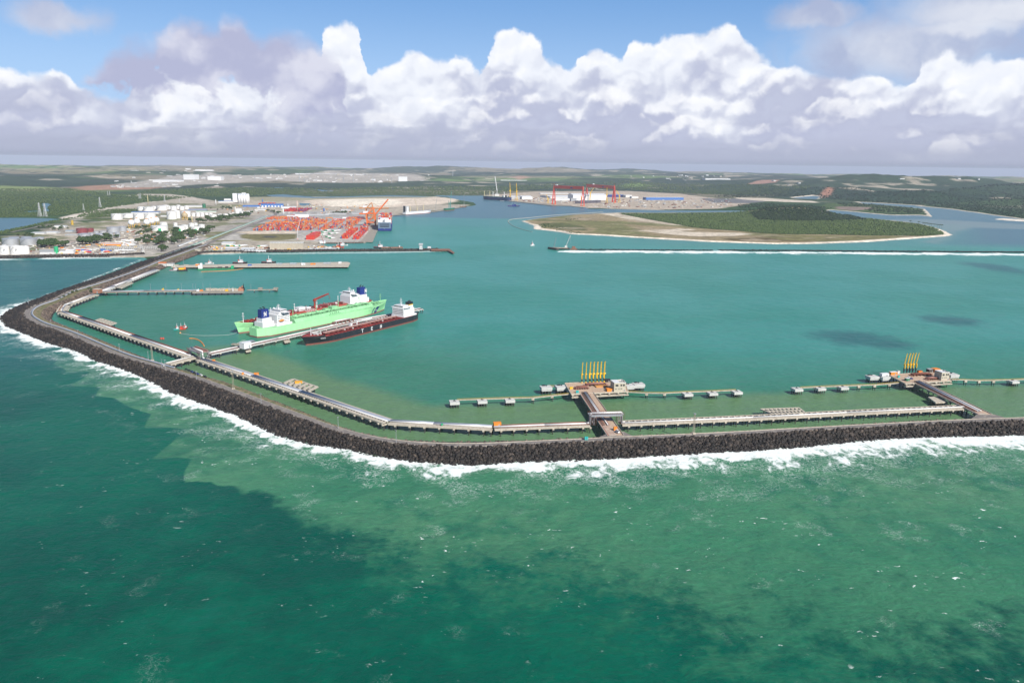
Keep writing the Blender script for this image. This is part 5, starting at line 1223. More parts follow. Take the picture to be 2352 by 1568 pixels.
# ---- black tanker
def tanker(label, A, B_, L, W, D=11.5):
    r = thing('oil_tanker', label, 'tanker ship', (A.x, A.y, 0), ang(A, B_))
    up, bt, ring = hull(L, W, D, 0.6, bow=.14, stern=.12, transom=.55, boot=2.6); n = len(ring)
    up.obj('hull', BLK, r); bt.obj('boot_topping', mat('red brown boot', (.20, .065, .05), .7, .25, .2, dirt=(.12, .05, .04)), r); deck(ring).obj('deck', RED, r)
    # raised forecastle
    fc = MB(); rr = [q for q in ring if q[0] > L * .875]; 
    vs = []; m = len(rr)
    for x, b, _, zt, xo in rr: vs += [(x + xo, -b * 1.01, zt - .3), (x + xo * 1.5, -b * 1.03, zt + 3.4), (x + xo * 1.5, b * 1.03, zt + 3.4), (x + xo, b * 1.01, zt - .3)]
    fs = []
    for i in range(m - 1):
        for k in (0, 2): fs.append((i * 4 + k, (i + 1) * 4 + k, (i + 1) * 4 + k + 1, i * 4 + k + 1))
    fs.append((0, 1, 2, 3)); fs.append(tuple(4 * (m - 1) + k for k in range(4))[::-1]); fc.add(vs, fs); fc.obj('forecastle', BLK, r)
    fd = MB(); vs = []
    for x, b, _, zt, xo in rr: vs += [(x + xo * 1.4, -b * .97, zt + 2.6), (x + xo * 1.4, b * .97, zt + 2.6)]
    fd.add(vs, [(2 * i, 2 * i + 2, 2 * i + 3, 2 * i + 1) for i in range(m - 1)]); fd.obj('forecastle_deck', RED, r)
    z = D + .02
    fr = MB()
    for x in np.arange(L * .2, L * .87, 7.6): fr.box(x, 0, z, .8, W * .94, 1.15)
    fr.box(L * .53, 0, z, L * .67, .9, 1.2); fr.box(L * .53, -W * .24, z, L * .67, .6, 1.); fr.box(L * .53, W * .24, z, L * .67, .6, 1.); fr.obj('deck_frame', mat('dark red frame', (.13, .02, .02), .6, .2, .3), r)
    pp = MB()
    for k, y in enumerate((1.5, 2.8, 4.1, 5.4)): pp.tube((L * .2, y, z + 2.6), (L * .86, y, z + 2.6), .45, 6)
    for x in np.arange(L * .22, L * .86, 11): pp.box(x, 3.3, z, .5, 6.4, 2.2)
    pp.obj('deck_pipe', RUSTP, r)
    ww = MB(); ww.box(L * .53, .2, z + 3.4, L * .66, 1.3, .25)
    for x in np.arange(L * .21, L * .86, 8): ww.box(x, .2, z + .5, .3, .3, 3.)
    ww.obj('catwalk', WHT2, r)
    mf = MB()
    for k in range(6): mf.tube((L * .5 + k * 3, -W * .42, z + 2.), (L * .5 + k * 3, W * .42, z + 2.), .5, 6)
    mf.box(L * .53, -W * .42, z, 24, 2.5, 1.3); mf.box(L * .53, W * .42, z, 24, 2.5, 1.3); mf.obj('manifold', RED, r)
    sh = MB(); sh.box(L * .585, -W * .28, z, 4.2, 4.6, 5.2); sh.box(L * .585, -W * .28, z + 5.2, 4.8, 5.2, .3); sh.obj('deck_house', WHT, r)
    cb = MB(); cb.cyl(L * .565, 0, z, z + 8, .9, .8, 8); cb.tube((L * .565, 0, z + 8.2), (L * .44, 3, z + 9.2), .75, 6); cb.box(L * .565, 0, z + 7.4, 3, 2.4, 2.2); cb.obj('hose_crane', WHT, r)
    for x, y in ((L * .84, -W * .3), (L * .7, W * .2), (L * .36, W * .25), (L * .3, -W * .2), (L * .64, W * .28)):
        vp = MB(); vp.cyl(x, y, z, z + 2.6, 1.1, 1.1, 8); vp.obj('vent_drum', WHT2, r)
    # house aft
    hx = L * .105; hs = MB(); hs.box(hx, 0, z, L * .135, W * .84, 3.); hs.box(hx + L * .018, 0, z + 3, L * .09, W * .76, 13.4); a = hs.obj('accommodation', WHT, r)
    br = MB(); br.box(hx + L * .03, 0, z + 16.4, L * .062, W * .98, .45); br.box(hx + L * .03, 0, z + 16.85, L * .054, W * .6, 3.); br.box(hx + L * .03, 0, z + 19.85, L * .06, W * .64, .35); br.obj('bridge', WHT, r)
    bw = MB(); bw.box(hx + L * .057 + .05, 0, z + 17.9, .14, W * .56, 1.3); bw.box(hx + L * .03, -W * .3 - .05, z + 17.9, L * .05, .14, 1.3); bw.obj('bridge_window', GLASS, r)
    for lv in range(4):
        w1 = windows(r, -W * .33, W * .33, 0, z + 4.2 + lv * 2.9, 9, .85, .9, 'x', hx + L * .063 + .03); w1.obj('window', GLASS, a)
        w2 = windows(r, hx - L * .02, hx + L * .055, -W * .38 - .03, z + 4.2 + lv * 2.9, 4, .9, .9, 'y'); w2.obj('window', GLASS, a)
    ec = MB(); ec.box(L * .052, 0, z + 3, L * .05, W * .4, 9.5); ec.obj('engine_casing', WHT, r)
    fn = MB(); fn.box(L * .05, 0, z + 12.5, L * .042, W * .24, 5.); fn.box(L * .05, 0, z + 18.6, L * .042, W * .24, 4.4); f = fn.obj('funnel', BLK, r)
    fw = MB(); fw.box(L * .05, 0, z + 12.4, L * .043, W * .245, 4.6); fw.obj('funnel_base', WHT, f); fy = MB(); fy.box(L * .05, 0, z + 17.1, L * .043, W * .245, 1.5); fy.obj('funnel_band', YEL, f)
    fe = MB()
    for k in range(4): fe.cyl(L * .036 + k * 2.4, (k % 2 - .5) * 3, z + 23, z + 25.6, .65, .65, 6)
    fe.obj('exhaust_pipe', BLK, f)
    mm = MB(); mm.cyl(hx + L * .03, 0, z + 20, z + 33, .8, .4, 8); mm.box(hx + L * .03, 0, z + 26, 1., 7, .5); mm.box(hx + L * .03, 0, z + 29, 1., 5, .5); mm.box(hx + L * .03, 0, z + 23, 3, 3, .4); mm.obj('radar_mast', WHT, r)
    dv = MB(); dv.path([(L * .03, -W * .3, z + 9), (L * .005, -W * .3, z + 3), (L * .0, -W * .3, z + 2)], .35, 5); dv.obj('stern_davit', WHT, r); dv = MB(); dv.path([(L * .03, W * .3, z + 12), (-L * .005, W * .3, z + 4)], .35, 5); dv.obj('stern_davit', WHT, r)
    lb = MB(); lb.ball(0, 0, 0, 1., 10, 6); lb.v = [(L * .045 + x * 4, -W * .33 + y * 1.5, z + 8 + q * 1.4) for x, y, q in lb.v]; lb.obj('lifeboat', ORG, r, True)
    fm = MB(); fm.cyl(L * .955, 0, z + 3, z + 15, .7, .4, 8); fm.box(L * .955, 0, z + 11, .8, 4, .5); fm.obj('foremast', WHT, r)
    wn = MB()
    for x in (L * .9, L * .925): wn.tube((x, -5, z + 4.2), (x, 5, z + 4.2), 1.3, 8); wn.box(x, 6.5, z + 2.8, 2, 2, 2.)
    wn.box(L * .912, 0, z + 2.7, L * .04, 3, .4); wn.obj('mooring_winch', WHT2, r)
    tx = MB()
    # the side letters read towards the stern, seen from outside
    for ch, s in (('T', .405), ('E', .325), ('N', .245)):
        pass
    return r, z
BA, BB = P(951, 732.5), P(702, 793.8)
TL = (BB - BA).length; TW = 34.; print('tanker', TL)
td = (BB - BA).normalized(); tn = Vector((td.y, -td.x, 0)) * 1.
# the camera looks at the port side: shift the centre line away from it
if (BA + tn * 10).length < BA.length: tn = -tn
tk_, tz = tanker('black oil tanker with red deck and three spaced white letters on its side', BA, BB, TL, TW)
def local_side():
    # which local y faces the camera
    v = Matrix.Rotation(-ang(BA, BB), 3, 'Z') @ (-tn); return 1 if v.y > 0 else -1
sg = local_side()
for ch, px in (('T', 1550), ('E', 1655), ('N', 1757)):
    wx = 517.8 + px * .2032; best = None
    for k in range(400):
        x = TL * (1 - k / 400.); w = Matrix.Rotation(ang(BA, BB), 3, 'Z') @ Vector((x, sg * TW / 2, 6)) + tk_.location
        d = w - Vector((0, 0, CAMH)); sx_ = CX + FP * d.dot(R) / d.dot(F)
        if best is None or abs(sx_ - wx) < best[0]: best = (abs(sx_ - wx), x)
    tx = MB(); tx.wall_text([(ch, 0)], (best[1] + 1.8 * (1 if sg > 0 else 1), sg * (TW / 2 + .02), 4.3), (-1 if sg > 0 else 1, 0, 0), (0, 0, 1), 5.2, .2, .2); tx.obj('hull_letter', WHT, tk_)
nm = MB(); nm.wall_text([('A', 2.3), ('J', 2.), ('A', 2.3), ('X', 0)], (TL * .93, sg * (TW * .43), 9.4), (-1, sg * -.38 * -1, 0) if sg > 0 else (1, 0, 0), (0, 0, 1), 1.7, .2, .22); nm.obj('name_lettering', WHT, tk_)
# ---------------------------------------------------------------- port and shore behind
T1 = lambda x, y: (x * .127, 491.2 + y * .127)
T2 = lambda x, y: (232.3 + x * .1552, 451.4 + y * .1552)
T3 = lambda x, y: (557.6 + x * .158, 451.4 + y * .158)
T4 = lambda x, y: (1088.6 + x * .158, 398.3 + y * .158)
T5 = lambda x, y: (331.9 + x * .2032, 557.6 + y * .2032)
T6 = lambda x, y: (823.1 + x * .1129, 424.8 + y * .1129)
TK = {T1: .127, T2: .1552, T3: .158, T4: .158, T5: .2032, T6: .1129}
GZ = 2.45
def mpp(p): return (p - Vector((0, 0, CAMH))).dot(F) / FP
ORD = ['leftmost', 'second from left', 'third from left', 'fourth from left', 'fifth from left', 'sixth from left', 'seventh from left', 'eighth from left', 'ninth from left', 'tenth from left', 'eleventh from left', 'twelfth from left', 'thirteenth from left']
TANKS = {}
def tank(T, x, y, w, h, m, label, group, dome=.12, mark=None, rim=None):
    k = TK[T]; p = P(*T(x, y), GZ); s = mpp(p); r = w * k * s / 2; H = h * k * s; d = Vector((p.x, p.y, 0)).normalized(); c = Vector((p.x, p.y, GZ)) + d * r
    t = thing('storage_tank', label, 'storage tank', c, 0, group)
    key = m.name
    if key not in TANKS:
        a = MB(); a.cyl(0, 0, -.5, 1., 1., 1., 28); sh = a.obj('shell', m, t); sh.data.shade_smooth(); sh.data.set_sharp_from_angle(angle=.6)
        a = MB(); a.cyl(0, 0, 1., 1.05, 1.015, 1.015, 28); a.add([(0, 0, 1.05 + dome)] + [(math.cos(i * math.tau / 28), math.sin(i * math.tau / 28), 1.05) for i in range(28)], [(0, 1 + i, 1 + (i + 1) % 28) for i in range(28)]); rf = a.obj('roof', rim or m, t)
        a = MB()
        for i in range(26): t0 = 3.6 + i * .05; q = i / 26.; a.box(1.02 * math.cos(t0), 1.02 * math.sin(t0), q, .05, .09, .02, t0)
        stp = a.obj('stair', STEEL, t); TANKS[key] = (sh, rf, stp)
    else:
        for o in TANKS[key]: c2 = o.copy(); COL.objects.link(c2); c2.parent = t; 
    for o in [c_ for c_ in COL.objects[-3:]]: o.scale = (r, r, H)
    if mark:
        a = MB(); an = math.atan2(-d.y, -d.x)
        if mark == 'green':
            a.box(math.cos(an) * (r + .1), math.sin(an) * (r + .1), 0, .5, r * .34, H * .62, an); a.obj('panel', GRNE, t)
        else:
            rt = Vector((-math.sin(an), math.cos(an), 0)); o = Vector((math.cos(an), math.sin(an), 0)) * (r * 1.01 + .35) - rt * 1.5 + Vector((0, 0, H * .42)); a.wall_text([('P', 0)], o, rt, (0, 0, 1), H * .28, .25, .2)
            a.obj('letter', STEEL, t)
            a = MB(); o2 = Vector((math.cos(an), math.sin(an), 0)) * (r * 1.005 + .2) + Vector((0, 0, H * .52)); pts = [o2 + rt * (math.cos(q) * r * .62) + Vector((0, 0, math.sin(q) * H * .40)) - Vector((math.cos(an), math.sin(an), 0)) * (r * (1 - math.sqrt(1 - (math.cos(q) * .62) ** 2))) for q in np.linspace(math.pi * .55, math.pi * 1.75, 16)]
            a.path(pts, .28, 4); a.obj('ring_mark', STEEL, t)
    return t
def row(T, items, m, label, group, **kw):
    for i, (x, y, w, h) in enumerate(items): tank(T, x, y, w, h, m, label % (ORD[i] if len(items) > 1 else ''), group, **kw)
TB = mat('tank beige roof', (.55, .50, .44), .7, .1, .1)
row(T1, [(85, 738, 185, 142), (300, 736, 190, 142)], TANKW, '%s white tank marked with a black P on the shore', 'white tanks on the left shore', mark='P')
row(T1, [(415, 728, 110, 130), (480, 726, 110, 128)], TANKW, 'plain white tank beside the tanks marked with a P, %s', 'white tanks on the left shore')
row(T1, [(198, 572, 270, 112), (525, 570, 275, 112), (725, 530, 150, 95)], SILV, 'big grey tank of the front grey row, %s', 'grey tanks near the left shore')
row(T1, [(260, 470, 170, 40), (480, 460, 170, 38)], SILV, 'grey tank half hidden behind the big grey ones, %s', 'grey tanks near the left shore')
row(T1, [(1488, 355, 190, 82), (1632, 330, 125, 62)], mat('brick red tank', (.22, .045, .05), .5, .12, .2), 'brick red tank, %s', 'brick red tanks')
row(T1, [(1540, 470, 210, 100), (1660, 440, 80, 85), (1840, 430, 210, 62), (2010, 438, 90, 92), (2130, 436, 90, 92)], SILV, 'silver tank of the cluster behind the palm trees, %s', 'silver tank cluster')
row(T1, [(1740, 350, 90, 30), (1860, 345, 120, 28), (2050, 340, 210, 85), (2215, 320, 140, 80)], SILV, 'silver tank in the rear line of the silver cluster, %s', 'silver tank cluster')
row(T2, [(232, 345, 150, 78), (285, 335, 70, 72), (402, 318, 170, 58), (565, 330, 160, 70), (725, 330, 160, 70)], TANKW, 'white tank in the row under the blue edged roof, %s', 'white tanks in the middle rows')
row(T2, [(1050, 340, 140, 105), (1130, 325, 85, 105), (1255, 300, 140, 72)], TANKW, 'tall white tank by the beige sphere, %s', 'white tanks in the middle rows')
row(T2, [(592, 210, 95, 52), (705, 218, 150, 55), (785, 200, 80, 50), (900, 208, 150, 60), (960, 190, 90, 55), (1010, 190, 45, 45), (1075, 205, 85, 58), (1145, 185, 60, 52), (1195, 200, 75, 50), (1265, 192, 70, 50)], TANKW, 'white tank with a beige cone roof in the rearmost row, %s', 'beige roofed tanks at the rear', rim=TB)
row(T2, [(1368, 297, 62, 48), (1434, 299, 58, 50), (1497, 299, 58, 50), (1560, 297, 56, 46), (1620, 290, 60, 40)], TANKW, 'small white tank right of the beige sphere, %s', 'small white tanks')
row(T2, [(1665, 327, 95, 55), (1765, 325, 85, 58), (1845, 318, 75, 55), (1905, 305, 55, 50), (1965, 296, 55, 45)], TANKW, 'white tank behind the long dark hedge of trees, %s', 'white tanks behind the long hedge')
row(T2, [(2100, 285, 90, 60), (2185, 262, 80, 40)], TANKW, 'white tank at the road end of the tank farm, %s', 'white tanks behind the long hedge')
row(T2, [(868, 515, 235, 70), (1165, 522, 170, 72), (1405, 520, 140, 66)], TANKW, 'wide white tank with a green panel, %s of three', 'white tanks with green panels', mark='green')
row(T2, [(1240, 495, 100, 66), (1490, 497, 90, 74), (925, 445, 110, 55), (1340, 450, 80, 50), (1400, 430, 55, 36), (1100, 435, 60, 42)], TANKW, 'plain white tank behind the green panelled tanks, %s', 'plain white tanks near the spheres')
def sphere_tank(T, x, y, w, m, label, group):
    k = TK[T]; p = P(*T(x, y), GZ); s = mpp(p); r = w * k * s / 2; t = thing('gas_sphere', label, 'storage tank', (p.x, p.y, GZ), 0, group)
    a = MB(); a.ball(0, 0, r * 1.45, r, 20, 12); a.obj('sphere', m, t, True)
    piles(t, [(math.cos(i * math.tau / 8) * r * .85, math.sin(i * math.tau / 8) * r * .85) for i in range(8)], r * .06, r * 1.2, 0, YEL, 'leg', 6)
    a = MB(); a.cyl(0, 0, r * 2.4, r * 2.6, r * .3, r * .3, 8); a.obj('top_platform', ORG, t)
for i, (x, y) in enumerate([(452, 455), (535, 437), (678, 450), (752, 430), (822, 412)]): sphere_tank(T2, x, y, 92 if i < 4 else 88, WHT, '%s white gas sphere on yellow legs' % ORD[i], 'white gas spheres')
sphere_tank(T2, 1240, 345, 92, mat('beige sphere', (.42, .33, .20), .6, .1, .1), 'dull beige gas sphere among the tall white tanks', 'white gas spheres')
tank(T1, 1022, 718, 72, 118, GRNE, 'bright green tank standing on the rock shore', None, dome=.02)
tank(T2, 1524, 170, 50, 58, GRNK, 'dark green tank in the rear by the blue roofs', None, dome=.02)
tank(T1, 1310, 200, 42, 78, mat('ochre tank', (.5, .33, .04), .6, .15, .2), 'narrow ochre yellow tank in front of the dark hedge', None, dome=.02)
# ---- buildings: flat or gabled sheds with wall, roof and a band of doors or windows
def shed(T, x0, y, x1, h, depth, wall, roof, label, group=None, name='shed', gable=0., skew=None, bands=0, cat='building', over=1., z=GZ, bandm=None):
    k = TK[T]; a, b = P(*T(x0, y if not isinstance(y, tuple) else y[0]), z), P(*T(x1, y if not isinstance(y, tuple) else y[1]), z); s = mpp((a + b) / 2); L = (b - a).length; H = h * k * s; c = (a + b) / 2
    rz = ang(a, b); t = thing(name, label, cat, c, rz, group); D_ = depth
    m = MB(); m.box(0, D_ / 2, -.5, L, D_, H + .5); w = m.obj('wall', wall, t)
    r = MB()
    if gable:
        r.add([(-L / 2 - over, -over, H), (L / 2 + over, -over, H), (L / 2 + over, D_ / 2, H + gable), (-L / 2 - over, D_ / 2, H + gable), (-L / 2 - over, D_ + over, H), (L / 2 + over, D_ + over, H)], [(0, 1, 2, 3), (3, 2, 5, 4), (0, 3, 4), (1, 5, 2), (0, 4, 5, 1)])
    else: r.box(0, D_ / 2, H, L + over, D_ + over, max(.4, H * .06))
    r.obj('roof', roof, t)
    if bands:
        n = max(2, int(L / bands)); d = MB(); d.box(0, -.1, 0, L / n * .5, .3, H * .55); first = d.obj('bay', bandm or STEEL, t); first.location = (-L / 2 + L / n * .5, 0, 0)
        for i in range(1, min(n, 60)): o = first.copy(); COL.objects.link(o); o.location = (-L / 2 + L / n * (i + .5), 0, 0)
    return t
# silos
def silos():
    for (xs, base, top, hd, lab) in (((2045, 2080, 2115, 2150), 100, -32, 12, 'tall white grain silo block of round bins with a headhouse'),):
        p = P(*T2(2095, 104), GZ); s = mpp(p); t = thing('grain_silo', lab, 'silo', p, -.08); u = .1552 * s
        H = 128 * u; r = 21 * u
        for j in range(2):
            for i in range(4):
                a = MB(); a.cyl(-55 * u + i * 38 * u, r + j * 2 * r, 0, H, r, r, 18); a.obj('bin', WHT, t, True)
        a = MB(); a.box(0, 2 * r, H, 150 * u, 2.6 * r, 16 * u); a.box(8 * u, 2 * r, H + 16 * u, 50 * u, 1.4 * r, 12 * u); a.obj('headhouse', WHT, t)
        a = MB(); a.box(0, 2 * r - 1.3 * r, H + 1, 152 * u, .5, 5 * u); a.obj('blue_band', BLUE, t)
    t = shed(T2, 1950, 82, 2015, 118, 40, WHT, WHT, 'lower white silo tower joined left of the tall silo block', name='silo_tower', bands=0)
silos()
B = 'sheds of the port'
BL = [ (T2,1735,92,1950,22,60,WHT2,BLUE,'low blue and white building at the foot of the silos',1.),(T2,1820,60,1920,26,40,WHT,ROOFG,'small white hall left of the silos',1.),
 (T3,0,150,240,18,50,BLUE,BLUE,'low blue shed below the silos',0),(T3,265,152,590,38,60,BLUE,BLUE,'long blue warehouse with white bays on its front',0),(T3,560,172,780,20,60,WHT,WHT,'white roofed hall behind the blue warehouse',1.5),
 (T3,170,200,330,10,40,WHT2,WHT,'low white sheds on the bright yard below the blue warehouse',0),
 (T3,955,275,1250,8,25,ROOFG,WHT,'long low white roof behind the container yard',0),(T3,640,305,760,26,40,WHT,WHT,'white block at the back of the container yard',0),(T3,760,300,960,40,40,WHT,ROOFG,'large white block behind the mobile crane tip',0),
 (T3,860,340,1040,18,20,ROOFG,mat('dun roof',(.42,.36,.25),.8,.1,.2),'dun roofed open shed in the container yard',0),(T3,1430,215,1570,22,30,ROOFG,WHT,'white flat roofed gate on posts beyond the yard',0),
 (T3,1450,320,1510,18,25,WHT,WHT,'small white hut among containers near the quay',0),(T3,1200,262,1330,10,25,ROOFG,WHT,'thin white roof by the yard entrance',0),(T3,1335,262,1500,12,25,ROOFG,WHT,'second thin white roof by the yard entrance',0),(T3,1590,255,1700,8,25,ROOFG,WHT,'short white roof left of the quay cranes',0),
 (T5,870,22,1000,20,45,WHT2,WHT,'white roofed store above the green ended pipes',1),(T5,915,92,1040,28,45,ROOFG,WHT,'wide white tent roof on the near shore, west one',2),(T5,1090,92,1230,22,45,ROOFG,WHT,'wide white tent roof on the near shore, east one',2),
 (T5,1010,100,1370,14,14,WHT,WHT,'long low white wall like building along the inner breakwater',0),(T5,690,106,880,14,14,ROOFG,mat('green grey roof',(.27,.33,.24),.8,.1,.2),'low green grey building by the inner breakwater root',0),(T5,570,106,630,30,16,BEIGE,WHT2,'small beige gatehouse at the breakwater junction',0),
 (T5,1870,80,2170,12,14,WHT2,WHT,'long low white sheeting beside the small basin',0),(T3,1120,680,1200,34,20,WHT,WHT,'white hut by the red derrick',1),
 (T5,160,268,240,36,12,WHT2,mat('terracotta',(.52,.16,.06),.8,.15,.3),'terracotta roofed hut at the foot of the pier',3),(T5,255,262,325,26,14,WHT2,ROOFG,'white and grey hut at the foot of the pier',0),
 (T1,720,725,985,26,14,WHT,WHT2,'long white wall building on the shore left of the green tank',0),(T1,715,690,985,50,22,STEEL,mat('sand roof',(.5,.42,.33),.8,.1,.2),'open shed with a sandy roof on the left shore',0),(T1,1070,715,1180,36,14,WHT,WHT,'white arcade building right of the green tank',0),(T1,1190,712,1330,50,18,WHT,WHT,'white saw roofed hall right of the green tank',3),
 (T1,980,250,1180,30,30,WHT2,WHT,'white roofed halls by the ochre tank',2),(T1,560,370,800,26,40,WHT2,WHT,'broad white roof by the yellow stacks, west one',1),(T1,820,360,1020,28,40,WHT2,WHT,'broad white roof by the yellow stacks, east one',1),(T1,1180,335,1310,28,30,ROOFG,mat('pale blue roof',(.45,.6,.7),.6,.1,.2),'pale blue roofed hall near the brick red tanks',1.),
 (T1,1010,555,1280,30,40,ROOFG,mat('dusty pink roof',(.5,.40,.34),.8,.1,.2),'dusty pink roof behind the leafy trees on the left shore',0),(T1,1175,392,1390,16,20,STEEL,WHT2,'thin pale roof below the brick red tanks',0),(T1,0,598,530,6,14,CONCD,CONCD,'pale bund wall behind the P tanks',0),
 (T1,1350,655,1640,18,14,WHT2,WHT,'white bus shed row on the shore road',0),(T1,1880,570,2180,24,16,ORG,WHT,'orange edged white shed on the shore, rear one',0),
 (T2,440,258,690,26,60,WHT2,BLUE,'blue edged white roof behind the white tanks, west one',1),(T2,690,256,850,26,60,WHT2,BLUE,'blue edged white roof behind the white tanks, east one',1),(T2,1280,212,1560,18,40,STEEL,BLUE,'long blue roof in front of the dark green tank',0),(T2,1290,160,1500,22,50,WHT2,WHT,'white halls left of the dark green tank',1),(T2,1400,238,1700,16,30,WHT2,GRNE,'green roofed shed behind the small white tanks',0),
 (T2,880,300,985,16,25,WHT2,WHT,'white hall between the middle tanks',0),(T2,2000,255,2080,70,25,WHT,WHT,'white stepped plant at the road end of the tank farm',0),(T2,0,705,290,20,16,ORG,WHT,'orange edged white shed below the lorry park',1),
 (T2,1390,830,1465,44,12,BEIGE,BEIGE,'beige block beside the root of the inner breakwater',0),
 (T3,1320,350,1410,30,24,REDB,WHT,'red and white walled shed slanting across the container yard',0)]
for (T, x0, y, x1, h, dp, wm, rm_, lab, gb) in BL: shed(T, x0, y, x1, h, dp, wm, rm_, lab, None, gable=gb, bands=18 if 'blue warehouse' in lab else 0, bandm=WHT)
# ribbed concrete warehouse
wh = shed(T3, 395, 768, 885, 88, 26, BEIGE, mat('black roof', (.05, .05, .05), .8, .2, .3), 'long beige concrete warehouse with vertical ribs and a dark toothed roof', None, 'warehouse')
L_ = wh.children if False else None
a0, b0 = P(*T3(395, 768), GZ), P(*T3(885, 768), GZ); LW = (b0 - a0).length; sW = mpp(a0) * .158
ribm = MB(); ribm.box(0, -.6, -.3, 1.6, 1.2, 92 * sW); r0 = ribm.obj('rib', CONC, wh); r0.location = (-LW / 2 + .8, 0, 0)
mon = MB(); mon.box(0, 10, 88 * sW, 3.4, 22, 3.2); m0 = mon.obj('roof_monitor', WHT2, wh); m0.location = (-LW / 2 + 2, 0, 0)
for i in range(1, 22):
    o = r0.copy(); COL.objects.link(o); o.location = (-LW / 2 + .8 + i * (LW - 1.6) / 21, 0, 0)
    o = m0.copy(); COL.objects.link(o); o.location = (-LW / 2 + 2 + i * (LW - 4) / 21, 0, 0)
# pipes with green ends, stacked
def pipe_pile(T, x, y, nx, ny, label, group, long=34., rad=1.9, rz=None):
    k = TK[T]; p = P(*T(x, y), GZ); t = thing('pipe_stack', label, 'pipe', p, rz if rz is not None else .9, group); s = 1
    for j in range(ny):
        for i in range(nx - j):
            a = MB(); a.tube((-long / 2, (i + j * .5) * rad * 2.05, rad + j * rad * 1.75), (long / 2, (i + j * .5) * rad * 2.05, rad + j * rad * 1.75), rad, 10); q = a.obj('pipe', PIPEW, t, True) if (i, j) == (0, 0) else None
            if q is None: q = base.copy(); COL.objects.link(q); q.location = (0, (i + j * .5) * rad * 2.05, j * rad * 1.75)
            else:
                base = q; g = MB()
                for sg in (-1, 1): pass
                g.tube((-long / 2 - .3, 0, rad), (-long / 2 + 1.6, 0, rad), rad * 1.04, 10)
                gq = g.obj('end_cap', GRNE, t); gb_ = gq
            if q is not base: e = gb_.copy(); COL.objects.link(e); e.location = q.location
    return t
G_ = 'white pipe stacks with green ends'
for (T, x, y, nx, ny, lab) in ((T5,1000,38,4,1,'row of white pipes with green ends on the near yard, west'),(T5,1060,40,4,1,'row of white pipes with green ends on the near yard, middle'),(T5,1120,38,4,1,'row of white pipes with green ends on the near yard, east'),(T5,1345,44,3,1,'pair of white green ended pipes left of the ribbed warehouse'),
    (T3,1050,525,3,1,'white green ended pipes beside the big red container stack'),(T3,1050,555,3,1,'nearest white green ended pipes by the big red container stack'),(T3,1120,570,4,1,'white green ended pipes in the middle of the yard, nearest'),(T3,1190,560,4,1,'white green ended pipes in the middle of the yard, second'),(T3,1200,525,4,1,'white green ended pipes in the middle of the yard, third'),(T3,1250,500,4,1,'white green ended pipes in the middle of the yard, farthest'),
    (T3,1260,590,3,1,'white green ended pipes before the tall red stacks, nearest'),(T3,1310,610,3,1,'white green ended pipes before the tall red stacks, at the corner'),(T3,1300,545,3,1,'white green ended pipes before the tall red stacks, middle'),(T3,1370,540,3,1,'white green ended pipes touching the tall red stacks'),(T3,1350,505,3,1,'white green ended pipes before the tall red stacks, rear'),(T3,1400,500,3,1,'white green ended pipes before the tall red stacks, far rear')):
    pipe_pile(T, x, y, nx, ny, lab, G_, 22. if T is T3 else 30., 2.3)
# ---------------------------------------------------------------- containers
CCOL = [mat('container red', (.62, .055, .03), .5, .12, .2), mat('container orange', (.66, .20, .05), .5, .12, .2), mat('container blue', (.05, .13, .36), .5, .12, .2), mat('container grey', (.38, .38, .40), .5, .12, .2), mat('container maroon', (.25, .03, .05), .5, .12, .2), mat('container tan', (.50, .33, .16), .5, .12, .2), mat('container white', (.66, .66, .66), .5, .1, .2)]
CN = ['red', 'orange', 'blue', 'grey', 'maroon', 'tan', 'white']
CL, CWd, CH = 12.8, 2.9, 3.0
src_c = []
for m in CCOL:
    a = MB(); a.box(0, 0, 0, CL, CWd, CH - .12)
    for i in range(7):
        for sgn in (-1, 1): a.box(-CL / 2 + .9 + i * 1.83, sgn * CWd / 2, .15, .7, .16, CH - .4)
    a.box(-CL / 2 - .05, 0, .3, .12, .12, CH - .6); me = bpy.data.meshes.new('shipping_container'); me.from_pydata(a.v, [], a.f); me.materials.append(m); src_c.append(me)
cont_n = 0; stuffc = [MB() for _ in CCOL]
AX = ang(P(*T3(1190, 640), GZ), P(*T3(1640, 330), GZ))          # the yard lanes run this way
def block(T, x0, y0, x1, y1, lanes, tiers, pal, label, solo, fill=.92, dirs=None, gap=.5):
    """a block of stacked boxes: its near edge runs x0..x1 at y0 and it reaches back to image row y1"""
    global cont_n
    a, b = P(*T(x0, y0), GZ), P(*T(x1, y0), GZ); far = P(*T(x0, y1), GZ); depth = (far.y - a.y)
    ax = Vector((math.cos(AX), math.sin(AX), 0)); cr = Vector((1, 0, 0)); n = max(1, int((b - a).length / (CWd + gap) * 1.0)); rows = max(1, int(depth / ax.y / (CL + 1.2)))
    for r in range(rows):
        for i in range(n):
            if lanes and i % lanes == lanes - 1: continue
            if random.random() > fill: continue
            base = a + cr * (i + .5) * (b - a).length / n + ax * (r + .5) * (CL + 1.2); t = max(1, min(tiers, int(random.gauss(tiers * .82, 1.)))) if tiers > 1 else 1
            if tiers < 0: t = -tiers
            c = random.choices(range(7), pal)[0]
            for q in range(t):
                if random.random() < .35: c = random.choices(range(7), pal)[0]
                z = GZ + q * CH
                if solo and cont_n < 300 and r < 2:
                    o = bpy.data.objects.new('shipping_container', src_c[c]); COL.objects.link(o); o.location = (base.x, base.y, z); o.rotation_euler = (0, 0, AX)
                    tag(o, CN[c] + ' shipping container ' + label, 'shipping container', 'containers stacked in the yard'); cont_n += 1
                else: stuffc[c].box(base.x, base.y, z, CL, CWd, CH - .12, AX)
RP = (12, 1, 0, 0, 0, 0, 0); MP = (5, 4, 2, 1.5, 1.6, 2, .8); OP = (4, 6, 1, 1, 1, 3, .5)
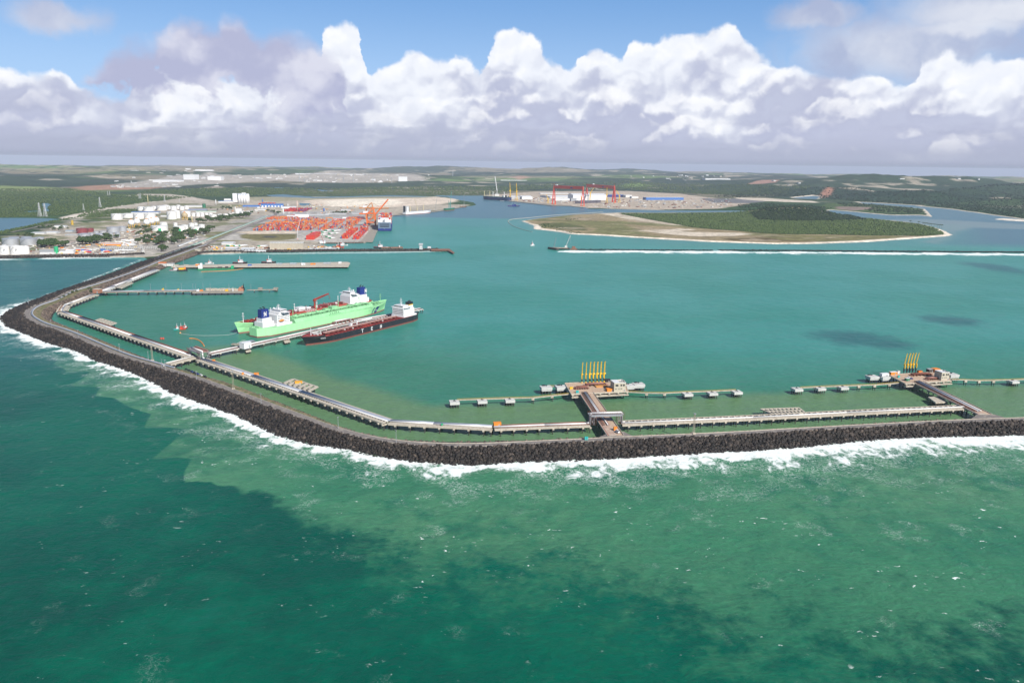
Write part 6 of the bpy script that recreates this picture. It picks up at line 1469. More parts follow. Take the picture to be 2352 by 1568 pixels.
block(T3, 918, 628, 1035, 560, 0, -5, RP, 'in the square red stack by the mobile crane', True)
block(T3, 1600, 622, 1688, 480, 0, 5, (9, 1, 1, 1, 1, 0, 0), 'in the stack nearest the quay edge', True)
block(T3, 1425, 612, 1530, 480, 0, 5, (10, 2, .5, 0, 0, 0, 0), 'in the tall red row behind the green ended pipes', True)
block(T3, 1385, 470, 1440, 360, 0, 3, MP, 'in the middle lane of the yard', False); block(T3, 1100, 485, 1215, 340, 0, 3, OP, '', False)
block(T3, 1240, 460, 1320, 340, 0, 3, MP, '', False); block(T3, 1480, 470, 1560, 340, 0, 3, OP, '', False); block(T3, 1700, 470, 1790, 400, 0, 4, MP, '', False)
block(T3, 150, 495, 300, 380, 6, 4, MP, 'at the left end of the large mixed block', True); block(T3, 320, 492, 560, 330, 7, 4, MP, 'in the large mixed block behind the bare strip', True, .85)
block(T3, 570, 492, 700, 320, 7, 4, MP, 'in the centre of the large mixed block', True); block(T3, 740, 490, 850, 330, 7, 4, OP, '', False); block(T3, 860, 485, 1000, 350, 8, 4, OP, '', False)
block(T3, 560, 330, 740, 270, 0, 2, OP, '', False); block(T3, 330, 330, 560, 290, 0, 2, OP, '', False); block(T3, 1500, 330, 1750, 300, 0, 2, MP, '', False)
block(T3, 600, 218, 790, 185, 0, 4, (6, 0, 0, 0, 6, 0, 0), '', False, .97); block(T3, 800, 222, 900, 175, 0, 3, (3, 0, 3, 0, 5, 0, 0), '', False); block(T3, 220, 120, 420, 100, 0, 3, (4, 3, 2, 0, 2, 0, 0), '', False)
for c, s_ in enumerate(stuffc):
    if s_.v: o = s_.obj('container_yard', CCOL[c]); tag(o, CN[c] + ' containers filling the rear rows of the port yard', 'containers', kind='stuff')
print('containers', cont_n)
# yard gantries
def rtg():
    t = thing('yard_gantry', '', 'gantry crane'); W_, H_, D_ = 30., 27., 12.
    a = MB(); a.box(0, -D_ / 2 + 1, H_ - 2, W_, 1.5, 2.2); a.box(0, D_ / 2 - 1, H_ - 2, W_, 1.5, 2.2); a.box(2, 0, H_ - .2, 6, D_ - 1, 1.6); a.obj('beam', ORG, t)
    for x in (-W_ / 2 + .7, W_ / 2 - .7):
        a = MB(); a.box(x, -D_ / 2 + 1, 1, 1.3, 1.3, H_ - 3); a.box(x, D_ / 2 - 1, 1, 1.3, 1.3, H_ - 3); a.box(x, 0, .6, 2., D_ + 4, 1.6); a.obj('leg', ORGR, t)
    a = MB(); a.box(4, 0, H_ - 5, 3, 3, 3); a.obj('cab', WHT2, t); return t
g0 = rtg(); GG = 'orange yard gantries over the containers'
for i, (x, y, lab) in enumerate([(390,440,'orange yard gantry at the left end of the container block'),(520,420,'second orange yard gantry from the left'),(460,360,'orange yard gantry behind the left pair'),(640,430,'third orange yard gantry of the front line'),(760,440,'fourth orange yard gantry of the front line'),(600,350,'orange yard gantry at the rear, over tan containers'),(880,400,'orange yard gantry in front of the dun roofed shed'),(960,420,'orange yard gantry right of the dun roofed shed'),
      (1150,440,'orange yard gantry over the narrow middle block'),(1260,360,'orange yard gantry behind the narrow middle block'),(1400,420,'orange yard gantry over the middle lane'),(1560,400,'orange yard gantry over the rear of the tall red row'),(1620,370,'orange yard gantry nearest the quay cranes')]):
    p = P(*T3(x, y + 30), GZ)
    if i == 0: g0.location = p; g0['label'] = lab; g0['group'] = GG
    else: dup(g0, p, random.uniform(-.05, .05), lab, GG)
# ship to shore cranes
def quay_crane(label, p, s, rz, boom_up, m, m2):
    t = thing('quay_crane', label, 'dock crane', p, rz); t.scale = (s, s, s)     # local: x towards the water, y along the quay
    for x, mm in ((-15, m), (15, m)):
        for y in (-9, 9): a = MB(); a.box(x, y, 0, 3.6, 3.6, 46); a.obj('leg', mm, t)
    a = MB()
    for x in (-15, 15): a.box(x, 0, 12, 3.4, 18, 3.2); a.box(x, 0, 40, 3.4, 18, 3.6); a.box(x, 0, 0, 3., 24, 2.5)
    for y in (-9, 9): a.box(0, y, 12, 30, 3., 3.4); a.tube((-15, y, 13), (15, y, 40), 1.8, 6); a.box(0, y, 44, 34, 3., 4.)
    a.obj('portal_frame', m, t)
    a = MB(); a.box(-12, -3.5, 42.5, 60, 3., 4.2); a.box(-12, 3.5, 42.5, 60, 3., 4.2); a.obj('girder', m, t)
    a = MB(); 
    for y in (-5, 5): a.tube((12, y, 46), (9, 0, 66), 2., 6); a.tube((-12, y, 46), (7, 0, 66), 1.7, 6)
    a.box(8, 0, 64, 4, 3, 3); a.tube((6, 0, 66), (-38, 0, 47), .5, 5); a.obj('apex_frame', m, t)
    a = MB()
    e = (62, 0, 96) if boom_up else (76, 0, 45)
    for y in (-2.6, 2.6): a.tube((17, y, 44), (e[0], y * .6, e[2]), 2.6, 6)
    for q in np.linspace(.05, 1, 9): x = 17 + (e[0] - 17) * q; z = 44 + (e[2] - 44) * q; a.tube((x, -2.6, z), (x, 2.6, z), 1.4, 4)
    a.tube((9, 0, 66), (17 + (e[0] - 17) * .6, 0, 44 + (e[2] - 44) * .6), .5, 5); a.obj('boom', m, t)
    a = MB(); a.box(-20, 0, 46, 16, 9, 8); a.obj('machinery_house', WHT, t)
    return t
QZ = GZ
pc = P(*T3(1870, 430), QZ); quay_crane('bright orange quay crane with its boom raised, nearest the pier end', pc, 1.22, math.radians(4), True, ORGR, ORG)
pc = P(*T3(1850, 330), QZ); quay_crane('orange quay crane behind the raised one, boom lowered over the ship', pc, 1.22, math.radians(2), False, mat('dull orange', (.48, .2, .06), .6, .15, .2), ORG)
# container ship, stern towards the camera
def container_ship():
    s0 = P(*T3(2062, 503), 0.); ax = (P(896.5, 491, 0) - P(*T3(2062, 503), 0.)).normalized(); L = 290.; W_ = (P(*T3(2160, 490), 0.) - P(*T3(1965, 490), 0.)).length * 1.02
    t = thing('container_ship', 'blue and grey container ship berthed stern on under the orange cranes', 'container ship', s0, math.atan2(ax.y, ax.x)); W2 = W_
    up, bt, ring = hull(L, W2, 24, 3, bow=.2, stern=.05, transom=.93); up.obj('hull', NAVY, t); bt.obj('boot_topping', mat('deep navy', (.01, .02, .09), .5, .1, .2), t)
    a = MB(); a.box(-.3, 0, 11, .8, W2 * .92, 25); a.obj('stern_bulkhead', mat('slate blue', (.13, .19, .27), .5, .1, .2), t)
    w_ = MB(); w_.box(-.8, 0, 17, .5, W2 * .64, 3.); b_ = w_.obj('mooring_opening', BLK, t)
    for i in range(11): q = MB(); q.box(-.85, -W2 * .31 + i * W2 * .062, 20.5, .5, 1.5, 12); q.obj('vent_slot', BLK, t)
    a = MB(); a.box(12, 0, 24, 22, W2 * .9, 12); a.obj('aft_deck', WHT2, t)
    a = MB(); a.box(24, 0, 36, 15, W2 * .95, 10); a.box(26, 0, 46, 9, W2 * .6, 7); a.obj('accommodation', WHT, t)
    a = MB(); a.box(12, 0, 36, 8, 7, 11); a.obj('funnel', STEEL, t)
    rr_ = random.Random(3); nc_ = 11; ks = [MB() for _ in CCOL]
    for bx_, hh_ in ((50, 27), (80, 32), (110, 34), (150, 38), (185, 40), (215, 36)):
        for i in range(nc_):
            z = 24; top_ = 24 + hh_ - rr_.choice((0, 0, 3.4, 6.8))
            while z < top_: ks[rr_.choices(range(7), (8, 2, .6, 1, 2, .6, 3))[0]].box(bx_, (i - (nc_ - 1) / 2) * W2 * .086, z, 26, W2 * .08, 3.2); z += 3.4
    for q, mm in zip(ks, CCOL):
        if q.v: q.obj('container_stack', mm, t)
    a = MB(); a.wall_text([('H', 2.3), ('A', 2.4), ('N', 0)] if False else [('A', 2.4), ('N', 0)], (-.2, 2.5, 8.), (0, -1, 0), (0, 0, 1), 1.6, .3); a.obj('stern_lettering', WHT, t)
container_ship()
# berth deck of the container quay
slab_on_piles('quay', 'concrete container quay apron with a fendered edge ending at the basin', PL([T3(1712, 655), T3(1888, 660), T3(1962, 485), T3(1966, 250), T3(1850, 250), T3(1860, 470)], 3.2), 3.2, 1.2, m=CONCD, pile=30., cat='quay')
fnd = MB()
# far cargo berth with ships
def far_ship(label, A, B_, W_, D_, main, boot, sup, cranes, name='cargo_ship', deckm=STEEL, s=1.3, cat='cargo ship', supm=WHT):
    a, b = P(*A, 0.), P(*B_, 0.); L = (b - a).length; t = thing(name, label, cat, a, ang(a, b))
    up, bt, ring = hull(L, W_, D_, 2, bow=.16, stern=.1, n=16); up.obj('hull', main, t); bt.obj('boot_topping', boot, t); deck(ring).obj('deck', deckm, t)
    if sup: x, w2, h2 = sup; q = MB(); q.box(L * x, 0, D_, w2, W_ * .8, h2); q.box(L * x, 0, D_ + h2, w2 * .7, W_ * .95, 3); q.obj('accommodation', supm, t)
    if sup: q = MB(); q.box(L * x - w2 * .8, 0, D_, w2 * .4, W_ * .3, h2 + 4); q.obj('funnel', BLK, t)
    for (x, h2, m_, bx, bz) in cranes:
        q = MB(); q.cyl(L * x, 0, D_, D_ + h2 * .7, 2.2, 1.7, 8); q.tube((L * x, 0, D_ + h2 * .6), (L * x + bx, 0, D_ + bz), 1.2, 6); q.obj('deck_crane', m_, t)
    return t
CY_ = mat('cream crane', (.62, .52, .30), .5, .1, .3)
far_ship('white cargo ship with cream deck cranes at the berth beyond the container ship', T6(935, 606), T6(1470, 567), 32, 15, WHT, RED, (.06, 16, 28), [(.22, 32, CY_, 3, 30), (.48, 34, CY_, -22, 70), (.72, 36, CY_, 3, 34)])
far_ship('small green and red ship with raised green cranes near the end of the berth', T6(1762, 527), T6(1945, 507), 26, 14, GRNK, RED, None, [(.45, 50, mat('crane teal', (.05, .26, .24), .5, .1, .3), -10, 44), (.62, 60, MATS['crane teal'], 12, 100)])
slab_on_piles('quay', 'long cargo berth edge behind the white cargo ship', PL([T6(690, 625), T6(890, 603), T6(1470, 555), T6(1760, 518), T6(2060, 462), T6(2060, 452), T6(1740, 500), T6(1470, 540), T6(700, 605)], 3.), 3., 1., m=CONCD, pile=60, cat='quay')
def mobile_crane(T, x, y, hb, tip, m, label, base_m=None, boom_m=None, w=None, group=None):
    k = TK[T]; p = P(*T(x, y), GZ); s = mpp(p) * k; t = thing('mobile_crane', label, 'crane', p, 0, group); a = MB(); a.box(0, 0, 0, 14 * s if not w else w, 9 * s if not w else w * .7, 7 * s if not w else w * .5); a.obj('chassis', base_m or m, t)
    a = MB(); a.tube((0, 0, 3 * s), (0, 0, hb * s), 2.6 * s * (1 if not w else .7), 8, 1.8 * s); a.obj('tower', m, t)
    a = MB(); a.lattice((0, 0, hb * s * .7), (tip[0] * s, 0, tip[1] * s), 5 * s, .9 * s, 9, 2.5 * s); a.obj('boom', boom_m or m, t); return t
mobile_crane(T3, 800, 622, 170, (70, 350), WHT, 'tall white mobile crane leaning over the middle of the container yard', REDB)
mobile_crane(T6, 1575, 505, 130, (38, 300), STEEL, 'grey mobile crane with a long jib between the two berthed ships')
mobile_crane(T3, 1175, 700, 60, (-75, 250), RED, 'thin red derrick by the white hut on the basin')
# jack-up platform
def jackup():
    p = P(*T6(2130, 460), 0.); s = mpp(p) * .1129; t = thing('jack_up_barge', 'rust brown jack-up barge with four legs and lattice crane at the spit', 'barge', p, 0)
    a = MB(); a.box(0, 0, 2, 130 * s, 30 * s, 12 * s); a.obj('hull', mat('brown hull', (.22, .11, .07), .8, .2, .3), t)
    for x in (-60, -15, 15, 58): a = MB(); a.box(x * s, (x % 2) * 8 * s, -3, 5 * s, 5 * s, (95 if abs(x) > 20 else 60) * s); a.obj('leg', BLK, t)
    a = MB(); a.lattice((20 * s, 0, 14 * s), (20 * s, 0, 275 * s), 8 * s, 1.2 * s, 10, 4 * s); a.obj('boom', STEEL, t)
jackup()
# ---------------------------------------------------------------- shipyard
def goliath(label, x0, x1, yb0, yb1, hb, rigid, trolley):
    a, b = P(*T4(x0, yb0), GZ), P(*T4(x1, yb1), GZ); s = (mpp(a) + mpp(b)) / 2 * .158; L = (b - a).length; H = hb * s; t = thing('goliath_crane', label, 'gantry crane', a, ang(a, b), 'red goliath cranes of the shipyard')
    a_ = MB(); a_.box(L / 2, 0, H - 44 * s, L + 6 * s, 16 * s, 44 * s); a_.obj('main_girder', REDB, t)
    for x, rg in ((0, rigid == 0), (L, rigid == 1)):
        w = 6.4 if rg else 4.8
        for sg in (-1, 1): q = MB(); q.tube((x + sg * 20 * s, sg * 12 * s, 0), (x + sg * 4 * s, 0, H - (10 if rg else 40) * s), w * 1.9 * s, 4, w * 1.5 * s); q.obj('leg', REDB, t)
        q = MB(); q.box(x, 0, 0, 62 * s, 34 * s, 9 * s); q.box(x, 0, H * .3, 34 * s, 5 * s, 5 * s); q.obj('leg_base', ORGR, t)
    q = MB(); x = rigid * L; q.tube((x, 0, H), (x, 0, H + 22 * s), 3 * s, 6); q.box(x, 0, H + 20 * s, 90 * s, 3 * s, 4 * s); q.obj('top_jib', RED, t)
    q = MB(); q.box(L * trolley, 0, H, 36 * s, 18 * s, 13 * s); q.obj('trolley', WHT, t); q = MB(); q.box(L * trolley, 0, H - 70 * s, 12 * s, 8 * s, 14 * s); q.obj('cab', WHT2, t)
    q = MB(); q.box(L * .62, -8.2 * s, H - 34 * s, 40 * s, .6, 16 * s); q.obj('girder_sign', NAVY, t)
goliath('front red goliath crane straddling the dock at the water', 1160, 1578, 452, 478, 278, 0, .08)
goliath('rear red goliath crane above the white shipyard hall', 1636, 2032, 385, 425, 232, 1, .24)
def luffer(x, y, h, tx, label):
    p = P(*T4(x, y), GZ); s = mpp(p) * .158; t = thing('luffing_crane', label, 'crane', p, 0, 'yellow shipyard cranes')
    for sx in (-1, 1): a = MB(); a.tube((sx * 13 * s, 0, 0), (sx * 5 * s, 0, h * .33 * s), 4 * s, 4, 3.4 * s); a.obj('leg', YEL, t)
    a = MB(); a.tube((0, 0, h * .3 * s), (0, 0, h * .62 * s), 7. * s, 8, 5. * s); a.box(0, 0, h * .5 * s, 22 * s, 14 * s, 12 * s); a.obj('tower', YEL, t)
    a = MB(); a.lattice((0, 0, h * .58 * s), (tx * s, 0, h * s), 8 * s, 1.6 * s, 8, 4 * s); a.obj('jib', YEL, t)
for i, (x, y, h, tx, lab) in enumerate([(525,385,245,-6,'yellow crane beside the bow of the dark hull, jib upright'),(620,395,250,-8,'yellow crane second along the fitting out quay, jib upright'),(1075,440,130,-25,'yellow crane left of the front red gantry'),(1560,430,105,-12,'yellow crane between the two red gantries at the water'),(1688,390,185,55,'yellow crane leaning under the rear red gantry'),(1928,440,235,-2,'yellow crane with upright jib in front of the white hall'),(2112,425,175,-50,'yellow crane right of the rear red gantry')]): luffer(x, y, h, tx, lab)
far_ship('dark navy ship hull with tall thin masts moored at the shipyard fitting out quay', T4(525, 400), T4(140, 378), 46, 26, mat('dark navy hull', (.018, .03, .10), .5, .15, .2), BLK, (.2, 18, 10), [], 'drill_ship', GRNK, supm=WHT2)
dk_ = [o for o in COL.objects if o.name.startswith('drill_ship')][0]
for i, x in enumerate((.97, .76, .64, .22)): a = MB(); Ld = (P(*T4(525, 400), 0.) - P(*T4(140, 378), 0.)).length; a.tube((Ld * x, 0, 26), (Ld * x, 0, 66), 2.2, 6); a.obj('mast', CY_ if i < 2 else WHT, dk_)
t = thing('floating_crane', 'very tall thin white jib of a crane behind the dark navy ship', 'crane', P(*T4(335, 330), GZ), 0); s_ = mpp(t.location) * .158
a = MB(); a.box(0, 0, 0, 60 * s_, 40 * s_, 30 * s_); a.obj('hull', WHT2, t); a = MB(); a.lattice((0, 0, 80 * s_), (-32 * s_, 0, 275 * s_), 9 * s_, 2.4 * s_, 10, 6 * s_); a.tube((0, 0, 30 * s_), (0, 0, 84 * s_), 4 * s_, 6); a.obj('jib', WHT, t)
for (x0, y, x1, h, dp, wm, rm_, lab, gb) in [(1440,388,1925,72,120,WHT,WHT,'huge white shipyard hall behind the red gantries',10),(1110,362,1440,22,260,WHT2,WHT,'low broad white shipyard roof left of the huge hall',6),(1170,395,1540,26,60,WHT,WHT,'white workshop with grey west wall behind the dock',3),(700,375,850,36,120,WHT,WHT,'white hall right of the upright yellow cranes',5),(545,372,700,30,100,ROOFG,WHT,'grey walled hall behind the upright yellow cranes',5),(965,300,1380,10,40,WHT2,WHT,'thin white roof line behind the broad shipyard roof',2),
      (1940,345,2200,30,60,NAVY,BLUE,'dark blue hall right of the huge white hall',0),(2205,350,2295,32,60,WHT2,WHT,'pale end block of the dark blue hall',0),(1410,405,1490,38,30,STEEL,ROOFG,'grey cube building between the gantry legs',0)]:
    shed(T4, x0, y, x1, h, dp, wm, rm_, lab, None, gable=gb, name='shipyard_hall')
UX = lambda x, y: (1029.2 + x * .254, 371.8 + y * .254); TK[UX] = .254
for (x0, y, x1, h, dp, wm, rm_, lab) in [(1790,345,2130,22,60,BLUE,WHT2,'long blue and white hall on the shipyard plain'),(1660,330,1720,16,40,WHT2,WHT,'small pale hall by the dark blue one'),(575,318,600,10,30,WHT2,WHT,'little hut near the fitting out quay')]: shed(UX, x0, y, x1, h, dp, wm, rm_, lab, name='shipyard_hall')
far_ship('dark unfinished hull standing in the dock behind the front red gantry', T4(1820, 430), T4(1470, 445), 40, 22, mat('primer grey', (.10, .09, .11), .7, .2, .2), BLK, None, [], 'ship_hull')
far_ship('dark hull block under the yellow leaning crane', T4(1820, 388), T4(1610, 385), 36, 16, MATS['primer grey'], BLK, None, [], 'ship_hull')
slab_on_piles('quay', 'long fitting out quay of the shipyard reaching the red gantry', PL([T4(515, 402), T4(1130, 468), T4(1420, 474), T4(1420, 464), T4(1180, 455), T4(520, 392)], 3.2), 3.2, 1., m=CONCD, pile=80, cat='quay')
slab_on_piles('quay', 'concrete pad under the near leg of the front red gantry', PL([T4(1420, 478), T4(1590, 492), T4(1612, 480), T4(1450, 466)], 3.4), 3.4, 1.6, m=CONC, pile=40, cat='quay')
# shipyard clutter: many small steel sections and stores
rnd = random.Random(5); cl = [MB(), MB(), MB(), MB()]
for i in range(420):
    x = rnd.uniform(1150, 1680); y = rnd.uniform(455, 478) if x > 1350 else rnd.uniform(452, 462) + (x - 1150) * .03
    p = P(x, y, GZ); s = rnd.uniform(4, 16); cl[rnd.randrange(4)].box(p.x, p.y, GZ - .3, s * rnd.uniform(.6, 2.5), s, rnd.uniform(1.5, 6), rnd.uniform(0, 3))
for i, m_ in enumerate((WHT2, STEEL, RUST, CONC)): tag(cl[i].obj('stored_material', m_), ['pale', 'grey', 'rusty', 'sandy'][i] + ' steel sections and stores scattered over the shipyard plain', 'stores', kind='stuff')
# ---------------------------------------------------------------- inner piers, boats, towers
def tug(label, p, rz, s=1., hullm=None, housem=None, mastm=None, name='tugboat', L=26., group=None, cat='boat'):
    t = thing(name, label, cat, (p.x, p.y, 0), rz, group); t.scale = (s, s, s)
    up, bt, ring = hull(L, L * .34, 2.6, 1.6, bow=.35, stern=.15, n=12, transom=.8, boot=.3); up.obj('hull', hullm or BLK, t); deck(ring, inset=.3).obj('deck', RED, t)
    a = MB(); a.box(L * .55, 0, 2.6, L * .32, L * .22, 2.6); a.box(L * .6, 0, 5.2, L * .18, L * .18, 2.4); a.obj('wheelhouse', housem or WHT, t)
    a = MB(); a.box(L * .6, 0, 6.1, L * .185, L * .185, .8); a.obj('window', GLASS, t)
    a = MB(); a.cyl(L * .5, 0, 5.2, 14.5, .5, .25, 6); a.box(L * .5, 0, 10.4, .4, 3.4, .4); a.obj('mast', mastm or WHT, t)
    a = MB(); a.box(L * .4, -1.4, 5.2, 1.3, 1., 2.4); a.box(L * .4, 1.4, 5.2, 1.3, 1., 2.4); a.box(L * .4, 0, 5.2, 1., 2.8, .6); a.obj('funnel', mastm or REDB, t); return t
# multi use pier
MQ = [T5(300, 272), T5(2305, 268), T5(2325, 225), T5(2290, 215), T5(420, 252), T5(330, 262)]
mp = slab_on_piles('cargo_pier', 'wide pale concrete cargo pier with small huts, nearest the inner breakwater', PL(MQ, 6.), 6., 1.6, m=CONC, pile=70., cat='pier')
c0 = mp.location
fa, fb = P(*T5(300, 272), 0.), P(*T5(2305, 270), 0.)
a = MB(); d_ = (fb - fa).normalized(); nn = Vector((-d_.y, d_.x, 0)); 
wallb = MB(); q0 = fa + nn * 4 - c0; q1 = fb + nn * 4 - c0; wallb.bar(Vector((q0.x, q0.y, 4.6)), Vector((q1.x, q1.y, 4.6)), 3, 4.2); wallb.obj('quay_wall', DARK, mp)
Lq = (fb - fa).length
fmb = MB(); fmb.box(0, 0, 1.2, 12, 3, 4.9)
f0 = fmb.obj('fender_block', CONC, mp)
for i in range(18):
    q = fa.lerp(fb, .03 + .95 * i / 17) - c0; o = f0 if i == 0 else f0.copy()
    if i: COL.objects.link(o)
    o.location = (q.x, q.y, 0); o.rotation_euler = (0, 0, math.atan2(d_.y, d_.x))
def box_thing(name, label, cat, p, sx, sy, sz, m, rz=0., m2=None, group=None, part='wall', part2='roof'):
    t = thing(name, label, cat, p, rz, group); a = MB(); a.box(0, 0, 0, sx, sy, sz); a.obj(part, m, t); a = MB(); a.box(0, 0, sz, sx * 1.04, sy * 1.04, max(.15, sz * .06)); a.obj(part2, m2 or m, t); a = MB(); a.box(sx * .2, -sy / 2 - .03, 0 if part == 'wall' else sz * .2, sx * .16, .08, sz * .6); a.obj('door', STEEL, t); return t
for (x, y, w, h, m_, m2, lab) in [(1190,252,34,12,BLUE,BLUE,'small blue container on the pale pier'),(1525,240,55,14,STEEL,WHT,'white canopy on the pale pier, first past the second tug'),(1682,238,70,14,STEEL,WHT,'longer white canopy on the pale pier'),(1795,244,36,22,WHT,WHT,'white box hut on the pale pier'),(2065,232,75,14,STEEL,WHT,'white canopy near the outer end of the pale pier'),(2210,226,28,18,WHT,WHT,'little white hut at the outer end of the pale pier'),(1905,240,50,14,ORG,ORG,'orange heap of stores on the pale pier'),(600,252,30,20,ORG,WHT2,'orange and white gear behind the green barge')]:
    p = P(*T5(x, y + 6), 6.); s = mpp(p) * .2032; box_thing('pier_hut', lab, 'hut', p, w * s, 9, h * s, m_, .0, m2)
def lamp(p, h, label, group, name='lamp_mast', cat='lamp post', s=1., m=None):
    if name not in DSRC:
        t = thing(name, label, cat, p, 0, group); a = MB(); a.cyl(0, 0, 0, h, .32 * s, .16 * s, 6); a.obj('pole', m or STEEL, t); a = MB(); a.box(0, 0, h, 2.6 * s, .6 * s, .4 * s); a.obj('lamp_head', STEEL, t); DSRC[name] = t; return t
    return dup(DSRC[name], p, random.uniform(0, 3), label, group)
for i, x in enumerate((445, 765, 1105, 1437, 1773, 2106)): lamp(P(*T5(x, 250), 6.), 22, '%s tall lamp mast on the pale cargo pier' % ORD[i], 'lamp masts on the cargo pier', 'lamp_mast', s=1.2)
tug('white and black tug with a tall mast, first behind the pale pier', P(*T5(1000, 236), 0.), .1, 1.5, group='tugs behind the cargo pier')
tug('white and black tug with a tall mast, second behind the pale pier', P(*T5(1325, 230), 0.), .1, 1.5, group='tugs behind the cargo pier')
tug('white launch with a flat roof behind the pale pier', P(*T5(685, 238), 0.), .05, 1., WHT, WHT, name='launch', L=24)
def barge(name, label, A, B_, W_, D_, m, bits, cat='barge', deckm=None):
    a, b = P(*A, 0.), P(*B_, 0.); L = (b - a).length; t = thing(name, label, cat, a, ang(a, b)); h = MB(); h.box(L / 2, 0, -1, L, W_, D_ + 1, 0, 1., 1.); h.box(L / 2, 0, D_, L, W_ * .96, .1); h.obj('hull', m, t); 
    for n_, m_, items in bits:
        for it in items: q = MB(); q.box(it[0] * L, it[1] * W_, D_, it[2] * L, it[3] * W_, it[4]); q.obj(n_, m_, t)
    return t
barge('dredging_barge', 'long green dredging barge moored along the pale pier behind an orange boom', T5(605, 308), T5(1012, 302), 15, 4, mat('muddy green', (.03, .20, .09), .7, .25, .3), [('deck_gear', DARK, [(.3, 0, .3, .5, 2.5), (.6, .1, .12, .6, 3), (.8, 0, .08, .6, 4)]), ('bulkhead', GRNE, [(.96, 0, .07, .95, 6)]), ('wheelhouse', WHT, [(.07, 0, .1, .7, 9), (.1, 0, .06, .5, 14)])])
barge('work_barge', 'black barge with orange gear at the root of the pale pier', T5(370, 320), T5(488, 316), 15, 4, BLK, [('deck_gear', YEL, [(.4, 0, .5, .5, 4)]), ('deck_gear', ORG, [(.75, .1, .15, .4, 6)])])
tug('grey and white small boat beside the black barge with orange gear', P(*T5(285, 316), 0.), .05, 1., STEEL, WHT, name='work_boat', L=28)
def boom_line(label, pts, r=.7, m=None, name='oil_boom', cat='floating boom'):
    p = chaikin(PL(pts, .25), 2); a = MB(); a.path(p, r, 6); o = a.obj(name, m or ORG); tag(o, label, cat); return o
boom_line('orange floating boom round the green dredging barge', [T5(640, 326), T5(800, 322), T5(1000, 312), T5(1125, 290)])
boom_line('curved orange floating boom beside the scaffolded crossing', [(435, 777), (447, 777.3), (459, 782), (465, 788), (469, 794.5)], .9)
boom_line('pale floating dredge pipe curving off the tip of the sandy island', [UX(1400, 455), UX(1180, 468), UX(900, 487), UX(700, 510), UX(600, 516), UX(545, 528), UX(542, 548), UX(580, 578), UX(640, 602), UX(760, 635)], 1.6, mat('pale float', (.42, .40, .33), .8, .1, .3), 'dredge_pipe', 'floating pipe')
# cluttered jetty head
jh = slab_on_piles('unloading_jetty', 'dark jetty head crowded with rubble, pipes and orange plant', PL([T5(540, 562), T5(1118, 556), T5(1125, 532), T5(545, 540)], 7.), 7., 2., m=CONCD, pile=16., cat='jetty')
rb = MB()
for i in range(260): q = P(*T5(random.uniform(690, 1060), random.uniform(524, 542)), 7.); rb.box(q.x, q.y, 7., random.uniform(1, 3.5), random.uniform(1, 3), random.uniform(.6, 3.4), random.uniform(0, 3))
tag(rb.obj('rubble', MATS['pale concrete']), 'broken pale rubble and scrap heaped on the dark jetty head', 'rubble', kind='stuff')
def plant_(T, x, y, label, m, w=6, h=9):
    p = P(*T(x, y), 7.); t = thing('process_unit', label, 'machinery', p); a = MB(); a.box(0, 0, 0, w, w * .7, h * .45); a.obj('base_frame', m, t); a = MB(); a.cyl(w * .2, 0, h * .45, h, w * .12, w * .12, 6); a.box(-w * .2, 0, h * .45, w * .4, w * .4, h * .25); a.obj('stack', m, t)
SAL = mat('salmon steel', (.46, .20, .12), .8, .2, .4)
for x, y, m_, lab, w, h in [(1095,540,SAL,'orange framed plant with a black top at the end of the cluttered jetty head',11,11),(1118,540,BLK,'black funnel shaped hopper beside the orange framed plant',5,15),(605,545,WHT,'white cabin at the near end of the cluttered jetty head',6,5),(645,545,ORG,'orange machine beside the white cabin',7,4),(930,545,YEL,'yellow machine among the rubble of the jetty head',6,5),(1000,545,WHT2,'white post with a box on the jetty head',3,9),(210,540,YEL,'yellow valve station on the narrow dark jetty, nearer the shore',5,6),(382,542,YEL,'yellow valve station on the narrow dark jetty, further out',5,5)]: plant_(T5, x, y, lab, m_, w, h)
for i, x in enumerate((70, 245, 420, 550, 582, 665, 745, 957, 1205)): lamp(P(*T5(x, 545), 7.), 15, '%s thin lamp post along the dark jetty' % ORD[i], 'lamp posts along the dark jetty', 'lamp_post')
for i, (x, y, lab) in enumerate([(1312, 545, 'dark pile cluster halfway along the thin jetty walkway'), (1486, 545, 'grey pile cluster at the end of the thin jetty walkway')]):
    p = P(*T5(x, y), 0.); t = thing('pile_cluster', lab, 'dolphin', p, 0, 'pile clusters of the thin walkway'); a = MB(); a.box(0, 0, 5, 9, 9, 2.6); a.obj('cap', CONCD, t); piles(t, [(u * 3, v * 3) for u in (-1, 0, 1) for v in (-1, 0, 1)], .6, 5)
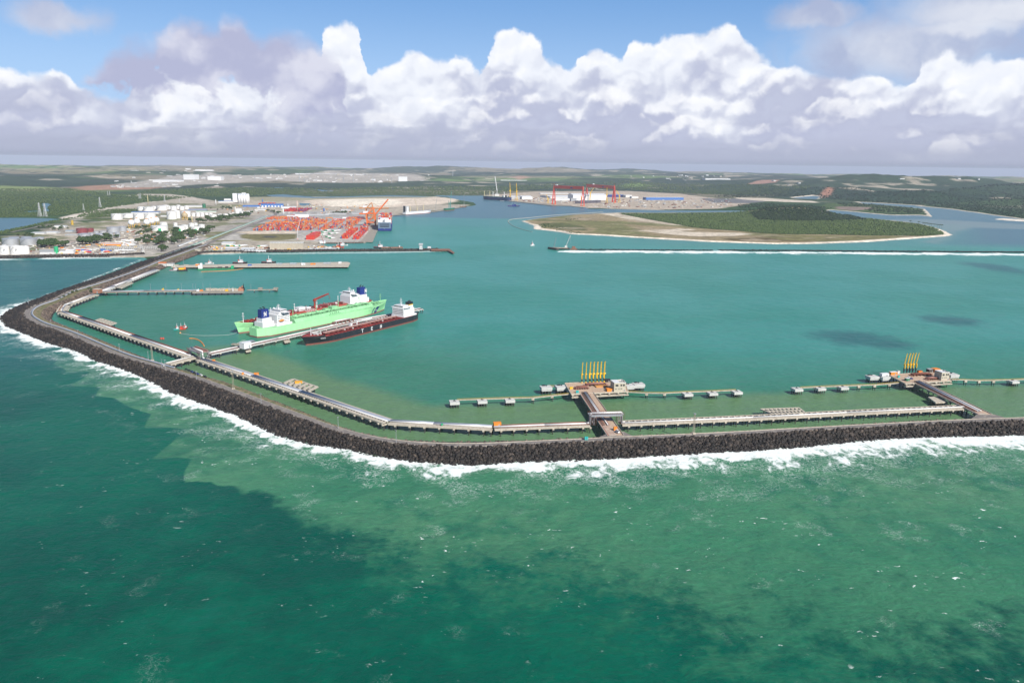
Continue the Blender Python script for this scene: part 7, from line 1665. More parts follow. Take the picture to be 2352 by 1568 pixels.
# junction house, jetty boxes
t = box_thing('junction_house', 'brick junction house where the trestles meet', 'building', P(224.5, 672.5, 8.4), 14, 12, 8, BRICK, -.1, CONC)
p = P(564, 803.5, 0.); t = box_thing('jetty_cabin', 'white windowless cabin on the long jetty beside its landing platform', 'building', P(564, 799, 8.4), 13, 11, 8.5, WHT, ang(J1[0], J1[1]), WHT)
slab_on_piles('landing_platform', 'small concrete landing on splayed piles under the white cabin', PL([(565,807.5),(577,805),(573,799.5),(561,801)], 4.6), 4.6, 1.4, pile=5.)
slab_on_piles('landing_platform', 'small concrete landing on splayed piles nearest the black tanker bow', PL([(654,786.5),(667.5,783.5),(663,778.5),(650,781)], 4.6), 4.6, 1.4, pile=5.)
t = thing('mooring_platform', 'small dark mooring platform with two raised booms beside the white cabin', 'platform', P(545, 797, 0.)); a = MB(); a.box(0, 0, 4, 16, 7, 1.6); a.obj('deck', CONCD, t); piles(t, [(-5, 0), (0, 0), (5, 0)], .6, 4); a = MB(); a.tube((0, 0, 5.6), (9, 3, 11), .25, 5); a.obj('boom', WHT2, t); a = MB(); a.tube((3, 0, 5.6), (12, 3, 11), .25, 5); a.obj('boom', WHT2, t)
def pipe_manifold(label, x0, y0, x1, y1, z, h, m, m2):
    a, b = P(x0, y0, z), P(x1, y1, z); L = (b - a).length; t = thing('pipe_manifold', label, 'pipework', a, ang(a, b)); k = MB()
    for y in (-2, 0, 2): k.path([(0, y, 1), (L * .2, y, 1), (L * .2, y, h), (L * .8, y, h), (L * .8, y, 1), (L, y, 1)], .55, 6)
    k.obj('pipe', m, t, True); k = MB()
    for x in np.linspace(.1, .9, 6): k.box(L * x, 0, 0, .4, 7, h * .8)
    k.box(L / 2, 0, h * .8, L * .8, 6.5, .3); k.obj('rack', m2, t)
pipe_manifold('white pipe rack on the jetty between the two gas carriers and the tanker', 760, 748.5, 815, 737.5, 8.4, 7, PIPEW, RUSTP)
pipe_manifold('short silver pipe rack above the white jetty cabin', 566, 791, 585, 787, 8.4, 4.5, PIPEG, STEEL)
pipe_manifold('rusty pipework heaped on the seven arm platform', 1318, 893.5, 1352, 892, ZP, 3, RUST, RUSTP); pipe_manifold('rust and white pipework in front of the seven loading arms', 1340, 886.5, 1396, 884, ZP, 3.2, RUSTP, RUST)
pipe_manifold('dark rusty pipework on the five arm platform', 2090, 863, 2140, 860.5, ZQ, 3.2, RUST, RUST); pipe_manifold('rusty pipework beside the five arm platform edge', 2125, 872, 2158, 870, ZQ, 2.6, RUSTP, RUST)
def deckbox(name, lab, cat, x, y, z, sx, sy, sz, m, m2=None, rz=RZA, group=None): return box_thing(name, lab, cat, P(x, y, z), sx, sy, sz, m, rz, m2, group)
deckbox('tarpaulin_shelter', 'bright orange tarpaulin shelter leaning on the beige building', 'shelter', 1401, 897.5, ZP, 9, 6, 3.2, ORG)
deckbox('storage_box', 'low orange covered stack behind the tarpaulin shelter', 'box', 1381, 888, ZP, 15, 7, 1.2, mat('faded orange', (.62, .30, .10), .7, .1, .3)); deckbox('equipment_box', 'black equipment box at the end of the seven loading arms', 'box', 1395.5, 876.5, ZP, 6.5, 3, 3.6, BLK)
for x, lab in ((1324.4, 'teal portable toilet at the front left of the near platform'), (1327.6, 'teal portable toilet next to the front left one of the near platform')): deckbox('portable_toilet', lab, 'toilet', x, 902.3, ZP, 1.7, 1.7, 2.9, TEAL)
for x, lab in ((1344.5, 'teal portable toilet on the breakwater road, left one'), (1348.5, 'teal portable toilet on the breakwater road, right one')): deckbox('portable_toilet', lab, 'toilet', x, 1009.5, 9.3, 1.7, 1.7, 3., TEAL)
deckbox('generator', 'orange generator on the near platform beside white drums', 'generator', 1312, 893, ZP, 4, 2.6, 2.4, YEL); deckbox('generator', 'orange generator standing on the access bridge above the white van', 'generator', 1413, 987.5, 9.6, 3.6, 2.6, 3.6, ORG)
deckbox('tarpaulin_shelter', 'orange tarpaulin over the trestle where it bends', 'shelter', 1142, 976.5, 8.4, 8, 5, 3.4, ORG, ORG); deckbox('tarpaulin_shelter', 'small orange cover on the blue grey pipes trestle near the crossing', 'shelter', 491, 829.5, 8.4, 4, 3, 2.2, ORG); deckbox('tarpaulin_shelter', 'orange cover on the blue grey pipes trestle, middle one', 'shelter', 589, 860.5, 8.4, 6, 4, 2.6, ORG); deckbox('tarpaulin_shelter', 'small orange cover beside the pipes just before the middle one', 'shelter', 558, 860, 8.4, 2.4, 2.4, 2.6, ORG)
deckbox('tarpaulin_shelter', 'orange cover on the pad with square openings', 'shelter', 686, 879, 8.4, 9, 5.5, 2.2, mat('amber cover', (.75, .36, .03), .6, .1, .4)); deckbox('equipment_box', 'small green box on the trestle before the orange tarpaulin', 'box', 1015.5, 976, 9., 2., 2, 1.6, GRNE)
hb = RZB
deckbox('site_cabin', 'white site cabin at the left end of the five arm platform', 'cabin', 2031, 862.3, ZQ, 11, 5, 3.2, WHT, WHT, hb); deckbox('site_cabin', 'orange walled cabin with white roof left of the five arms', 'cabin', 2051, 859.5, ZQ, 10, 5, 3.6, ORG, WHT, hb); deckbox('site_cabin', 'small grey cabin beside the orange walled one', 'cabin', 2062.5, 857.5, ZQ, 3.6, 3.4, 3.8, WHT2, ROOFG, hb)
deckbox('open_shed', 'open shed with grey roof behind the five arm platform', 'shed', 2136, 853.5, ZQ, 8, 6, 4., DARK, ROOFG, hb); deckbox('tarpaulin_shelter', 'large orange tarpaulin left of the right hand beige building', 'shelter', 2148, 853.5, ZQ, 9, 8, 4.6, ORG, ORG, hb); deckbox('storage_box', 'orange drum pile right of the five arms', 'drums', 2112, 855, ZQ, 6, 4, 2.4, ORG, RED, hb)
deckbox('portable_toilet', 'teal portable toilet on the ramp of the five arm platform', 'toilet', 2064, 867, ZQ, 2.8, 1.8, 2.7, TEAL, TEAL, hb); deckbox('site_cabin', 'green hut with white roof at the junction of walkway and bridge', 'cabin', 2083.5, 874.2, ZQ, 5.5, 4, 3.6, GRNK, WHT, hb)
# vehicles
def car():
    t = thing('parked_car', '', 'car'); L, W_ = 4.6, 1.9
    a = MB(); a.box(0, 0, .35, L, W_, .75, 0, .97, .94); a.obj('body', WHT, t); a = MB(); a.box(-.2, 0, 1.1, L * .56, W_ * .9, .6, 0, .8, .82); a.obj('cabin', GLASS, t); a = MB(); a.box(-.2, 0, 1.7, L * .44, W_ * .74, .05); a.obj('roof', WHT, t)
    for x in (-1.4, 1.4):
        for y in (-.85, .85): q = MB(); q.tube((x, y - .12, .34), (x, y + .12, .34), .34, 10); q.obj('wheel', BLK, t)
    return t
cars = {}
def put_car(x, y, z, rz, m, lab, group=None, sc=1.25, van=False):
    if m.name not in cars:
        c = car(); cars[m.name] = c
        for ch in [o for o in COL.objects if o.parent == c]:
            if ch.name.startswith(('body', 'roof')): ch.data.materials[0] = m
        c.location = P(x, y, z); c.rotation_euler = (0, 0, rz); c.scale = (sc, sc, sc * (1.35 if van else 1)); tag(c, lab, 'car', group)
    else: dup(cars[m.name], P(x, y, z), rz, lab, group, (sc, sc, sc * (1.35 if van else 1)))
rr = ang(P(470, 872, 9.), P(520, 893, 9.)); GV = 'cars parked on the breakwater road shoulder'
for i, (x, y, m_, lab) in enumerate([(428,852,BLK,'black car at the far end of the parked row on the breakwater'),(434.5,854.5,BLK,'black car second in the parked row on the breakwater'),(441,857,NAVY,'dark blue car third in the parked row on the breakwater'),(447.5,859.5,BLK,'black car in the middle of the parked row on the breakwater'),(453.5,862,NAVY,'dark blue car behind the white one on the breakwater'),(461.5,865,WHT,'white car in the parked row on the breakwater'),(471,868.5,BLK,'black car at the near end of the parked row on the breakwater')]): put_car(x, y - 2.5, 9.05, rr, m_, lab, GV)
put_car(375, 840, 9.05, rr, WHT, 'small white pickup on the road by the jetty root'); put_car(1417.5, 993, 9.7, RZA + 1.9, WHT, 'white van at the foot of the access bridge', None, 1.3, True)
put_car(2092, 870.5, ZQ, .3, NAVY, 'dark blue car parked on the five arm platform'); put_car(2087, 867.5, ZQ, .8, WHT, 'white car parked behind the dark blue one on the five arm platform')
# lamp posts and lattice towers on the breakwater
def tower_src(h=22.):
    t = thing('lattice_tower', '', 'tower'); a = MB(); a.lattice((0, 0, 0), (0, 0, h), 1.8, .14, 12, 1.1); a.obj('mast', mat('weathered mast', (.34, .31, .24), .8, .2, .3), t); b = MB(); b.box(0, 0, -.2, 3.4, 3.4, 1.6); b.obj('base', CONC, t); c = MB(); c.box(0, 0, h, 2.2, 2.2, .5); c.obj('platform', STEEL, t); return t
tw = tower_src(); GT = 'lattice masts on the breakwater shoulder'
for i, (x, y, lab) in enumerate([(350,828,'lattice mast behind the breakwater left of the jetty root'),(536,893,'tall lattice mast near the parked cars'),(1593,996,'slender lattice mast on a white base by the quay wall')]):
    if i == 0: tw.location = P(x, y, 8.8); tag(tw, lab, None, GT)
    else: dup(tw, P(x, y, 8.8), .3, lab, GT)
for i, (x, y) in enumerate([(66,700),(118,753),(180,777),(275,811),(341,829),(372,847),(380,849),(452,876),(600,929),(777,985),(910,1017)]): lamp(P(x, y - 2, 9.), 12, '%s street lamp along the breakwater road' % ORD[i], 'street lamps along the breakwater road', 'street_lamp')
# pipes beside the road
for k, (o, m_) in enumerate(((-6.4, PIPEG), (-7.6, PIPEG), (-8.8, PIPEW))):
    pts = [p.copy() for p in resample(ROAD, 12.)]; c_ = [i for i, p in enumerate(pts) if p.x < P(400, 848, 9).x or i < 40]
    pts = pts[:max(3, next((i for i, p in enumerate(pts) if i > 60 and p.x > P(395, 848, 9).x), len(pts)))]; pts = [Vector((p.x, p.y, 10.2)) for p in offset([Vector((p.x, p.y, 0)) for p in pts], -o)]
    a = MB(); a.path(pts, .5, 6); ob = a.obj('pipeline', m_); tag(ob, ['grey pipeline nearest the breakwater road', 'middle grey pipeline beside the breakwater road', 'white pipeline on the harbour side of the breakwater road'][k], 'pipeline', 'pipelines beside the breakwater road')
sup = MB()
# boats
tug('red workboat in the middle of the moored trio', P(406.5, 757, 0.), .2, .8, REDB, REDB, name='work_boat', L=17, group='moored trio of small boats'); tug('red and white boat at the right of the moored trio', P(419, 756.5, 0.), 1.2, .8, RED, WHT, name='work_boat', L=15, group='moored trio of small boats'); tug('white boat at the left of the moored trio', P(399, 757.5, 0.), .2, .8, TEAL, WHT, name='work_boat', L=14, group='moored trio of small boats')
def buoy(label, x, y, m, r=1.8, g=None): p = P(x, y, 0.); t = thing('buoy', label, 'buoy', p, 0, g); a = MB(); a.ball(0, 0, .6, r, 12, 8, .8); a.obj('float', m, t, True); a = MB(); a.cyl(0, 0, 1.6, 3.2, .4, .3, 6); a.obj('top_mark', m, t)
buoy('tan mooring buoy holding the line from the far gas carrier', 414, 765.5, mat('tan buoy', (.5, .3, .15), .7, .1, .5)); buoy('red float left of the curved boom', 370, 778.3, REDB); buoy('red float touching the other one left of the curved boom', 375, 778.3, REDB)
a = MB(); pts = [P(416, 766, .5), P(450, 770.5, .3), P(490, 770.5, .3), P(530, 769, 1.), P(545, 763, 6.)]; a.path(chaikin(pts, 2), .22, 4); tag(a.obj('mooring_rope', WHT2), 'long pale mooring rope floating from the tan buoy to the gas carrier bow', 'rope')
def moor(pts, lab): a = MB(); a.path(pts, .13, 4); tag(a.obj('mooring_rope', WHT2), lab, 'rope')
moor([P(592, 764, 12.), P(646, 779, 8.6)], 'mooring rope from the green carrier stern to the jetty')
def motorboat(x, y, lab, s=1.): tug(lab, P(x, y, 0.), .3, s, WHT, WHT, name='motorboat', L=12)
motorboat(1218, 564.5, 'tiny white motorboat left of the crane barge', 1.3)
tug('dark tug with a lattice superstructure in front of the shipyard quay', P(*T4(490, 480), 0.), .05, 2., NAVY, NAVY, mastm=NAVY, L=40.)
tug('small tug with two masts beside the barges of the inner basin', P(*T3(1905, 748), 0.), .05, 1.6, BLK, WHT); barge('work_barge', 'long rust brown barge in the basin behind the inner breakwater', T3(2010, 750), T3(2145, 748), 16, 3.4, MATS['brown hull'], [('deck_gear', STEEL, [(.5, 0, .5, .4, 2)])]); barge('work_barge', 'second rust brown barge nearer the tower', T3(2140, 752), T3(2320, 746), 16, 3.4, MATS['brown hull'], [('deck_gear', WHT2, [(.75, 0, .08, .4, 5)])])
tug('red and black boat in the small basin', P(*T3(1310, 745), 0.), .1, 1.3, REDB, RED, L=28.); tug('white boat in the small basin by the grey bank', P(*T3(1360, 712), 0.), .05, 1.3, WHT, WHT, name='launch', L=30.)
# inner breakwater head
tp = P(967, 572.5, 6.); t = thing('control_tower', 'small white tower with dark window bands on the inner breakwater', 'tower', tp); s = mpp(tp)
a = MB(); a.box(0, 0, 0, 7 * s, 8 * s, 5 * s); a.box(0, 0, 5 * s, 6 * s, 7 * s, 5 * s); a.box(0, 0, 10 * s, 9 * s, 9 * s, 3.2 * s); a.obj('wall', WHT, t)
for zz, ww in ((2, 7.1), (6.5, 6.1), (11., 9.1)): a = MB(); a.box(0, 0, zz * s, ww * s, (ww + 1) * s if ww < 9 else 9.1 * s, 1.3 * s); a.obj('window', GLASS, t)
box_thing('hut', 'white hut near the end of the inner breakwater', 'hut', P(986, 570.5, 6.), 8 * s * .9, 8, 4 * s, WHT)
slab_on_piles('timber_pier', 'brown timber pier head closing the inner breakwater', PL([(990,571.5),(1032,571),(1044,580),(1040,581),(1028,574.5),(990,574.5)], 5.), 5., 2., m=MATS['brown hull'], pile=10., cat='pier')
# crane barge at the reef tip
def crane_barge():
    p = P(*UX(990, 800), 0.); s = mpp(p) * .254; t = thing('crane_barge', 'dark crane barge with two raised jibs at the tip of the reef', 'crane barge', p, 0)
    a = MB(); a.box(30 * s, 50 * s * 2, -1, 170 * s, 60 * s, 5.5); a.obj('hull', mat('dark barge', (.06, .05, .05), .8, .2, .3), t)
    a = MB(); a.prism([(-85 * s, 110 * s), (-70 * s, 122 * s), (12 * s, 18 * s), (-10 * s, 2 * s)], -1, 6.5); a.obj('pontoon', DARK, t); a = MB(); a.prism([(-78 * s, 108 * s), (-72 * s, 114 * s), (4 * s, 18 * s), (-8 * s, 10 * s)], 6.5, 6.7); a.obj('pontoon_deck', MATS['brown hull'], t)
    a = MB(); a.box(30 * s, 60 * s, 4.5, 130 * s, 16 * s, 9 * s); a.obj('deck_house', CONCD, t); a = MB(); a.box(80 * s, 80 * s, 4.5, 22 * s, 16 * s, 22 * s); a.obj('machinery_house', WHT2, t)
    a = MB(); a.lattice((-32 * s, 80 * s, 5), (-12 * s, 80 * s, 105 * s), 5 * s, .9 * s, 9, 2.5 * s); a.obj('jib', STEEL, t)
    a = MB(); a.lattice((75 * s, 80 * s, 18 * s), (118 * s, 80 * s, 128 * s), 6 * s, 1. * s, 9, 3 * s); a.tube((118 * s, 80 * s, 126 * s), (122 * s, 80 * s, 60 * s), .4 * s, 4); a.obj('jib', WHT2, t)
    a = MB(); a.box(150 * s, 60 * s, -1, 60 * s, 30 * s, 6); a.box(150 * s, 60 * s, 5, 30 * s, 10 * s, 7); a.obj('work_platform', MATS['brown hull'], t)
crane_barge()
# reef
shore_rocks('reef', 'long low dark natural reef with surf in front of the sandy island', PL([(1322,574.3),(1400,574.6),(1550,575.6),(1640,575.9)], 0.), 1.5, 24, 2.5, .04, 2, True, 'reef')
shore_rocks('reef', 'flat dark natural reef continuing to the edge beyond a small gap', PL([(1655,576),(1750,576.6),(1850,577),(2000,578.4),(2150,579.4),(2352,580.6),(2500,582.4)], 0.), 1.5, 26, 2.6, .04, 14, True, 'reef')
# pylons, chimneys, masts
def pylon(T, x, y, h, lab, group, two=False):
    p = P(*T(x, y), GZ); s = mpp(p) * TK[T]; t = thing('transmission_tower', lab, 'pylon', p, 0, group); a = MB(); H = h * s; a.lattice((0, 0, 0), (0, 0, H * .62), H * .2, H * .012, 5, H * .07); a.lattice((0, 0, H * .62), (0, 0, H), H * .07, H * .010, 4, H * .02); a.obj('mast', mat('galvanised', (.48, .49, .50), .6, .1, .4), t)
    for z in (.66, .78, .9): a = MB(); a.box(0, 0, H * z, H * (.30 - z * .12), H * .02, H * .016); a.obj('crossarm', MATS['galvanised'], t)
Z1 = lambda x, y: (x * .254, 371.8 + y * .254); TK[Z1] = .254
for i, (x, y, h) in enumerate([(362,495,125),(412,495,120),(757,440,62),(906,412,92),(975,305,42),(992,303,42),(1260,335,50),(1272,335,50),(1490,362,62),(1622,362,34)]): pylon(Z1, x, y, h, 'steel pylon in the mangrove plain, %s' % ORD[i], 'steel pylons crossing the mangrove plain')
for (T, x, y, h, w, m_, lab) in [(Z1,1341,390,82,5,CY_,'red and cream chimney behind the rear tanks'),(T3,795,215,150,15,mat('pinkish stack',(.58,.42,.34),.7,.1,.2),'tall pinkish chimney behind the container yard'),(T3,658,155,48,12,WHT,'white stump chimney behind the red store'),(T3,590,265,85,16,WHT,'white round tower at the back of the container yard'),(T2,1700,125,75,12,WHT,'lone white column left of the silos'),(T2,1990,268,115,14,WHT2,'white column of the plant beside the road'),(T2,1350,400,110,14,CY_,'cream column between the tanks by the beige sphere'),(Z1,1187,195,22,5,WHT,'small white tower in the distant works'),(T3,1180,212,40,26,BLUE,'dark blue water tank beyond the yard'),(T3,288,80,38,18,BLUE,'small dark blue water tank above the blue warehouse')]:
    p = P(*T(x, y), GZ); s = mpp(p) * TK[T]; t = thing('chimney', lab, 'chimney', p); a = MB(); a.cyl(0, 0, 0, h * s, w * s / 2, w * s * .42, 12); a.obj('shaft', m_, t, True); a = MB(); a.cyl(0, 0, h * s, h * s * 1.03, w * s * .5, w * s * .5, 12); a.obj('rim', m_, t)
# far industrial belts: each block its own building
FB = random.Random(9); fw = {}
def gh(p): return float(terrain_h(np.array([p.x]), np.array([p.y]))[0][0])
def far_block(x, y, w, h, m, lab, grp, d=60.):
    p = P(x, y, GZ); p.z = gh(p) - .5; s = mpp(p); key = m.name
    if key not in fw:
        t = thing('factory_block', lab, 'building', p, 0, grp); a = MB(); a.box(0, 0, -.6, 1, 1, 1.6); wl = a.obj('wall', m, t); a = MB(); a.box(0, 0, 1., 1.02, 1.02, .08); a.obj('roof', WHT2 if m is not ORG else m, t); fw[key] = t; t.scale = (w * s, d, h * s)
    else: dup(fw[key], p, FB.uniform(-.2, .2), lab, grp, (w * s, d, h * s))
for (x0, x1, y0, y1, n, grp, lab) in [(470, 800, 408, 418, 60, 'pale blocks of the distant factory belt', 'pale block in the distant factory belt'), (700, 985, 404, 421, 60, 'pale blocks of the distant factory belt', 'pale block in the distant factory belt'), (255, 520, 412, 432, 40, 'pale blocks west of the factory belt', 'pale block in the works west of the belt'), (1440, 1660, 411, 420, 22, 'pale blocks on the distant estate', 'pale block on the distant estate beyond the gantries'), (1690, 2300, 428, 438, 20, 'pale blocks far inland', 'pale block far inland beyond the wooded hills'), (300, 450, 398, 408, 20, 'pale houses on the far plain', 'pale house on the far plain')]:
    for i in range(n):
        x = FB.uniform(x0, x1); y = FB.uniform(y0, y1); far_block(x, y, FB.choice((2, 3, 5, 9)) * FB.uniform(.6, 1.3), FB.uniform(.7, 2.6), FB.choice((WHT, WHT2, WHT2, ROOFG, CONC)), lab, grp)
for (x, y, w, h, lab) in [(387,421,62,4.5,'long white factory hall left of the distant road bend'),(760,410,160,3,'very long thin white hall across the distant belt'),(496,419,30,8,'tall white hall in the distant works'),(440,418,26,11,'row of pale tall bins in the distant works'),(925,421,20,10,'white tower block at the right end of the distant belt'),(471,402,38,3,'isolated long white hall on the distant slope'),(1645,421,60,2.5,'long pale hall on the distant estate'),(1180,418,60,1.5,'thin long pale roof beyond the navy ship')]: far_block(x, y, w, h, WHT, lab, None, 120)
for i, (x, y, h) in enumerate([(586,418,12),(600,420,10),(688,420,18),(700,421,12),(790,422,18),(812,420,22),(857,422,17),(900,424,14),(1040,412,16)]): 
    p = P(x, y, GZ); s = mpp(p); p.z = gh(p); t = thing('process_column', 'thin column rising above the distant works, %s' % ORD[i], 'chimney', p, 0, 'columns of the distant works'); a = MB(); a.cyl(0, 0, -10, h * s, .7 * s, .5 * s, 6); a.obj('shaft', STEEL, t); a = MB(); a.cyl(0, 0, h * s * .5, h * s * .55, 1.3 * s, 1.3 * s, 6); a.obj('platform', STEEL, t)
# roads and pipe rack on land
def ribbon(name, pts, w, m, lab, z=3.3, **kw): a = MB(); strip(a, resample(chaikin([Vector((p.x, p.y, 0)) for p in PL(pts, z)], 1), 20), -w / 2, w / 2, z, .1); o = a.obj(name, m); tag(o, lab, kind='structure'); return o
ribbon('road', [T2(1180, 880), T2(1640, 660), T2(2352, 372), T3(340, 330), T3(520, 255), T3(330, 190), T3(150, 180)], 16, ASPH, 'port access road running up from the breakwater root')
ribbon('road', [T1(1350, 560), T2(200, 640), T2(700, 560), T2(1100, 640), T2(1500, 600)], 14, ASPH, 'inner road of the tank farm', 3.4)
ribbon('road', [T1(200, 330), T1(800, 210), T1(1180, 170)], 14, ASPH, 'road along the lagoon bank', 3.4)
for k, (o, m_) in enumerate(((-7, PIPEW), (-2, GRND), (3, PIPEG))):
    pts = offset([Vector((p.x, p.y, 0)) for p in PL([(352, 612), T2(790, 930), T2(1310, 738), T2(1660, 600), T2(2352, 330), T3(340, 285)], 5.)], o); a = MB(); a.path([Vector((p.x, p.y, 5.4)) for p in pts], 1.1, 6); tag(a.obj('pipeline', m_), ['white pipeline along the port road, nearest the tanks', 'pale green pipeline in the middle of the port road bundle', 'grey pipeline along the port road, nearest the containers'][k], 'pipeline', 'pipelines along the port road')
t = thing('pipe_rack', 'long white pipe rack behind the left rock shore', 'pipe rack'); pr = PL([T2(0, 782), T2(980, 776)], GZ); a = MB(); 
a.bar(pr[0] + Vector((0, 0, 5)), pr[1] + Vector((0, 0, 5)), 5, .6); a.bar(pr[0] + Vector((0, 0, 9)), pr[1] + Vector((0, 0, 9)), 5, .6); a.obj('beam', WHT2, t)
Lr = (pr[1] - pr[0]); 
for i in range(36): q = MB() if i == 0 else None; c = pr[0] + Lr * ((i + .5) / 36); 
q = MB(); q.box(0, 0, 0, .8, 5, 9); fo = q.obj('column', WHT2, t); 
for i in range(36):
    o = fo if i == 0 else fo.copy()
    if i: COL.objects.link(o)
    o.location = pr[0] + Lr * ((i + .5) / 36)
# lorries and buses: long white vehicles parked in the yards
def lorry(p, rz, m, lab, grp, s=1.2):
    k = 'lorry' + m.name
    if k not in DSRC:
        t = thing('parked_lorry', lab, 'lorry', p, rz, grp); t.scale = (s, s, s); a = MB(); a.box(0, 0, 1., 11, 2.6, 2.9); a.obj('trailer', m, t); a = MB(); a.box(6.9, 0, .7, 2.2, 2.5, 2.6); a.obj('cab', m, t)
        for x in (-4, -2.6, 4, 7): q = MB(); q.tube((x, -1.2, .5), (x, 1.2, .5), .5, 8); q.obj('wheel', BLK, t)
        DSRC[k] = t
    else: dup(DSRC[k], p, rz, lab, grp, s)
GL = 'lorries parked in the yards behind the shore'; LR = random.Random(4)
for i in range(16): f = i / 15; lorry(P(*T2(1150 + f * 270 + 0, 742 - f * 105), GZ), 2.3, WHT, 'white lorry in the slanting row beside the port road', GL)
for i in range(14): lorry(P(*T2(LR.uniform(300, 480), LR.uniform(640, 740)), GZ), .3, WHT, 'white lorry in the crowded park below the wide white tank', GL)
for i in range(12): lorry(P(*T1(LR.uniform(1400, 1960), LR.uniform(655, 705)), GZ), LR.uniform(0, .3), LR.choice((WHT, REDB, BLUE)), 'lorry or bus on the shore road behind the rocks', GL)
for i in range(5): lorry(P(*T2(230 + i * 55, 803), GZ), 0, WHT, 'white bus in the line under the pipe rack', GL)
for i in range(9): lorry(P(*T3(LR.uniform(180, 330), LR.uniform(160, 215)), GZ), .2, WHT, 'white lorry on the bright yard by the blue warehouse', GL)
# small clutter in the left yards
cl = [MB() for _ in range(5)]; cm_ = (WHT2, RUST, ORG, CONC, YEL)
for i in range(900):
    r_ = LR.random()
    if r_ < .4: x, y = LR.uniform(0, 330), LR.uniform(556, 584)
    elif r_ < .6: x, y = LR.uniform(440, 780), LR.uniform(565, 574)
    elif r_ < .8: x, y = LR.uniform(250, 470), LR.uniform(520, 560)
    else: x, y = LR.uniform(520, 850), LR.uniform(470, 492)
    p = P(x, y, GZ); s = LR.uniform(2, 8); cl[LR.choices(range(5), (6, 2, 2, 5, 1))[0]].box(p.x, p.y, GZ - .2, s * LR.uniform(.8, 2.2), s, LR.uniform(1, 4), LR.uniform(0, 3))
for i, m_ in enumerate(cm_): tag(cl[i].obj('yard_stores', m_), ['white', 'rusty', 'orange', 'grey', 'yellow'][i] + ' crates and stores lying about the port yards', 'stores', kind='stuff')

for nm_, quad, lab in (('apron', [(1372,1006),(1398,993),(1432,990.5),(1450,999),(1470,1003.5),(1420,1008)], 'asphalt apron where the access bridge under the gantry meets the road'), ('apron', [(2225,966),(2246,950),(2283,951),(2310,959),(2345,962),(2290,967)], 'asphalt apron where the slanting access bridge meets the road')):
    a = MB(); a.prism([(p.x, p.y) for p in PL(quad, 9.)], 6.5, 9.03); tag(a.obj('road_apron', ASPH), lab, kind='structure')
# ---------------------------------------------------------------- vegetation
LEAF = bpy.data.materials.new('leaves'); LEAF.use_nodes = True
def leafmat(m, c0, c1):
    t = NT(m.node_tree); b = t.n['Principled BSDF']; g = t.new('ShaderNodeNewGeometry').outputs['Position']; oi = t.new('ShaderNodeObjectInfo').outputs['Random']
    f = t.add(t.mul(t.step(t.noise(g, .11, 3, .7), .3, .7), .7), t.mul(oi, .3)); t.put(b.inputs['Base Color'], t.mix(f, c0, c1)); b.inputs['Roughness'].default_value = .9; b.inputs['Specular IOR Level'].default_value = .15
leafmat(LEAF, (.014, .032, .012), (.060, .088, .030))
DKL = bpy.data.materials.new('dark leaves'); DKL.use_nodes = True; leafmat(DKL, (.006, .016, .008), (.030, .048, .018))
MANG = bpy.data.materials.new('mangrove leaves'); MANG.use_nodes = True; leafmat(MANG, (.024, .048, .016), (.095, .130, .042))
BARK = mat('bark', (.12, .09, .06), .9, .2, .6)
ICO = None
def ico_data():
    t = (1 + 5 ** .5) / 2
    v = np.array([(-1, t, 0), (1, t, 0), (-1, -t, 0), (1, -t, 0), (0, -1, t), (0, 1, t), (0, -1, -t), (0, 1, -t), (t, 0, -1), (t, 0, 1), (-t, 0, -1), (-t, 0, 1)]) / 1.9
    f = np.array([(0, 11, 5), (0, 5, 1), (0, 1, 7), (0, 7, 10), (0, 10, 11), (1, 5, 9), (5, 11, 4), (11, 10, 2), (10, 7, 6), (7, 1, 8), (3, 9, 4), (3, 4, 2), (3, 2, 6), (3, 6, 8), (3, 8, 9), (4, 9, 5), (2, 4, 11), (6, 2, 10), (8, 6, 7), (9, 8, 1)])
    return v, f
IV, IF_ = ico_data()
def tree_src(i):
    t = thing('broadleaf_tree', '', 'tree'); R_ = 6.5
    mb = MB(); mb.tube((0, 0, -.5), (0, 0, 5), .5, 6, .35)
    for k in range(4): q = k * 1.6 + i; mb.tube((0, 0, 3.6), (math.cos(q) * 3, math.sin(q) * 3, 7), .28, 5, .12)
    mb.obj('trunk', BARK, t); V, Fq = [], []
    for k in range(26):
        a = rng.normal(size=3); a /= np.linalg.norm(a); rr = rng.uniform(.35, 1.) * R_; c = np.array([a[0] * rr, a[1] * rr, 7.6 + abs(a[2]) * rr * .62 - 1]); s = rng.uniform(1., 2.5)
        V.append(IV * rng.uniform(.6, 1.3, (12, 1)) * s * np.array([1.15, 1.15, .8]) + c); Fq.append(IF_ + 12 * k)
    o = np_mesh('crown', np.vstack(V), np.vstack(Fq), LEAF); o.parent = t; return t
TS = [tree_src(i) for i in range(4)]; tn_ = 0; TR = random.Random(21)
def grove(quad, n, lab, group, s=(1.25, 2.), T=None):
    global tn_
    q = [T(*p) for p in quad] if T else quad; xs = [p[0] for p in q]; ys = [p[1] for p in q]; poly = np.array(q); k = 0; tries = 0
    while k < n and tries < n * 60:
        tries += 1; x, y = TR.uniform(min(xs), max(xs)), TR.uniform(min(ys), max(ys))
        if not inside(np.array([x]), np.array([y]), poly)[0]: continue
        p = P(x, y, GZ - .2); sc = TR.uniform(*s)
        if tn_ < 4: t = TS[tn_]; t.location = p; t.scale = (sc,) * 3; t['label'] = lab; t['group'] = group
        else: dup(TS[tn_ % 4], p, TR.uniform(0, 6), lab, group, sc)
        tn_ += 1; k += 1
grove([(730,620),(740,560),(900,530),(1080,590),(1210,560),(1200,600),(1000,635)], 26, 'dark tree in the leafy clump behind the green shore tank', 'trees behind the green shore tank', T=T1)
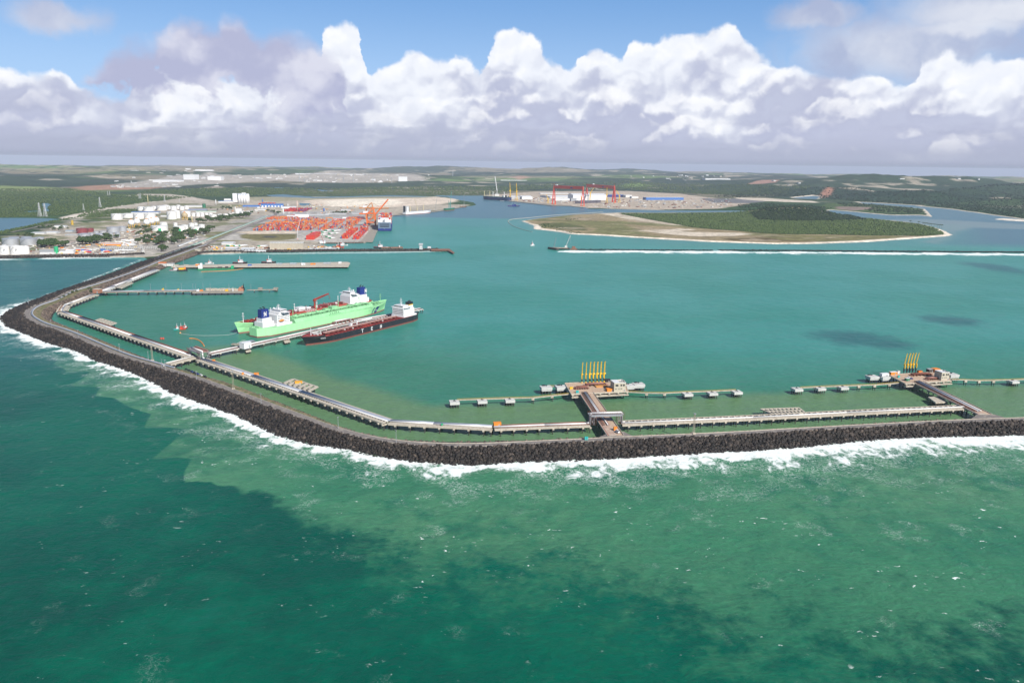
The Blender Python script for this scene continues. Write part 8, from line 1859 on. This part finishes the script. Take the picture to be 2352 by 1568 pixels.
grove([(1440,560),(1460,500),(1700,470),(1950,440),(2150,430),(2200,470),(1900,540),(1600,580)], 40, 'bushy tree in the belt in front of the silver tanks', 'trees in front of the silver tanks', T=T1)
grove([(510,720),(600,660),(820,580),(1060,560),(1080,520),(1260,520),(1430,560),(1440,610),(1240,680),(1100,720),(700,740)], 60, 'dark tree in the large grove beside the port road', 'trees of the large grove by the port road', T=T2)
grove([(1450,580),(1480,530),(1600,480),(1660,500),(1600,550)], 16, 'tall dark tree right of the green panelled tanks', 'trees right of the green panelled tanks', T=T2)
grove([(500,480),(510,460),(740,450),(740,480)], 10, 'small tree below the gas spheres', 'trees below the gas spheres', (.7, 1.1), T=T2)
grove([(430,595),(440,575),(740,490),(760,520),(600,560)], 18, 'tree lining the inner tank farm road', 'trees lining the tank farm road', (.8, 1.2), T=T2)
grove([(1220,370),(1400,370),(1600,330),(1900,305),(2100,290),(2240,260),(2250,285),(2050,340),(1800,370),(1620,410),(1400,395)], 60, 'dark tree in the long hedge behind the port road', 'trees of the long hedge', T=T2)
grove([(480,210),(500,190),(700,185),(860,200),(960,240),(900,250),(700,215)], 0, '', '', T=T1)
grove([(660,290),(700,260),(1000,250),(1180,270),(1380,270),(1380,285),(1000,300)], 16, 'small tree among the white roofs of the left yards', 'trees among the left yards', (.7, 1.2), T=T1)
grove([(320,410),(480,380),(620,400),(600,420),(340,420)], 8, 'small tree by the broad white roofs', 'trees among the left yards', (.8, 1.2), T=T1)
grove([(880,800),(960,790),(970,820),(890,825)], 5, 'tree at the root of the breakwater', 'trees at the breakwater root', T=T2)
grove([(400,100),(1500,60),(1600,80),(1500,110)], 0, '', '')
grove([(1560,165),(1880,170),(1980,200),(1700,215)], 14, 'tree behind the dark green tank', 'trees behind the dark green tank', (.8, 1.3), T=T2)
grove([(1300,245),(1570,235),(1580,250),(1310,255)], 14, 'tree in the line beyond the container yard', 'trees beyond the container yard', (.9, 1.3), T=T3)
grove([(340,210),(560,250),(540,262),(400,230)], 12, 'tree along the curve of the port road', 'trees along the road curve', (.8, 1.2), T=T3)
for (x, y, sc) in [(137,687,.7),(147,683,.8),(158,678,.7),(167,674,.9),(176,671,.8),(205,664,.9),(209,672,1.),(211,668,.9)]: dup(TS[TR.randrange(4)], P(x, y, 8.6), TR.uniform(0, 6), 'leafy bush on the outer bend of the breakwater', 'bushes on the breakwater bend', sc * .55)
# palms
def palm_src():
    t = thing('palm_tree', '', 'palm'); a = MB(); a.path([(0, 0, -.5), (.3, 0, 5), (.9, .2, 11)], .3, 6); a.obj('trunk', BARK, t); b = MB()
    for k in range(13):
        q = k * math.tau / 13; d = Vector((math.cos(q), math.sin(q), 0)); s = Vector((-d.y, d.x, 0)); c = Vector((.9, .2, 11)); pts = [c, c + d * 2.2 + Vector((0, 0, 1.)), c + d * 4.2 + Vector((0, 0, .3)), c + d * 5.4 + Vector((0, 0, -1.8))]; w = (.25, .8, .7, .1)
        vs = [p + s * u for p, u in zip(pts, w)] + [p - s * u + Vector((0, 0, -.1)) for p, u in zip(pts, w)]; b.add(vs, [(i, i + 1, 5 + i, 4 + i) for i in range(3)])
    b.obj('crown', LEAF, t); return t
pm_ = palm_src(); U4 = lambda x, y: (1593.6 + x * .3227, 358.6 + y * .3227); PO = ORD
for i, (x, y) in enumerate([(1628,496),(1645,500),(1660,500),(1675,503),(1690,505),(1708,508),(1730,511),(1748,512),(1765,513),(1540,482),(1598,490)]):
    p = P(*U4(x, y), 1.2)
    if i == 0: pm_.location = p; pm_.scale = (1.5,) * 3; tag(pm_, 'palm in the line at the sandy tip of the island, leftmost', None, 'palms at the island tip')
    else: dup(pm_, p, i * 1.1, 'palm in the line at the sandy tip of the island, ' + (PO[i] if i < 9 else ['outlier', 'outer outlier'][i - 9]), 'palms at the island tip', 1.5)
# woods that read as one mass
def wood(name, label, polys, m, rx=2.1, ry=1.0, size=1.35, hmin=0., hmax=1.2, seed=3, squash=.7, rmax=14., lift=1.):
    r = np.random.default_rng(seed); PX, PY = [], []
    for poly in polys:
        q = np.array(poly, float); n = int((q[:, 0].max() - q[:, 0].min()) * (q[:, 1].max() - q[:, 1].min()) / (rx * ry)); x = r.uniform(q[:, 0].min(), q[:, 0].max(), n); y = r.uniform(q[:, 1].min(), q[:, 1].max(), n); k = inside(x, y, q); PX.append(x[k]); PY.append(y[k])
    px, py = np.concatenate(PX), np.concatenate(PY); X = px - CX; Yv = CY - py
    D = np.stack([R[i] * X + U[i] * Yv + F[i] * FP for i in range(3)], 1); tt = (2. - CAMH) / D[:, 2]; wx, wy = D[:, 0] * tt, D[:, 1] * tt; H, sdm = terrain_h(wx, wy)
    # walk towards the camera so that the tree tops on hills land on the surveyed line of sight
    ok = (sdm > 6); wx, wy, H, tt = wx[ok], wy[ok], H[ok], tt[ok]; s = tt; k = len(wx); rad = np.clip(s * size * r.uniform(.6, 1.35, k), 2.5, rmax)
    W = IV[None] * r.uniform(.55, 1.35, (k, 12, 1)) * rad[:, None, None] * np.array([1.2, 1.2, squash]); a = r.uniform(0, 6.28, k); c, s_ = np.cos(a), np.sin(a)
    X_ = W[:, :, 0] * c[:, None] - W[:, :, 1] * s_[:, None]; Y_ = W[:, :, 0] * s_[:, None] + W[:, :, 1] * c[:, None]
    V = np.stack([X_ + wx[:, None], Y_ + wy[:, None], W[:, :, 2] + (H + rad * .35 * lift)[:, None] + r.uniform(hmin, hmax, k)[:, None]], -1).reshape(-1, 3)
    Fa = (np.arange(k)[:, None, None] * 12 + IF_[None]).reshape(-1, 3); o = np_mesh(name, V, Fa, m); tag(o, label, 'wood', kind='stuff'); print(name, k)
wood('mangrove_forest', 'dense green mangrove covering the plain behind the port', [[(0,434),(160,434),(260,446),(330,448),(440,453),(330,466),(255,477),(190,490),(150,494),(110,497),(0,500)], [(0,531),(60,520),(120,506),(150,502),(175,500),(120,512),(60,524),(0,540)], [(310,446),(345,437),(480,433),(640,432),(760,434),(900,430),(1110,430),(1110,447),(1000,448),(900,446),(700,447),(560,450),(480,452),(400,446)], [(170,500),(200,487),(260,481),(330,480),(300,490),(230,500)]], MANG, 2.3, 1.15)
wood('mangrove_forest', 'darker mangrove and scrub beyond the shipyard', [[(1110,430),(1300,424),(1500,424),(1700,432),(1860,438),(1860,446),(1700,448),(1600,447),(1440,438),(1240,436),(1110,446)]], MANG, 2.6, 1.1, seed=5)
wood('island_wood', 'thick green scrub and trees on the back half of the island', [ISLE_WOOD], MANG, 1.7, .95, 1.5, seed=6)
wood('palm_grove', 'dark wooded hummock in the middle of the island', [[(1725,492),(1760,486),(1830,484),(1900,488),(1960,498),(1990,505),(1900,508),(1800,508),(1740,505)]], DKL, 1.5, .8, 1.9, 1, 6, seed=7, rmax=9)
wood('island_wood', 'low bushes on the sandy end of the island', [[(1236,517),(1262,514),(1275,520),(1262,526),(1238,524)],[(1262,522),(1292,520),(1300,528),(1275,530)],[(1286,530),(1330,532),(1336,538),(1290,535)],[(1290,505),(1330,500),(1340,504),(1300,508)]], LEAF, 5, 2.2, 1.1, seed=8, rmax=4)
wood('hill_wood', 'dark wooded hills and banks behind the island and lagoon', [[(1640,452),(1700,442),(1760,438),(1830,446),(1900,440),(1960,442),(2010,450),(2100,446),(2200,448),(2352,444),(2352,502),(2271,490),(2213,482),(2184,478),(2120,472),(2040,467),(1975,464),(1900,456),(1800,452),(1700,455)], [(1640,487),(1700,481),(1760,480),(1850,484),(1870,488),(1760,487)],[(1690,470),(1760,468),(1860,472),(1910,478),(1880,484),(1780,480),(1700,478)],[(1920,466),(1985,468),(2110,479),(2122,486),(2110,491),(2010,487),(1985,482),(2000,476),(1940,474)]], DKL, 2.6, 1.2, 1.25, seed=9)
